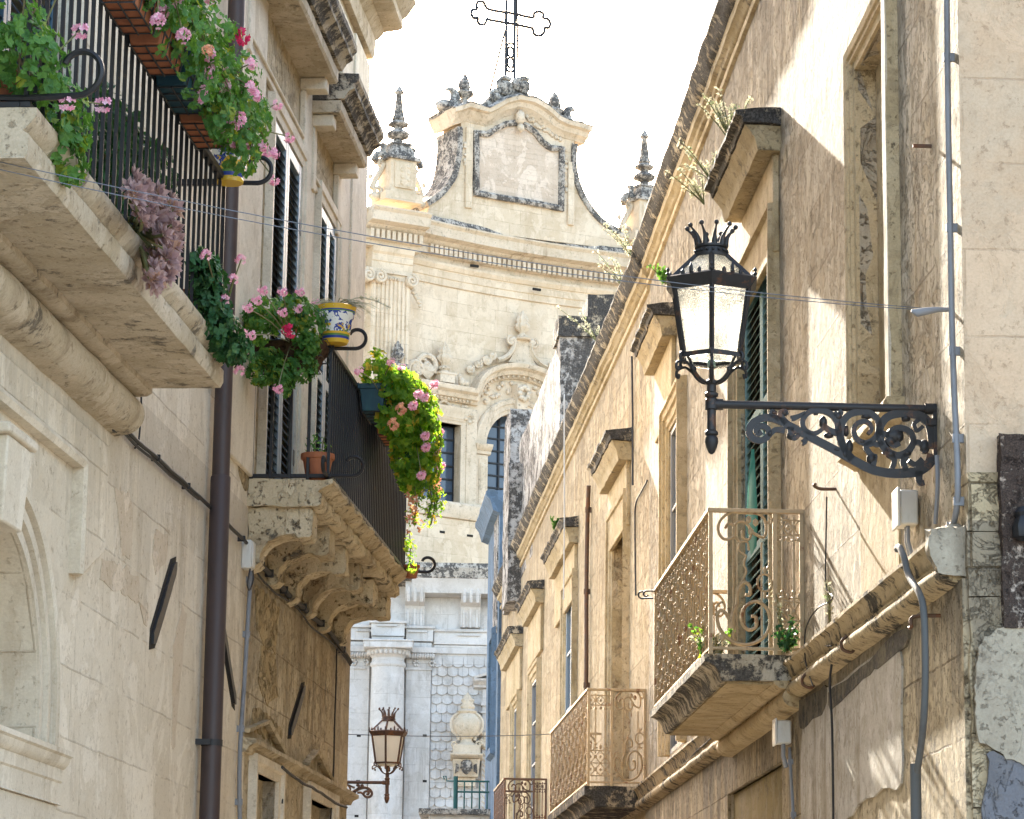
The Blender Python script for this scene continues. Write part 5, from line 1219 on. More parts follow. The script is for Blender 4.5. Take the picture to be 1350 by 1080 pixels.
# column with its capital
ca_, cn_ = lx(511, .5), .48
zc1 = lz(860, .5)
m = MB(Lc); rC_ = (lx(532.5, .5) - lx(489.5, .5)) / 2
m.lathe((ca_, cn_), [(rC_ * 1.06, 0), (rC_ * 1.05, lz(980)), (rC_, lz(890)), (rC_, lz(884)), (rC_ * 1.09, lz(882)), (rC_ * 1.10, lz(879)), (rC_ * 1.0, lz(876)), (rC_ * .99, lz(872)), (rC_ * 1.1, lz(869)), (rC_ * 1.34, lz(861.5))], 40)
o = m.build('column', M['churchL'], chu, smooth=40)
m = MB(Lc); m.box(ca_ - rC_ * 1.5, ca_ + rC_ * 1.5, -.1, cn_ + rC_ * 1.5, lz(861), lz(852.5)); m.box(ca_ - rC_ * 1.55, ca_ + rC_ * 1.55, -.1, cn_ + rC_ * 1.55, lz(852.5), lz(850)); m.build('abacus', M['churchL'], o, bevel=.02)
m = MB(Lc)
for k in range(26): t_ = 2 * math.pi * k / 26; m.blob((ca_ + rC_ * 1.22 * math.cos(t_), cn_ + rC_ * 1.22 * math.sin(t_), lz(865)), (.06, .06, .09))
m.build('egg_moulding', M['churchL'], o, smooth=60)
m = MB(Lc)
for px0, px1 in ((534, 574), (452, 487)):
    m.box(lx(px0), lx(px1), 0, .30, lz(862), lz(855)); 
    for k in range(int((px1 - px0) / 3.4)): m.blob((lx(px0 + 2 + k * 3.4), .22, lz(865.5)), (.06, .09, .09))
    m.box(lx(px0), lx(px1) - .1, 0, .16, lz(884), lz(881))
    for px in (px0 + 14, px1 - 5): 
        for k in range(6): m.blob((lx(px) + .06 * math.cos(k * 1.05), .14, lz(875) + .06 * math.sin(k * 1.05)), .04)
m.build('pilaster_capital', M['churchL'], chu, smooth=50)
# fish-scale cladding: every tile a rounded tongue, rows overlapping
m = MB(Lc)
zrow = .232; row = 0; z = lz(865)
sa0, sa1 = lx(569), lx(652)
while z > lz(1085):
    off = .5 if row % 2 else 0; wd = .262; a = sa0 - wd * off
    while a < sa1:
        c = a + wd / 2; w2 = wd / 2 - .006
        jn = R_.uniform(-.006, .006)
        pts = [(c - w2, z), (c - w2, z - zrow * .82)] + [(c - w2 * math.cos(t_), z - zrow * .82 - w2 * .62 * math.sin(t_)) for t_ in [math.pi * i / 8 for i in range(1, 8)]] + [(c + w2, z - zrow * .82), (c + w2, z)]
        cl = [(max(sa0, min(sa1, p[0])), p[1]) for p in pts]
        if cl[-1][0] - cl[0][0] > .06:
            r0_ = [m.v(p[0], .012 + .055 * (z - p[1]) / (zrow * 1.1) + jn, p[1]) for p in cl]; r1_ = [m.v(p[0], -.01, p[1]) for p in cl]
            m.f(r0_)
            for i in range(len(cl) - 1): m.f([r0_[i], r0_[i + 1], r1_[i + 1], r1_[i]])
        a += wd
    z -= zrow; row += 1
m.build('scale_cladding', M['churchL'], chu, smooth=0)
# portal flank at the right: small pediment, strip pilaster and the urn on its bracket with a carved head
m = MB(Lc)
pa_, pb_ = lx(624), lx(668)
m.poly_s([(0, lz(908)), (.2, lz(906)), (.22, lz(903)), (.36, lz(898)), (.38, lz(895)), (0, lz(893))], pa_, pb_); m.sweep([(pb_, lz(882)), (lx(652), lz(887)), (pa_, lz(896))][::-1], [(0, 0), (0, .36), (.07, .38), (.07, 0)])
m.box(lx(636), lx(646), 0, .16, 0, lz(908)); m.box(lx(634), lx(648), 0, .22, lz(930), lz(924)); m.box(lx(634), lx(648), 0, .2, lz(940), lz(937))
m.build('portal_flank', M['churchL'], chu, bevel=.01)
m = MB(Lc)
for k in range(12): m.tube([(lx(637.5), .17, lz(992 + k * 7)), (lx(641), .19, lz(996 + k * 7)), (lx(644.5), .17, lz(992 + k * 7))], .018, 4)
for k in range(16): m.blob((lx(641) + rr.uniform(-.1, .1), .17, lz(975) + rr.uniform(-.2, .2)), .07)
m.build('carved_strip', M['churchS'], chu, smooth=50)
ua = lx(616.5, .4)
m = MB(Lc); un = .36; ub = lambda py: Lc.zy(616, py, .4)
m.lathe((ua, un), [(.30, ub(983)), (.16, ub(979)), (.13, ub(975)), (.20, ub(971)), (.30, ub(966)), (.34, ub(956)), (.34, ub(951)), (.24, ub(943)), (.19, ub(941)), (.24, ub(938)), (.17, ub(935))], 24, 0, .06, 10)
m.lathe((ua, un), [(.12, ub(936)), (.17, ub(932)), (.12, ub(927)), (.15, ub(923)), (.08, ub(919)), (.01, ub(913))], 14, 0, .22, 5)
for sg in (-1, 1):
    m.tube(smooth_path([(ua + sg * .2, un, ub(940)), (ua + sg * .36, un, ub(948)), (ua + sg * .36, un, ub(962)), (ua + sg * .22, un, ub(970)), (ua + sg * .2, un, ub(976))], 4), .05, 6)
    m.tube([(ua + sg * .3 + q[0], un, ub(981) + q[1]) for q in spiral(0, 0, .09, .02, 0, sg * 8, 16)], .03, 5)
m.box(ua - .34, ua + .34, .02, .66, ub(996), ub(983)); m.build('urn', M['churchS'], chu, smooth=50)
m = MB(Lc)
m.poly_s([(0, ub(1002)), (.55, ub(1000)), (.70, ub(997)), (.72, ub(994.5)), (0, ub(994.5))], ua - .40, ua + .40); m.loft([[(ua - .3, 0, ub(1024)), (ua + .3, 0, ub(1024)), (ua + .3, .34, ub(1024)), (ua - .3, .34, ub(1024))], [(ua - .34, 0, ub(1001)), (ua + .34, 0, ub(1001)), (ua + .34, .5, ub(1001)), (ua - .34, .5, ub(1001))]])
m.box(ua - .24, ua + .24, 0, .2, ub(1036), ub(1024)); m.build('bracket', M['churchS'], chu, bevel=.015)
m = MB(Lc); hz = ub(1012)
m.blob((ua, .52, hz), (.13, .14, .17), 2); m.blob((ua, .50, hz + .09), (.15, .15, .10), 2); m.blob((ua, .66, hz - .01), (.025, .03, .04)); m.blob((ua, .63, hz - .08), (.045, .02, .015)); m.blob((ua - .055, .625, hz + .025), (.03, .02, .015)); m.blob((ua + .055, .625, hz + .025), (.03, .02, .015)); m.blob((ua, .55, hz - .14), (.06, .06, .05))
for sg in (-1, 1):
    m.loft([[(ua + sg * .16, .40, hz + .16), (ua + sg * .28, .40, hz + .12), (ua + sg * .28, .36, hz - .16), (ua + sg * .18, .36, hz - .1)], [(ua + sg * .17, .46, hz + .14), (ua + sg * .26, .46, hz + .1), (ua + sg * .26, .42, hz - .14), (ua + sg * .19, .42, hz - .08)]])
    m.blob((ua + sg * .14, .50, hz), (.02, .03, .05))
m.build('carved_head', M['churchK'], chu, smooth=60)
m = MB(Lc)
for px, py in ((473, 970), (560, 970), (472, 1030), (560, 1030), (470, 1076), (558, 1076)): a, z = lh(px, py, .12); m.box(a - .05, a + .05, .0, .125, z - .03, z + .03)
m.build('putlog_hole_shade', M['dark'], chu)  # near-black blocks on the face stand in for shade in the holes
m = MB(C)
for px, py in ((609, 318), (620, 353), (575, 703), (612, 708), (702, 384)): a, z = chit(px, py); m.box(a - .12, a + .12, cn(a) + .2, cn(a) + .26, z - .03, z + .03)
m.build('slot_shade', M['dark'], chu)  # raised near-black blocks painted as the shade inside wall slots

# ---- iron trefoil cross on the gable
cr = thing('iron_cross', tuple(C.pt(*([gp(677, 106)[0], -.3, gp(677, 110)[1]]))), 'tall openwork iron cross with trefoil ends standing on the church gable', 'cross')
def cp(px, py): a, z = C.hit(px, py, -.3); return (a, -.3, z)
m = MB(C)
for xs in ((667.5, 666, 668), (678.5, 681, 680)):
    m.tube([cp(xs[0] - 1 if xs[0] < 670 else xs[0], 108), cp(xs[0], 30), cp(xs[0], -110)], .045, 5)
m.build('mast', M['iron'], cr)
m = MB(C)
m.tube([cp(666.5, 15), cp(666.5, 32)], .03, 5)
for y0, y1 in ((62, 76), (76, 90), ):
    c0 = cp(673, (y0 + y1) / 2); rz_ = abs(cp(673, y0)[2] - cp(673, y1)[2]) / 2; rx = .10
    m.tube([(c0[0] + rx * math.cos(t_ * math.pi / 8), -.3, c0[2] + rz_ * math.sin(t_ * math.pi / 8)) for t_ in range(17)], .035, 5)
for y, s_ in ((60, 1), (92, -1)): m.tube(smooth_path([cp(667, y + s_ * 4), cp(669, y - s_ * 1), cp(673, y - s_ * 3), cp(677, y - s_ * 1), cp(679, y + s_ * 4)][::1], 3), .035, 5)
m.build('ring', M['iron'], cr)
def tref(cx_, cy_, sg):
    pts = []
    return pts
m = MB(C)
bar_l = [(667, 16.5), (645, 12.5), (640, 8), (637, 2.5), (631, 2), (628, 7), (629, 12), (623, 13), (621.5, 19), (625, 24), (630, 23), (630, 29), (634, 32.5), (640, 31), (642, 25), (645, 26), (667, 30)]
bar_r = [(679.5, 18.5), (702, 23.5), (704, 18), (710, 15.5), (716, 18), (716, 24), (722, 25), (725.5, 31), (723, 37), (718, 37), (717, 43), (711, 47.5), (704, 45), (702.5, 38.5), (700, 37), (679.5, 32.5)]
for b in (bar_l, bar_r): m.tube([cp(*p) for p in smooth_path(b, 3)], .045, 5)
m.tube([cp(666, 16), cp(680, 19)], .045, 5); m.tube([cp(666, 30), cp(680, 32.5)], .045, 5)
m.build('arm', M['iron'], cr)
t = thing('stay_wire', tuple(C.pt(*cp(648, 122))), 'thin guy wire slanting from the iron cross down to the gable', 'wire'); m = MB(C); m.tube([cp(666, 40), cp(645, 124)], .028, 4); m.build('wire', M['black'], t)
t = thing('stay_wire', tuple(C.pt(*cp(681, 108))), 'second guy wire close beside the right leg of the iron cross', 'wire'); m = MB(C); m.tube([cp(681, -40), cp(683, 108)], .028, 4); m.build('wire', M['black'], t)
# green iron railing below the urn, on a low terrace in front of the church
T0 = Vector((0, 60, 0))
def tp(px, py): d = ray(px, py); q = CAMP + d * (60 / d.y); return q
gr_ = thing('railing', tuple(tp(620, 1085)), 'green iron railing at the church foot with a pole at its left end', 'railing')
m = MB(W); q0, q1 = tp(602, 1030), tp(668, 1030)
for y in (1030, 1044): z = tp(602, y).z; m.tube([(q0.x, 60, z), (q1.x, 60, z)], .02, 5)
m.tube([(q0.x - .25, 60, q0.z + .03), (q0.x - .27, 60, q0.z + .1), (q0.x - .22, 60, q0.z + .1), (q0.x - .2, 60, q0.z), (q0.x, 60, q0.z)], .015, 5)
m.build('rail', M['shutterDG'], gr_)
fb = None
for i in range(7):
    x = q0.x + .16 + i * .155
    if fb is None: m = MB(W); m.tube([(x, 60, 4), (x, 60, q0.z)], .016, 5); fb = m.build('baluster', M['shutterDG'], gr_); px_ = x
    else: dup(fb, None, (x - px_, 0, 0))
m = MB(W); m.tube([(q0.x, 60, 3.5), (q0.x - .02, 60, q0.z + .1)], .045, 8); m.build('pole', M['shutterDG'], gr_)
ter = thing('terrace', (q0.x + .5, 61, 0), 'low stone terrace below the green iron railing', 'terrace'); m = MB(W); zt_ = tp(602, 1076).z; m.box(q0.x - .55, q0.x + 2.2, 59.7, 63, 0, zt_); m.build('wall', M['churchL'], ter); m = MB(W); m.box(q0.x - .75, q0.x + 2.3, 59.5, 63, zt_, zt_ + .12); m.build('coping', M['churchK'], ter, bevel=.02)
# ================================================================= LANTERNS
aL_, zArm = R.hit(1234, 541)
def lp(px, py, aa=None):
    d = ray(px, py); aa = aL_ if aa is None else aa; t = (aa - (CAMP - R.O).dot(R.S)) / d.dot(R.S); q = R.inv(CAMP + d * t); return q[1], q[2]
nP = lp(938, 535)[0]; zA = lp(938, 533)[1]
lam = thing('street_lantern', tuple(R.pt(aL_, 0, zA)), 'large black iron lantern with a crown and sunlit glass, on the right mansion wall', 'street lamp', 'crowned bracket lanterns')
PXM = lp(938, 400)[1] - lp(938, 500)[1]; PXM = 100 / PXM
zz_ = lambda py: lp(938, py)[1]
m = MB(R); m.tube([(aL_, 0, zA + .0), (aL_, nP, zA)], .022, 10); m.tube([(aL_, nP - .01, zA), (aL_, nP - .06, zA)], .03, 10); m.tube([(aL_, .0, zA), (aL_, .06, zA)], .03, 10); m.build('arm', M['lamp'], lam, smooth=40)
m = MB(R); m.lathe((aL_, nP), [(.005, zz_(599)), (.016, zz_(597)), (.028, zz_(590)), (.036, zz_(583)), (.034, zz_(578)), (.026, zz_(575)), (.035, zz_(573)), (.035, zz_(570)), (.024, zz_(567)), (.024, zz_(541)), (.034, zz_(540)), (.034, zz_(527)), (.026, zz_(525)), (.036, zz_(522)), (.036, zz_(519)), (.025, zz_(517)), (.025, zz_(508)), (.034, zz_(506)), (.034, zz_(503)), (.014, zz_(500)), (.012, zz_(470))], 14); m.build('stem', M['lamp'], lam, smooth=35)
# scroll bracket
def Z3(x, y): n, z = lp(970 + x / 4.821, 500 + y / 4.821); return (n, z)
def scr(P, th, name='bracket_scroll', sub=4):
    q = [Z3(*p) for p in smooth_path(P, sub)]
    if not isinstance(th, (int, float)):
        t0, t1 = th; th = [1.2 * (t0 + (t1 - t0) * i / (len(q) - 1)) for i in range(len(q))]
    return q, th
class FB(MB): pass
frB = Fr(tuple(R.pt(aL_, 0, 0)[:2]), R.N, R.S)        # a = out of the wall, n = along the street
m = MB(frB)
for P, th in (
    ([(1245, 480), (1225, 540), (1160, 588), (1090, 600), (1000, 602), (930, 594), (850, 572), (740, 515), (600, 437), (480, 375), (350, 305), (260, 260), (180, 248), (110, 280), (82, 335), (105, 378), (160, 392), (206, 362), (200, 318), (160, 300), (128, 322), (140, 350), (164, 340)], (.045, .022)),
    ([(1250, 440), (1240, 330), (1205, 260), (1130, 225), (1040, 220), (960, 245), (918, 300), (912, 370), (945, 445), (1020, 488), (1092, 462), (1126, 395), (1100, 335), (1035, 312), (985, 335), (968, 385), (1000, 425), (1040, 410)], (.042, .022)),
    ([(740, 515), (690, 450), (662, 360), (680, 270), (740, 220), (830, 212), (895, 255), (906, 325), (872, 388), (812, 408), (762, 375), (748, 318), (780, 278), (835, 275), (862, 315), (840, 350)], (.034, .018)),
    ([(720, 490), (672, 420), (650, 340), (640, 270), (600, 222), (530, 200), (460, 215), (422, 270), (438, 325), (495, 348), (548, 320), (562, 275), (540, 262)], (.032, .016)),
    ([(440, 215), (395, 240), (350, 255)], (.014, .028)),
    ([(320, 285), (288, 245), (285, 215), (312, 208), (318, 228)], (.03, .02)),
    ([(275, 262), (245, 238), (222, 228), (228, 206), (244, 214)], (.024, .016)),
    ([(345, 305), (350, 350), (375, 378), (400, 352)], (.03, .018)), ([(205, 365), (250, 325), (310, 330)], (.02, .028)),
    ([(1080, 585), (1062, 525), (1085, 485)], (.026, .03)), ([(1095, 520), (1140, 545), (1185, 510)], (.02, .026)),
    ([(868, 560), (878, 510), (845, 470), (825, 430), (868, 408)], (.022, .028)), ([(860, 500), (885, 490), (880, 520)], (.02, .016)),
    ([(990, 570), (1005, 520), (975, 480), (940, 455)], (.022, .03)), ([(930, 400), (900, 420), (872, 405)], (.026, .02)),
    ([(1125, 400), (1170, 410), (1205, 450), (1180, 462)], (.026, .02)), ([(1160, 260), (1130, 290), (1150, 330), (1190, 300)], (.02, .016)),
    ([(1165, 585), (1160, 630), (1172, 662), (1196, 660)], (.036, .022)), ([(430, 380), (440, 400), (425, 418)], (.03, .012)),
    ([(560, 300), (600, 330), (645, 345)], (.02, .03)), ([(620, 215), (650, 235), (668, 215), (650, 205)], (.024, .018)), ([(905, 330), (935, 350), (990, 360)], (.02, .03))):
    q, t_ = scr(P, th); m.ribbon(q, .035, t_)
m.build('bracket_scroll', M['lamp'], lam, smooth=35)
m = MB(frB)
for x, y, r1, r2 in ((1010, 360, 55, 50), (985, 395, 40, 38), (1035, 370, 30, 30), (555, 275, 24, 40), (650, 240, 26, 32), (860, 508, 30, 34), (1200, 430, 32, 45), (985, 480, 34, 28), (700, 330, 18, 34), (720, 430, 24, 44), (690, 480, 16, 30), (800, 400, 24, 18), (350, 360, 26, 26), (305, 215, 26, 22), (240, 215, 22, 20), (590, 360, 30, 18), (1080, 250, 30, 22), (830, 240, 34, 16), (640, 450, 30, 14), (1090, 470, 26, 22), (215, 345, 20, 26)):
    n, z = Z3(x, y); m.blob((n, 0, z), (r1 / 4.821 / PXM * 1.05, .024, r2 / 4.821 / PXM * 1.05), 2)
m.jitter(.004, 40); m.build('bracket_leaf', M['lamp'], lam, smooth=60)
m = MB(frB); n0, z0_ = Z3(1250, 160); _, z1_ = Z3(1250, 660)
m.box(-.012, .02, -.022, .022, z1_ + .1, z0_); m.box(.0, .05, -.03, .03, Z3(0, 250)[1] - .02, Z3(0, 250)[1] + .02)
for x in (508, 1025): n, z = Z3(x, 205); m.box(n - .012, n + .012, -.012, .012, z - .02, zA - .01)
m.build('wall_plate', M['lamp'], lam, bevel=.004)
# cage
A0 = rad(95)        # first corner of the hexagon seen from above, measured in the (s, n) plane
def hexp(r, z, rot=0.0): return [(aL_ + r * math.cos(HR + k * math.pi / 3), nP + r * math.sin(HR + k * math.pi / 3), z) for k in range(6)]
HR = math.pi + rad(-6)
rB, rT_, rE_, rN = .165, .225, .268, .086
zB, zT_, zE_, zN = zz_(472), zz_(383), zz_(374), zz_(339)
# glass
Gm = G('lantern_glass'); p = Gm.pos()
nb_n = Gm.bump(Gm.noise(p, 110, 4, .65), 1.0, .03)
tr = Gm.n('ShaderNodeBsdfTranslucent', None); Gm.set(tr.inputs[0], Gm.mix(Gm.ramp(Gm.noise(p, 130, 5, .75), .35, .65), (.50, .51, .48), (.90, .90, .87))); Gm.set(tr.inputs['Normal'], nb_n)
rf = Gm.n('ShaderNodeBsdfRefraction', None, Roughness=.22, IOR=1.25); Gm.set(rf.inputs[0], (.86, .87, .84)); Gm.set(rf.inputs['Normal'], nb_n)
gl = Gm.n('ShaderNodeBsdfGlossy', None, Roughness=.2)
mx = Gm.n('ShaderNodeMixShader', None, _0=.68, _1=tr.outputs[0], _2=rf.outputs[0]); mx2 = Gm.n('ShaderNodeMixShader', None, _0=.08, _1=mx.outputs[0], _2=gl.outputs[0])
M['lglass'] = Gm.done(mx2.outputs[0])
def frus(mb, r0, z0, r1, z1, k):
    a, b = hexp(r0, z0), hexp(r1, z1); j = (k + 1) % 6
    mb.f([mb.v(*a[k]), mb.v(*a[j]), mb.v(*b[j]), mb.v(*b[k])])
pane0 = None
for k in range(6):
    m = MB(R); frus(m, rB * .97, zB, rT_ * .97, zT_, k); m.build('pane', M['lglass'], lam, smooth=0, norm=False)
    m = MB(R); frus(m, rE_ * .86, zE_ + .01, rN, zN, k); m.build('roof_pane', M['lglass'], lam, smooth=0, norm=False)
m = MB(R)
m.loft([hexp(rB, zB - .012), hexp(rB + .012, zB - .012), hexp(rB + .012, zB + .012), hexp(rB, zB + .012), hexp(rB, zB - .012)], cap=False)
for A_, B_ in (((rB, zB), (rT_, zT_)),):
    for P, Q in zip(hexp(*A_), hexp(*B_)): m.tube([P, Q], .0135, 4)
m.build('cage', M['lamp'], lam, smooth=30)
m = MB(R)
for P, Q in zip(hexp(rE_ * .88, zE_), hexp(rN, zN)): m.tube([P, Q], .015, 4)
m.build('roof_rib', M['lamp'], lam, smooth=30)
m = MB(R)
m.loft([hexp(rT_ - .01, zT_ - .02), hexp(rT_ + .006, zT_ - .02), hexp(rE_, zE_ - .008), hexp(rE_ + .006, zE_ + .002), hexp(rE_ - .01, zE_ + .012), hexp(rE_ * .84, zE_ + .014), hexp(rT_ - .01, zT_ + .0), hexp(rT_ - .01, zT_ - .02)], cap=False); m.build('eave_rim', M['lamp'], lam, smooth=20)
m = MB(R)
for i, P in enumerate(hexp(rE_ - .005, zE_)): m.lathe((P[0], P[1]), [(.007, zE_ + .01), (.012, zE_ + .02), (.005, zE_ + .03), (.011, zE_ + .042), (.002, zE_ + .056)], 8)
for k in range(6):
    a, b = Vector(hexp(rE_ - .02, zE_ + .012)[k]), Vector(hexp(rE_ - .02, zE_ + .012)[(k + 1) % 6])
    for t_ in (.3, .5, .7):
        c = a.lerp(b, t_); hgt = .045 if t_ == .5 else .022
        m.blob((c.x, c.y, c.z + hgt * .4), (.022 if t_ == .5 else .012, .012, hgt), 1)
m.build('cresting', M['lamp'], lam, smooth=50)
zc0 = zN
m = MB(R); m.lathe((aL_, nP), [(rN + .012, zc0 - .008), (rN + .014, zc0 + .006), (rN - .004, zc0 + .012), (rN - .008, zc0 + .04), (rN + .002, zc0 + .046), (rN + .002, zc0 + .058), (rN - .012, zc0 + .064), (.01, zc0 + .066)], 24)
for k in range(16): t_ = k * math.pi / 8; m.blob((aL_ + (rN - .002) * math.cos(t_), nP + (rN - .002) * math.sin(t_), zc0 + .026), .010)
m.build('crown_band', M['lamp'], lam, smooth=40)
for k in range(10):
    t_ = k * math.pi / 5 + .1
    P = [(aL_ + r * math.cos(t_), nP + r * math.sin(t_), z) for r, z in ((rN - .012, zc0 + .055), (rN - .004, zc0 + .095), (rN + .014, zc0 + .125), (rN + .038, zc0 + .148))]
    m = MB(R); m.tube(smooth_path(P, 3), [.018, .017, .015, .013, .011, .010, .008, .007, .006, .006], 6); m.blob((P[-1][0] + .004 * math.cos(t_), P[-1][1] + .004 * math.sin(t_), P[-1][2] + .010), .0135, 2); m.build('crown_spike', M['lamp'], lam, smooth=60)
# carrying arms below
for k in range(6):
    t_ = HR + k * math.pi / 3
    def q(r, py): return (aL_ + r * math.cos(t_), nP + r * math.sin(t_), zz_(py))
    m = MB(R); m.tube(smooth_path([q(.02, 505), q(.055, 503), q(.09, 496), (q(.115, 486)), q(.135, 475), q(.160, 469), q(.182, 470), q(.188, 476), q(.178, 480)], 4), .0085, 6)
    m.tube(smooth_path([q(.1, 492), q(.135, 484), q(.165, 480), q(.205, 483), q(.212, 490), q(.200, 493), q(.196, 488)], 4), .0075, 6); m.blob(q(.105, 489), (.014, .014, .018)); m.build('carrying_arm', M['lamp'], lam, smooth=60)
# burner tube inside and lower glass dish
m = MB(R); m.lathe((aL_, nP), [(.022, zz_(484)), (.022, zz_(440)), (.010, zz_(438))], 12); m.build('burner', paint('pale_green_burner', (.30, .40, .34), (.25, .33, .28), .5), lam, smooth=40)
m = MB(R); m.loft([hexp(rB * .92, zB - .012), hexp(.125, zz_(480)), hexp(.12, zz_(481))], cap=False); m.build('dish', M['lglass'], lam, smooth=0)
# the second lantern, on the far left house
d = ray(457, 1031); tt = 38.0 / d.y; P2 = CAMP + d * tt
ang = math.atan2(0, 1) - math.atan2(R.N.y, R.N.x)
lam2 = dup_tree(lam, (X3, 38.0, 1.6 + (CAMP + ray(516, 1032) * (38.0 / ray(516, 1032).y)).z - 1.6), ang)
tag(lam2, 'small rust brown lantern with a crown and milky glass before the church column', 'street lamp', 'crowned bracket lanterns')
Gm = G('yellowed_glass'); p = Gm.pos(); tr = Gm.n('ShaderNodeBsdfTranslucent', None); Gm.set(tr.inputs[0], (.86, .84, .76)); df = Gm.bsdf(Gm.mix(Gm.noise(p, 8, 3), (.82, .80, .72), (.74, .72, .64)), .35, .4)
M['yglass'] = Gm.done(Gm.n('ShaderNodeMixShader', None, _0=.45, _1=df, _2=tr.outputs[0]).outputs[0])
for o in lam2.children:
    for s_ in o.material_slots:
        mt = s_.material; s_.link = 'OBJECT'; s_.material = M['yglass'] if mt == M['lglass'] else M['lamprust']
M['wirem'] = metal('steel_wire', (.14, .16, .19), None, .5, .3)
# ---- overhead wires
def span(p, q, sag, r, label, n=24):
    t = thing('overhead_wire', tuple(q), label, 'wire'); P = [p.lerp(q, i / n) - Vector((0, 0, sag * 4 * (i / n) * (1 - i / n))) for i in range(n + 1)]
    m = MB(W); m.tube([tuple(v) for v in P], r, 5); m.build('wire', M['wirem'], t, smooth=60); return t
wq = R.pt(R.sx(1243, 407), .10, R.zy(1243, 407)); al, zl = L.hit(-190, 170)
wp = L.pt(al, .0, zl)
wt = span(wp, wq, .10, .0023, 'upper strand of the twin wire crossing the street past the big lantern')
span(wp - Vector((0, 0, .03)), wq - Vector((0, 0, .01)), .11, .0023, 'lower strand of the twin wire crossing the street past the big lantern')
a, z = R.hit(1232, 408, .08)
t = thing('wire_anchor', base_of(R, a, 0, z), 'grey porcelain wire anchor on the conduit beside the lantern bracket', 'insulator'); m = MB(R); m.tube([(a, .0, z), (a, .06, z), (a, .12, z - .01), (a, .17, z - .02), (a, .2, z - .01)], [.012, .014, .02, .022, .008], 8); m.build('insulator', M['conduit'], t, smooth=60)
d1 = ray(452, 968); d2 = R2.hit(727, 968)
span(CAMP + d1 * (37 / d1.y), R2.pt(d2[0], 0, d2[1]), .03, .006, 'thin wire strung low across the far end of the street behind the small lantern', 10)
# ================================================================= PLANTS AND POTS
pr_ = random.Random(21)
def leaf(bm, c, nrm, r, kind='ger'):
    nrm = nrm.normalized(); x = nrm.orthogonal().normalized(); y = nrm.cross(x); a0 = pr_.uniform(0, 6.28); cx_ = x * math.cos(a0) + y * math.sin(a0); cy_ = nrm.cross(cx_)
    if kind == 'ger':        # round scalloped leaf with a notch, slightly cupped
        ce = bm.verts.new(c); rim = []
        for i in range(11):
            t = -2.75 + 5.5 * i / 10; q = r * (1.0 if i % 2 == 0 else .84)
            rim.append(bm.verts.new(c + (cx_ * math.cos(t) + cy_ * math.sin(t)) * q + nrm * r * (.22 if i % 2 == 0 else .05)))
        for i in range(10): bm.faces.new((ce, rim[i], rim[i + 1]))
    elif kind == 'ivy':
        ce = bm.verts.new(c); rim = []
        for i, q in enumerate((.55, .95, .6, 1.25, .6, .95, .55)):
            t = -2.3 + 4.6 * i / 6; rim.append(bm.verts.new(c + (cx_ * math.cos(t) + cy_ * math.sin(t)) * r * q - nrm * r * .12 * (i % 2)))
        for i in range(6): bm.faces.new((ce, rim[i], rim[i + 1]))
    else:                    # small oval
        v = [bm.verts.new(c + cx_ * r * p + cy_ * r * q + nrm * r * h) for p, q, h in ((-1, 0, 0), (0, -.5, .15), (1, 0, -.1), (0, .5, .15))]
        bm.faces.new(v)
def flower_mesh(fr, c, r, n=16):
    m = MB(fr); C0 = fr.pt(*c)
    for i in range(n):
        d = Vector((pr_.gauss(0, 1), pr_.gauss(0, 1), pr_.gauss(.15, .8))).normalized(); p = C0 + d * r * pr_.uniform(.55, 1)
        x = d.orthogonal().normalized(); y = d.cross(x); q = r * pr_.uniform(.38, .52); a0 = pr_.uniform(0, 6.28); ce = m.bm.verts.new(p)
        for k in range(5):
            t = a0 + k * 1.2566; e = x * math.cos(t) + y * math.sin(t); f_ = x * math.cos(t + .55) + y * math.sin(t + .55); g_ = x * math.cos(t - .55) + y * math.sin(t - .55)
            m.f([ce, m.bm.verts.new(p + g_ * q * .75 + d * q * .2), m.bm.verts.new(p + e * q + d * q * .35), m.bm.verts.new(p + f_ * q * .75 + d * q * .2)])
    return m
def lumpy(fr, blobs, n, rl, mat, parent, kind='ger', out=(0, 1, .5), name='foliage'):
    """leaves spread through a set of ellipsoid clumps: ((s, n, z), (rs, rn, rz), weight)"""
    m = MB(fr); tot = sum(b[2] for b in blobs); O_ = fr.S * out[0] + fr.N * out[1] + Vector((0, 0, out[2]))
    for c, r, w_ in blobs:
        for _ in range(int(n * w_ / tot)):
            while True:
                q = Vector((pr_.uniform(-1, 1), pr_.uniform(-1, 1), pr_.uniform(-1, 1)))
                if .25 < q.length < 1: break
            q = q.normalized() * q.length ** .5
            p = fr.pt(c[0] + q.x * r[0], c[1] + q.y * r[1], c[2] + q.z * r[2])
            nn = fr.S * q.x + fr.N * q.y + Vector((0, 0, q.z)) + O_ * .7 + Vector((pr_.gauss(0, .45), pr_.gauss(0, .45), pr_.gauss(0, .45)))
            leaf(m.bm, p, nn, rl * pr_.uniform(.5, 1.4), kind)
    return m.build(name, mat, parent, smooth=0, norm=False)
def stems(fr, pairs, parent, r=.004, mat='stem', name='stem'):
    m = MB(fr)
    for P in pairs: m.tube(smooth_path(P, 3), r, 5)
    return m.build(name, M[mat], parent, smooth=60)
def heads(fr, root, spots, parent, mat='pink', r=.045, name='flower_head'):
    """one flower head object per spot, each on its stalk from root"""
    first = None; p0 = None
    for sp in spots:
        q = fr.pt(*sp)
        if first is None: first = flower_mesh(fr, sp, r).build(name, M[mat], parent, smooth=0, norm=False); p0 = q
        else: dup(first, None, q - p0)
    if root: stems(fr, [[root(sp), tuple((Vector(root(sp)) + Vector(sp)) / 2 + Vector((0, 0, .03))), sp] for sp in spots], parent)
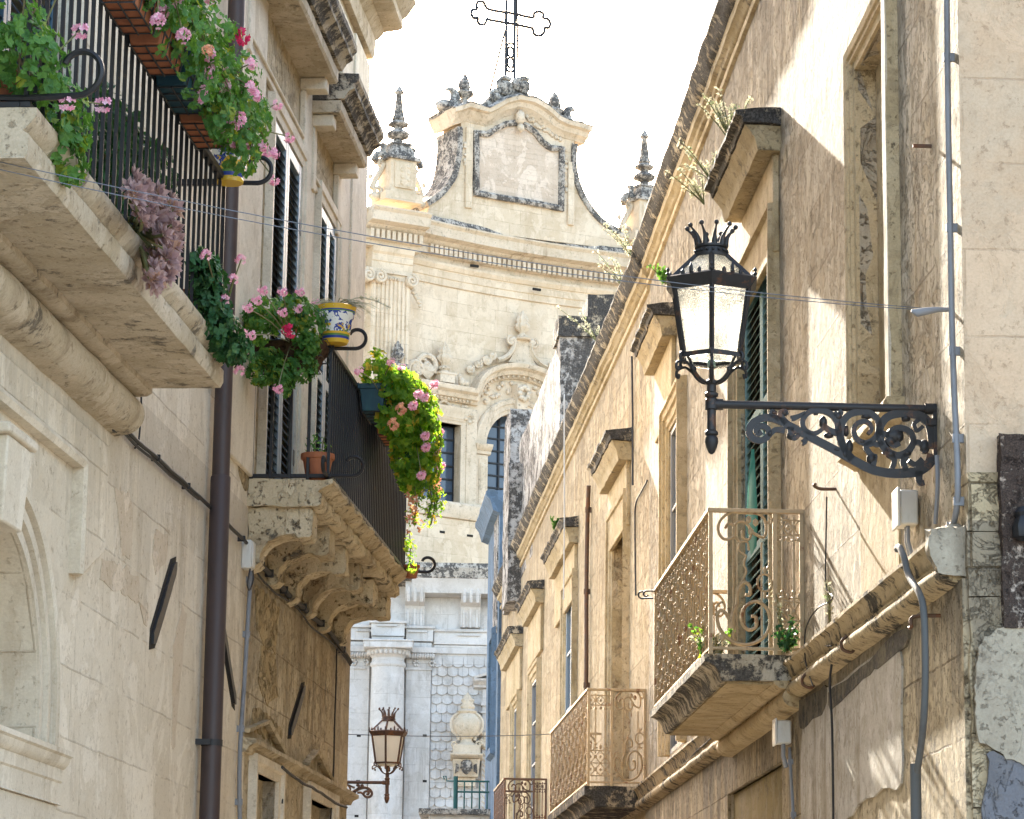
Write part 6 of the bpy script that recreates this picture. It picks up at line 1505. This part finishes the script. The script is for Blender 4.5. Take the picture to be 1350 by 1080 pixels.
def planter(fr, a, n, z, ln, wd, h, mat, label, name='flower_box', cradle=True, group=None):
    """tapered trough, centre (a, n), bottom z, hung in a wire cradle"""
    t = thing(name, tuple(fr.pt(a, n, z)), label, 'planter', group)
    m = MB(fr); m.taper((a, n), (ln / 2 * .90, wd / 2 * .78), (ln / 2, wd / 2), z, z + h); m.build('trough', M[mat], t, bevel=.006)
    m = MB(fr)
    for a0, a1, n0, n1 in ((a - ln / 2 - .008, a + ln / 2 + .008, n - wd / 2 - .012, n - wd / 2 + .006), (a - ln / 2 - .008, a + ln / 2 + .008, n + wd / 2 - .006, n + wd / 2 + .012), (a - ln / 2 - .008, a - ln / 2 + .01, n - wd / 2 + .006, n + wd / 2 - .006), (a + ln / 2 - .01, a + ln / 2 + .008, n - wd / 2 + .006, n + wd / 2 - .006)): m.box(a0, a1, n0, n1, z + h - .035, z + h + .004)
    m.build('rim', M[mat], t, bevel=.004)
    m = MB(fr); m.box(a - ln / 2 + .02, a + ln / 2 - .02, n - wd / 2 + .02, n + wd / 2 - .02, z + h - .02, z + h - .008); m.build('soil', M['soil'], t)
    if cradle:
        m = MB(fr); k = 4
        for i in range(k + 1):
            x = a - ln * .42 + ln * .84 * i / k
            m.tube([(x, n - wd / 2 - .014, z + h + .02), (x, n - wd * .39 - .008, z - .006), (x, n + wd * .39 + .008, z - .006), (x, n + wd / 2 + .014, z + h * .75)], .005, 5)
        for nn_, z_ in ((n - wd * .39, z - .008), (n, z - .008), (n + wd * .39, z - .008), (n + wd * .46, z + h * .42), (n + wd / 2 + .012, z + h * .75)): m.tube([(a - ln * .44, nn_ + .003, z_), (a + ln * .44, nn_ + .003, z_)], .005, 5)
        m.build('wire_cradle', M['black'], t, smooth=60)
    return t
def pot(fr, a, n, z, h, r, mat, label, prof=None, cat='flower pot', name='flower_pot'):
    t = thing(name, tuple(fr.pt(a, n, z)), label, cat)
    m = MB(fr); m.lathe((a, n), prof or [(r * .66, z), (r * .92, z + h * .80), (r * 1.0, z + h * .80), (r * 1.05, z + h * .84), (r * 1.05, z + h), (r * .93, z + h), (r * .9, z + h * .86)], 28); m.build('pot', mat, t, smooth=40)
    m = MB(fr); m.lathe((a, n), [(r * .9, z + h * .86), (.01, z + h * .9)], 16); m.build('soil', M['soil'], t)
    return t
# ---- painted majolica: bands and brush marks in the glaze
def majolica(name, z0, h, fr_c):
    g = G(name); tc = g.n('ShaderNodeNewGeometry'); p = tc.outputs['Position']
    sx = g.n('ShaderNodeSeparateXYZ', None, _0=p); zz = g.math('DIVIDE', g.math('SUBTRACT', sx.outputs[2], z0), h)
    white, yel, blue, grn = (.72, .73, .70), (.62, .40, .04), (.03, .06, .28), (.10, .22, .05)
    fl = g.noise(p, 17, 4, .6, 1.2)
    c = g.mix(g.ramp(fl, .50, .53), white, blue)
    c = g.mix(g.math('MULTIPLY', g.ramp(g.noise(p, 13, 3, .6, .8), .52, .55), g.math('LESS_THAN', zz, .48)), c, yel)
    c = g.mix(g.math('MULTIPLY', g.ramp(g.noise(p, 25, 4), .5, .54), g.math('LESS_THAN', zz, .36)), c, grn)
    for lo, hi, cc in ((.86, 2, yel), (.83, .86, blue), (.80, .83, grn), (.22, .28, yel), (.17, .22, grn), (.10, .17, blue), (-1, .10, yel)):
        c = g.mix(g.math('MULTIPLY', g.math('GREATER_THAN', zz, lo), g.math('LESS_THAN', zz, hi)), c, cc)
    return g.done(g.bsdf(c, .22, .5))

# ---- boxes along the top rail of balcony 1
bx = []
tz = zr1 - .10
TOP = L.fr if False else None
sB = lambda px: L.sx(px, 100, .72)
rowdef = [(-3.28, 'terra', 'terracotta flower box in a wire cradle, nearest and highest on the left balcony rail'),
          (-2.66, 'terra', 'terracotta flower box in a wire cradle, second along the left balcony rail'),
          (-2.03, 'bluebox', 'dark blue plastic flower box hanging between terracotta boxes on the left balcony'),
          (-1.42, 'terra', 'terracotta flower box beyond the blue one on the left balcony rail')]
for a, mt, lb in rowdef: planter(L, a, .68, tz, .52, .18, .165, mt, lb, group='flower boxes on the left balcony rail')
glabels = ['pink geranium with yellowing leaves in the nearest box of the left balcony', 'pink geranium with large pale flower heads in the second box of the left balcony',
           'geranium with a crimson flower head over the blue box', 'bushy pink geranium spilling over the far terracotta box']
for i, (a, mt, lb) in enumerate(rowdef):
    t = thing('geranium', tuple(L.pt(a, .7, tz + .18)), glabels[i], 'plant', 'geraniums in boxes on the left balcony')
    big = 1.0 if i < 2 else 1.25
    lumpy(L, [((a, .72, tz + .27), (.34, .18, .14 * big), 1.2), ((a + .12, .80, tz + .18), (.32, .15, .17 * big), 1.3), ((a + .2, .85, tz + .02), (.26, .10, .18), (.15, .4, .8, .9)[i]), ((a + .1, .84, tz + .38), (.25, .13, .10), .4)] + ([((-1.0, .80, tz + .24), (.42, .16, .2), 1.5)] if i == 3 else []), (560, 560, 640, 1050)[i], .027, M['leaf'], t)
    sp = []
    for k in range((6, 5, 7, 10)[i]): sp.append((a + pr_.uniform(-.25, .40 if i < 3 else .85), pr_.uniform(.80, .98), tz + pr_.uniform(-.12, .42)))
    heads(L, lambda s_: (s_[0] * .5 + a * .5, .82, tz + .25), sp, t, 'pink', .037)
    if i == 2: heads(L, None, [(a + .28, .93, tz + .42)], t, 'red', .048, 'crimson_head')
    if i == 0: heads(L, None, [(a + .3, 1.0, tz + .3), (a + .2, 1.02, tz - .1)], t, 'salmon', .03, 'faded_head')
# tall potted shrub behind the balcony bars
t = pot(L, -1.5, .28, zs1, .3, .16, M['terra'], 'terracotta pot standing inside the left balcony behind the bars')
t = thing('potted_shrub', tuple(L.pt(-1.5, .28, zs1 + .3)), 'dark leafy shrub growing behind the bars of the left balcony', 'plant')
lumpy(L, [((-1.5, .28, zs1 + .62), (.28, .2, .3), 1), ((-1.1, .3, zs1 + .75), (.25, .18, .2), .6), ((-2.0, .26, zs1 + .72), (.28, .2, .24), .6)], 520, .045, M['leafD'], t); stems(L, [[(-1.5, .28, zs1 + .25), (-1.45, .28, zs1 + .5), (-1.2, .3, zs1 + .75)], [(-1.5, .28, zs1 + .25), (-1.6, .27, zs1 + .5), (-1.95, .26, zs1 + .7)]], t, .009)
# majolica pot on the far corner of balcony 1
pz = zr1 + .0
a_, n_ = SB1b - .12, .62
mj = majolica('majolica_glaze', pz - .03, .30, None)
pot(L, a_, n_, pz - .03, .28, .125, mj, 'white, blue and yellow painted pot on the far corner of the left balcony', [(.075, pz - .03), (.078, pz - .015), (.07, pz), (.095, pz + .10), (.115, pz + .19), (.125, pz + .20), (.132, pz + .24), (.125, pz + .25), (.11, pz + .245)])
t = thing('geranium', tuple(L.pt(a_, n_, pz + .2)), 'geranium trailing pink heads over the painted pot of the left balcony', 'plant')
lumpy(L, [((a_ - .05, n_ + .04, pz + .38), (.22, .2, .12), 1), ((a_ - .2, n_ + .10, pz + .25), (.14, .12, .12), .7)], 330, .026, M['leaf'], t)
heads(L, lambda s_: (a_, n_, pz + .25), [(a_ + .15, n_ + .18, pz + .2), (a_ + .2, n_ + .22, pz + .05), (a_ + .05, n_ + .25, pz + .45), (a_ + .25, n_ + .1, pz + .4), (a_ + .2, n_ + .3, pz + .3)], t, 'pink', .034)
# geranium in the near bottom corner of balcony 1
zb = zs1
t = thing('geranium', tuple(L.pt(SB1a + .15, .45, zb)), 'geranium with pale pink heads at the near bottom corner of the left balcony', 'plant')
lumpy(L, [((SB1a + .05, .58, zb + .22), (.30, .16, .16), 1.2), ((SB1a + .5, .62, zb + .12), (.28, .12, .16), .9), ((SB1a + .55, .64, zb - .03), (.18, .08, .14), .6), ((SB1a - .2, .5, zb + .34), (.2, .2, .2), .6)], 620, .029, M['leaf'], t)
heads(L, lambda s_: (SB1a + .15, .5, zb + .05), [(SB1a + .78, .72, zb + .26), (SB1a + .02, .75, zb + .03), (SB1a + .05, .62, zb + .62), (SB1a + .55, .66, zb + .52), (SB1a - .1, .6, zb + .95), (SB1a + .25, .64, zb + .60)], t, 'pink', .038)
pot(L, SB1a + .2, .40, zs1, .2, .13, M['terra'], 'terracotta pot just inside the near corner of the left balcony')
# mauve succulent hanging out through the bars
ss = L.sx(205, 300, .66)
t = thing('succulent', tuple(L.pt(ss, .5, zs1)), 'mauve rosette succulent hanging out through the left balcony bars', 'plant')
m = MB(L)
def rosette(c, r, d):
    d = d.normalized(); x = d.orthogonal().normalized(); y = d.cross(x)
    for ring, (nn, rr_, up) in enumerate(((7, 1.0, .15), (6, .7, .45), (4, .4, .8))):
        for k in range(nn):
            t_ = 2 * math.pi * k / nn + ring * .5; e = x * math.cos(t_) + y * math.sin(t_); f_ = x * -math.sin(t_) + y * math.cos(t_)
            b = c + e * r * .1; tip = c + e * r * rr_ + d * r * up; md = c + e * r * rr_ * .62 + d * r * up * .5
            v = [m.bm.verts.new(q) for q in (b, md + f_ * r * .24 + d * r * .06, tip, md - f_ * r * .24 + d * r * .06, md - d * r * .10)]
            m.f([v[0], v[1], v[2], v[3]]); m.f([v[0], v[3], v[2], v[4]]); m.f([v[0], v[4], v[2], v[1]])
ros = []
for px, py, k, sx_, sy_ in ((205, 262, 9, 24, 14), (200, 285, 9, 16, 12), (222, 288, 8, 14, 16), (208, 310, 4, 14, 8), (228, 325, 8, 14, 12), (205, 342, 8, 16, 10), (222, 352, 6, 14, 10), (200, 368, 7, 12, 8), (180, 250, 5, 10, 12)):
    for _ in range(k):
        x, y = pr_.gauss(px, sx_ * .6), pr_.gauss(py, sy_ * .6); n = .64 + pr_.uniform(0, .14) ; a, z = L.hit(x, y, n); ros.append((a, n, z))
for r in ros: rosette(L.pt(*r), pr_.uniform(.05, .08), L.N * pr_.uniform(.5, 1) + Vector((0, 0, pr_.uniform(-.1, .6))) + L.S * pr_.uniform(-.6, .2))
m.build('rosette', M['succ'], t, smooth=0, norm=False)
stems(L, [[(ss + pr_.uniform(-.2, .2), .52, zs1 + .12), tuple((Vector((ss, .58, zs1 + .15)) + Vector(r)) / 2 + Vector((0, 0, -.05))), r] for r in ros[::2]], t, .009)
pot(L, ss - .1, .36, zs1, .16, .12, M['terra'], 'terracotta pot behind the bars at the root of the mauve succulent')
# geranium falling from the far bottom corner of balcony 1
t = thing('geranium', tuple(L.pt(SB1b - .25, .5, zs1)), 'trailing geranium falling from the far bottom corner of the left balcony', 'plant')
def pxb(px, py, n, r): a, z = L.hit(px, py, n); return ((a, n, z), r, r[0] * 3)
lumpy(L, [pxb(268, 358, .62, (.16, .08, .12)), pxb(280, 385, .64, (.18, .09, .16)), pxb(285, 415, .66, (.18, .09, .16)), pxb(298, 445, .68, (.17, .1, .13)), pxb(312, 462, .70, (.16, .1, .08)), pxb(268, 375, .6, (.1, .08, .2))], 800, .029, M['leafD'], t, 'ger')
heads(L, lambda s_: (SB1b - .2, .62, zs1 + .1), [(*[(lambda q: (q[0], .72, q[1]))(L.hit(x, y, .72))][0],) for x, y in ((318, 342), (308, 368), (272, 336), (296, 395), (320, 440), (322, 462), (316, 488))], t, 'pink', .033)
pot(L, SB1b - .35, .40, zs1, .24, .14, M['terra'], 'terracotta pot inside the far bottom corner of the left balcony')

# ---- basket at the near end of balcony 2
bs = SB2a - .10; bz_ = zr2 - .14
c0 = L.hit(372, 452, .3)
t = thing('hanging_basket', tuple(L.pt(bs, .28, bz_)), 'brown coir-lined basket hung at the near end of the corbelled balcony', 'planter')
m = MB(L); m.taper((bs, .28), (.10, .20), (.14, .27), bz_ - .04, bz_ + .14); m.refine(.06, 3); m.jitter(.018, 9, .01); m.build('coir_liner', M['coir'], t, smooth=60)
m = MB(L)
for z, k in ((bz_ - .05, .8), (bz_ + .03, .95), (bz_ + .14, 1.08)): m.tube([(bs - .14 * k, .28 - .27 * k, z), (bs - .14 * k, .28 + .27 * k, z), (bs + .14 * k, .28 + .27 * k, z), (bs + .14 * k, .28 - .27 * k, z), (bs - .14 * k, .28 - .27 * k, z)], .005, 5)
m.build('wire_cradle', M['black'], t)
t = thing('geranium', tuple(L.pt(bs, .28, bz_ + .14)), 'full pink geranium with one crimson bloom in the coir basket', 'plant')
lumpy(L, [pxb(350, 415, .2, (.16, .16, .12)), pxb(385, 412, .36, (.18, .16, .12)), pxb(410, 425, .46, (.14, .12, .13)), pxb(342, 432, .14, (.12, .12, .12)), pxb(405, 455, .46, (.12, .1, .1)), pxb(345, 490, .16, (.13, .1, .10)), pxb(372, 492, .3, (.12, .1, .1)), pxb(400, 485, .44, (.12, .1, .1)), pxb(378, 508, .34, (.06, .05, .08)), pxb(355, 470, .18, (.1, .1, .06))], 1250, .027, M['leaf'], t)
def phd(lst, n): return [(lambda q: (q[0], n, q[1]))(L.hit(x, y, n)) for x, y in lst]
heads(L, lambda s_: (bs, .3, bz_ + .15), phd(((346, 383), (372, 385), (395, 385), (416, 400), (326, 406), (330, 442), (372, 412), (392, 407), (338, 396), (422, 458), (366, 513), (414, 412)), .42), t, 'pink', .034)
heads(L, None, phd(((381, 436),), .5), t, 'red', .048, 'crimson_head')
# majolica pot on the near front corner of balcony 2, with a grassy plant
a_, n_ = SB2a - .02, .60; pz = zr2 + .02
q = L.hit(447, 448, .6)
mj2 = majolica('majolica_glaze_yellow', pz, .27, None)
pot(L, a_, n_, pz, .27, .13, mj2, 'yellow-rimmed blue painted pot on the corner of the corbelled balcony', [(.085, pz), (.095, pz + .02), (.12, pz + .17), (.135, pz + .2), (.14, pz + .25), (.146, pz + .265), (.135, pz + .27), (.125, pz + .25)])
t = thing('spider_plant', tuple(L.pt(a_, n_, pz + .25)), 'wispy dry grassy plant in the yellow-rimmed painted pot', 'plant')
m = MB(L)
for k in range(70):
    an = pr_.uniform(0, 6.28); ln = pr_.uniform(.10, .30); d = (math.cos(an), math.sin(an)); P = []
    for i in range(5): u = i / 4; P.append((a_ + d[0] * ln * u * .9, n_ + d[1] * ln * u + (.06 * u), pz + .26 + ln * (.75 * u - .75 * u * u * 1.1)))
    m.tube(P, [.005, .0045, .004, .003, .001], 3)
m.build('blade', M['dry'], t, smooth=0)
m = MB(L); P = smooth_path([(a_, n_, pz + .26), (a_ + .02, n_ + .14, pz + .34), (a_ + .05, n_ + .26, pz + .33), (a_ + .08, n_ + .38, pz + .28)], 4); m.tube(P, .004, 4)
for i in range(26): q = P[5 + int(i / 26 * (len(P) - 6))]; leaf(m.bm, L.pt(q[0] + pr_.gauss(0, .01), q[1] + pr_.gauss(0, .012), q[2] + pr_.gauss(0, .012)), Vector((pr_.gauss(0, 1), pr_.gauss(0, 1), 1)), .014, 'oval')
m.build('flower_spike', M['dry'], t, smooth=0, norm=False)
# terracotta pot on the floor of balcony 2
pa_, pz_ = SB2a + .12, zf2
q = L.hit(421, 624, .48)
pot(L, pa_, .475, zf2, .2, .115, M['terra'], 'terracotta pot standing on the floor at the corner of the corbelled balcony')
t = thing('seedling', tuple(L.pt(pa_, .475, zf2 + .18)), 'few small green shoots in the terracotta floor pot', 'plant'); lumpy(L, [((pa_, .475, zf2 + .27), (.09, .1, .08), 1)], 50, .02, M['leaf'], t, 'oval'); stems(L, [[(pa_ + x, .475 + y, zf2 + .17), (pa_ + x * 1.2, .475 + y * 1.2, zf2 + .24), (pa_ + x * 1.5, .475 + y * 1.7, zf2 + .32)] for x, y in ((.02, .02), (-.03, .03), (.0, -.04), (.04, -.02))], t, .003)
# blue box and boxes hidden under the trailing geranium on balcony 2
ab = L.sx(492, 500, .68)
planter(L, ab + .1, .70, zr2 - .19, .56, .2, .2, 'bluebox', 'blue plastic flower box hanging alone on the corbelled balcony rail')
planter(L, ab + 1.0, .70, zr2 - .19, .56, .2, .2, 'terra', 'terracotta box almost buried in the sunlit trailing geranium', group=None)
t = thing('geranium', tuple(L.pt(ab + .1, .7, zr2)), 'sunlit geranium with pink flowers growing upright in the lone blue box', 'plant')
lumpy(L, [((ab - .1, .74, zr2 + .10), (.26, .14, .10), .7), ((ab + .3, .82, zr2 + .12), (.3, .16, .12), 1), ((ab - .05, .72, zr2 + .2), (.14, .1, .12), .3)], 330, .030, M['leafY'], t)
def phR(lst, n): return [(lambda q: (q[0], n, q[1]))(L.hit(x, y, n)) for x, y in lst]
heads(L, lambda s_: (ab + .1, .72, zr2), phR(((516, 478), (530, 486), (538, 497), (474, 490), (546, 520)), .9), t, 'pink', .033)
t = thing('geranium', tuple(L.pt(ab + 1.0, .7, zr2)), 'long trailing geranium cascading bright green down the corbelled balcony', 'plant')
def pxc(px, py, n, r, w_): a, z = L.hit(px, py, n); return ((a, n, z), r, w_)
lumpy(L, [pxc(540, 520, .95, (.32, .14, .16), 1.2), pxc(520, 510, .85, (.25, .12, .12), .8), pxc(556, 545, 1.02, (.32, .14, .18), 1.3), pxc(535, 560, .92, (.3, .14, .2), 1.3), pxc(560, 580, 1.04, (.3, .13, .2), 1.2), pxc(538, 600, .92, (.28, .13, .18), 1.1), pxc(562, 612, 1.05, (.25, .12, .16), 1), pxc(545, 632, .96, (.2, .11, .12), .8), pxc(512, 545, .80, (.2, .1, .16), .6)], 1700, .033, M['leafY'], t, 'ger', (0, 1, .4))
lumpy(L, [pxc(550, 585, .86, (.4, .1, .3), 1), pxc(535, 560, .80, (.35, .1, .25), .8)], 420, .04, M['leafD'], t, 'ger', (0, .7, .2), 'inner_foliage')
heads(L, lambda s_: (ab + 1.0, .85, zr2 - .05), phR(((552, 520), (560, 524), (573, 507), (561, 575), (580, 571), (562, 590), (582, 615), (556, 627), (574, 595), (545, 535)), 1.12), t, 'pink', .042)
heads(L, None, phR(((576, 632), (530, 540), (520, 560), (578, 645)), 1.05), t, 'salmon', .045, 'faded_head')
hang = []
for px, py0, py1, n in ((570, 640, 692, 1.1), (566, 640, 680, 1.08), (574, 645, 672, 1.12), (546, 640, 690, .98), (552, 640, 660, 1.0)):
    A = L.hit(px, py0, n); B = L.hit(px - 2, py1, n); hang.append([(A[0], n, A[1]), ((A[0] + B[0]) / 2 + .03, n + .02, (A[1] + B[1]) / 2), (B[0], n, B[1])])
stems(L, hang, t, .006)
m = MB(L)
for H_ in hang[:4]:
    Q = smooth_path(H_, 10)
    for q in Q:
        for _ in range(4): leaf(m.bm, L.pt(q[0] + pr_.gauss(0, .03), q[1] + pr_.gauss(0, .03), q[2] + pr_.gauss(0, .02)), Vector((pr_.gauss(0, 1), -1, pr_.gauss(0, 1))), pr_.uniform(.012, .024), 'oval')
m.build('trailing_shoot', M['leafY'], t, smooth=0, norm=False)
m = MB(L)
for px, py in ((541, 655), (545, 672), (540, 688), (548, 690), (543, 664)):
    a, z = L.hit(px, py, .98)
    for _ in range(5): leaf(m.bm, L.pt(a + pr_.gauss(0, .03), .98 + pr_.gauss(0, .03), z + pr_.gauss(0, .03)), Vector((pr_.gauss(0, 1), -1, pr_.gauss(0, 1))), .03, 'ivy')
m.build('withered_leaf', M['salmon'], t, smooth=0, norm=False)
# ivy shoots at the far foot of balcony 2
t = thing('creeper', tuple(L.pt(SB2b - .1, .6, zf2)), 'thin creeper with yellow-green leaves at the far foot of the corbelled balcony', 'plant')
lumpy(L, [pxc(541, 725, .66, (.08, .05, .1), 1), pxc(543, 742, .68, (.07, .05, .1), 1), pxc(540, 712, .62, (.06, .04, .06), .5)], 90, .022, M['leafY'], t, 'oval'); stems(L, [phR(((538, 750), (541, 730), (540, 705)), .63)], t, .004)
a, z = L.hit(543, 752, .66)
pot(L, SB2b - .1, .64, zf2 - .04, .11, .07, M['terra'], 'tiny terracotta pot on the far bottom corner of the corbelled balcony')

# ---- weeds growing from the stonework on the right
def weed(fr, a, n, z, h, k, label, mat='dry', spread=.4, lean=(0, 0), leafy=0):
    t = thing('wall_weed', tuple(fr.pt(a, n, z)), label, 'weed'); m = MB(fr); lv = MB(fr)
    for _ in range(k):
        an = pr_.uniform(0, 6.28); d = (math.cos(an) * spread * pr_.random() + lean[0], math.sin(an) * spread * pr_.random() + lean[1]); hh = h * pr_.uniform(.5, 1); P = []
        for i in range(6): u = i / 5; P.append((a + d[0] * hh * u, n + d[1] * hh * u, z + hh * (u - .25 * u * u)))
        m.tube(P, [.006, .005, .004, .004, .003, .002], 4)
        for j in range(22):
            u = pr_.uniform(.35, 1) if not leafy else pr_.uniform(.1, 1); i = min(4, int(u * 5)); q = Vector(P[i]).lerp(Vector(P[i + 1]), u * 5 - i)
            leaf(lv.bm, fr.pt(q.x + pr_.gauss(0, .012), q.y + pr_.gauss(0, .012), q.z + pr_.gauss(0, .012)), Vector((pr_.gauss(0, 1), pr_.gauss(0, 1), .6)), pr_.uniform(.012, .024) * (1.5 if leafy else 1), 'oval')
    m.build('stem', M['stem'], t, smooth=60); lv.build('seed_head' if not leafy else 'leaf', M[mat], t, smooth=0, norm=False)
    return t
hs = R.sx(1030, 160); hz = R.zy(1030, 145)
weed(R, hs + .9, .26, hz, .62, 16, 'pale feathery weed standing on the nearest hood of the right wall', 'dry', .5, (.2, .15))
weed(R, hs + 1.9, .30, hz - .02, .5, 7, 'dry branching weed drooping from the far end of the nearest right hood', 'dry', .8, (.6, .5))
weed(R, hs + 2.2, .33, hz - .12, .42, 7, 'thin greenish weed on the outer edge of the nearest right hood', 'dry', .8, (.4, .5))
weed(R, R.sx(872, 400, .24), .2, z_h2, .28, 6, 'small green weed on the second hood just left of the lantern', 'leaf', .6, (0, .2), 1)
weed(R2, R2.sx(748, 680), .18, R2.zy(757, 683), .28, 6, 'little dark weed tuft on the hood in the middle of the warm house', 'leaf', .6, (0, 0), 1)
weed(R2, .3, .16, zT2, .55, 7, 'dry tangled weed growing on the eaves where the two right houses meet', 'dry', .6, (0, .4), 1)
weed(R2, 1.6, .14, zT2, .6, 6, 'pale dry weed on the eaves beyond the bend', 'dry', .7, (.2, .5))
weed(R2, 4.5, .16, zT2, .6, 6, 'thin dry weed with pale seed heads on the eaves before the parapet wall', 'dry', .8, (.2, .5))
weed(R, B1a + .5, nb - .05, zb1, .34, 7, 'small green weed at the foot of the iron balcony rail on the mansion', 'leaf', .7, (0, .1), 1)
weed(R, B1a + .35, nb - .1, zb1, .24, 7, 'withered straw-coloured weed at the near corner of the mansion balcony', 'dry', .9, (-.1, .3), 1)
weed(R, B1a - .02, .13, zb1 + .02, .75, 3, 'tall pale flowering stalk rising beside the wall end of the mansion balcony', 'dry', .12, (0, .12))
weed(R, B1a - .1, .13, zb1, .3, 6, 'grey-green weed at the wall end of the mansion balcony', 'leafD', .8, (-.2, .1), 1)
weed(R, R.sx(1115, 770), .1, zStr, .42, 3, 'dry pale stalk on the right string course left of the hose', 'dry', .15, (0, 0))
# every loose piece of these parts becomes an object of its own
SPLIT = {'hinge', 'hood_console', 'post', 'end_rail', 'putlog_hole_shade', 'slot_shade', 'gable_strip', 'wall_strip', 'lower_pilaster', 'soffit_slab', 'corner_strip', 'architrave_block', 'mast', 'lower_wall', 'gland', 'roof_rib', 'bracket_leaf', 'wall_plate'}
def split_loose(o):
    bm = bmesh.new(); bm.from_mesh(o.data); bm.verts.ensure_lookup_table(); seen = set(); groups = []
    for v in bm.verts:
        if v.index in seen: continue
        st = [v]; seen.add(v.index); g = []
        while st:
            q = st.pop(); g.append(q.index)
            for e_ in q.link_edges:
                ov = e_.other_vert(q)
                if ov.index not in seen: seen.add(ov.index); st.append(ov)
        groups.append(set(g))
    bm.free()
    if len(groups) < 2: return
    nm = o.name.split('.')[0]; src = o.data
    for i, g in enumerate(groups):
        b2_ = bmesh.new(); b2_.from_mesh(src); bmesh.ops.delete(b2_, geom=[v for v in b2_.verts if v.index not in g], context='VERTS')
        me = bpy.data.meshes.new(nm); b2_.to_mesh(me); b2_.free()
        for mt in src.materials:
            if not me.materials: me.materials.append(mt)
        c = o if i == 0 else o.copy()
        if i: COL.objects.link(c)
        c.data = me
for o in list(bpy.data.objects):
    if o.type == 'MESH' and o.name.split('.')[0] in SPLIT: split_loose(o)
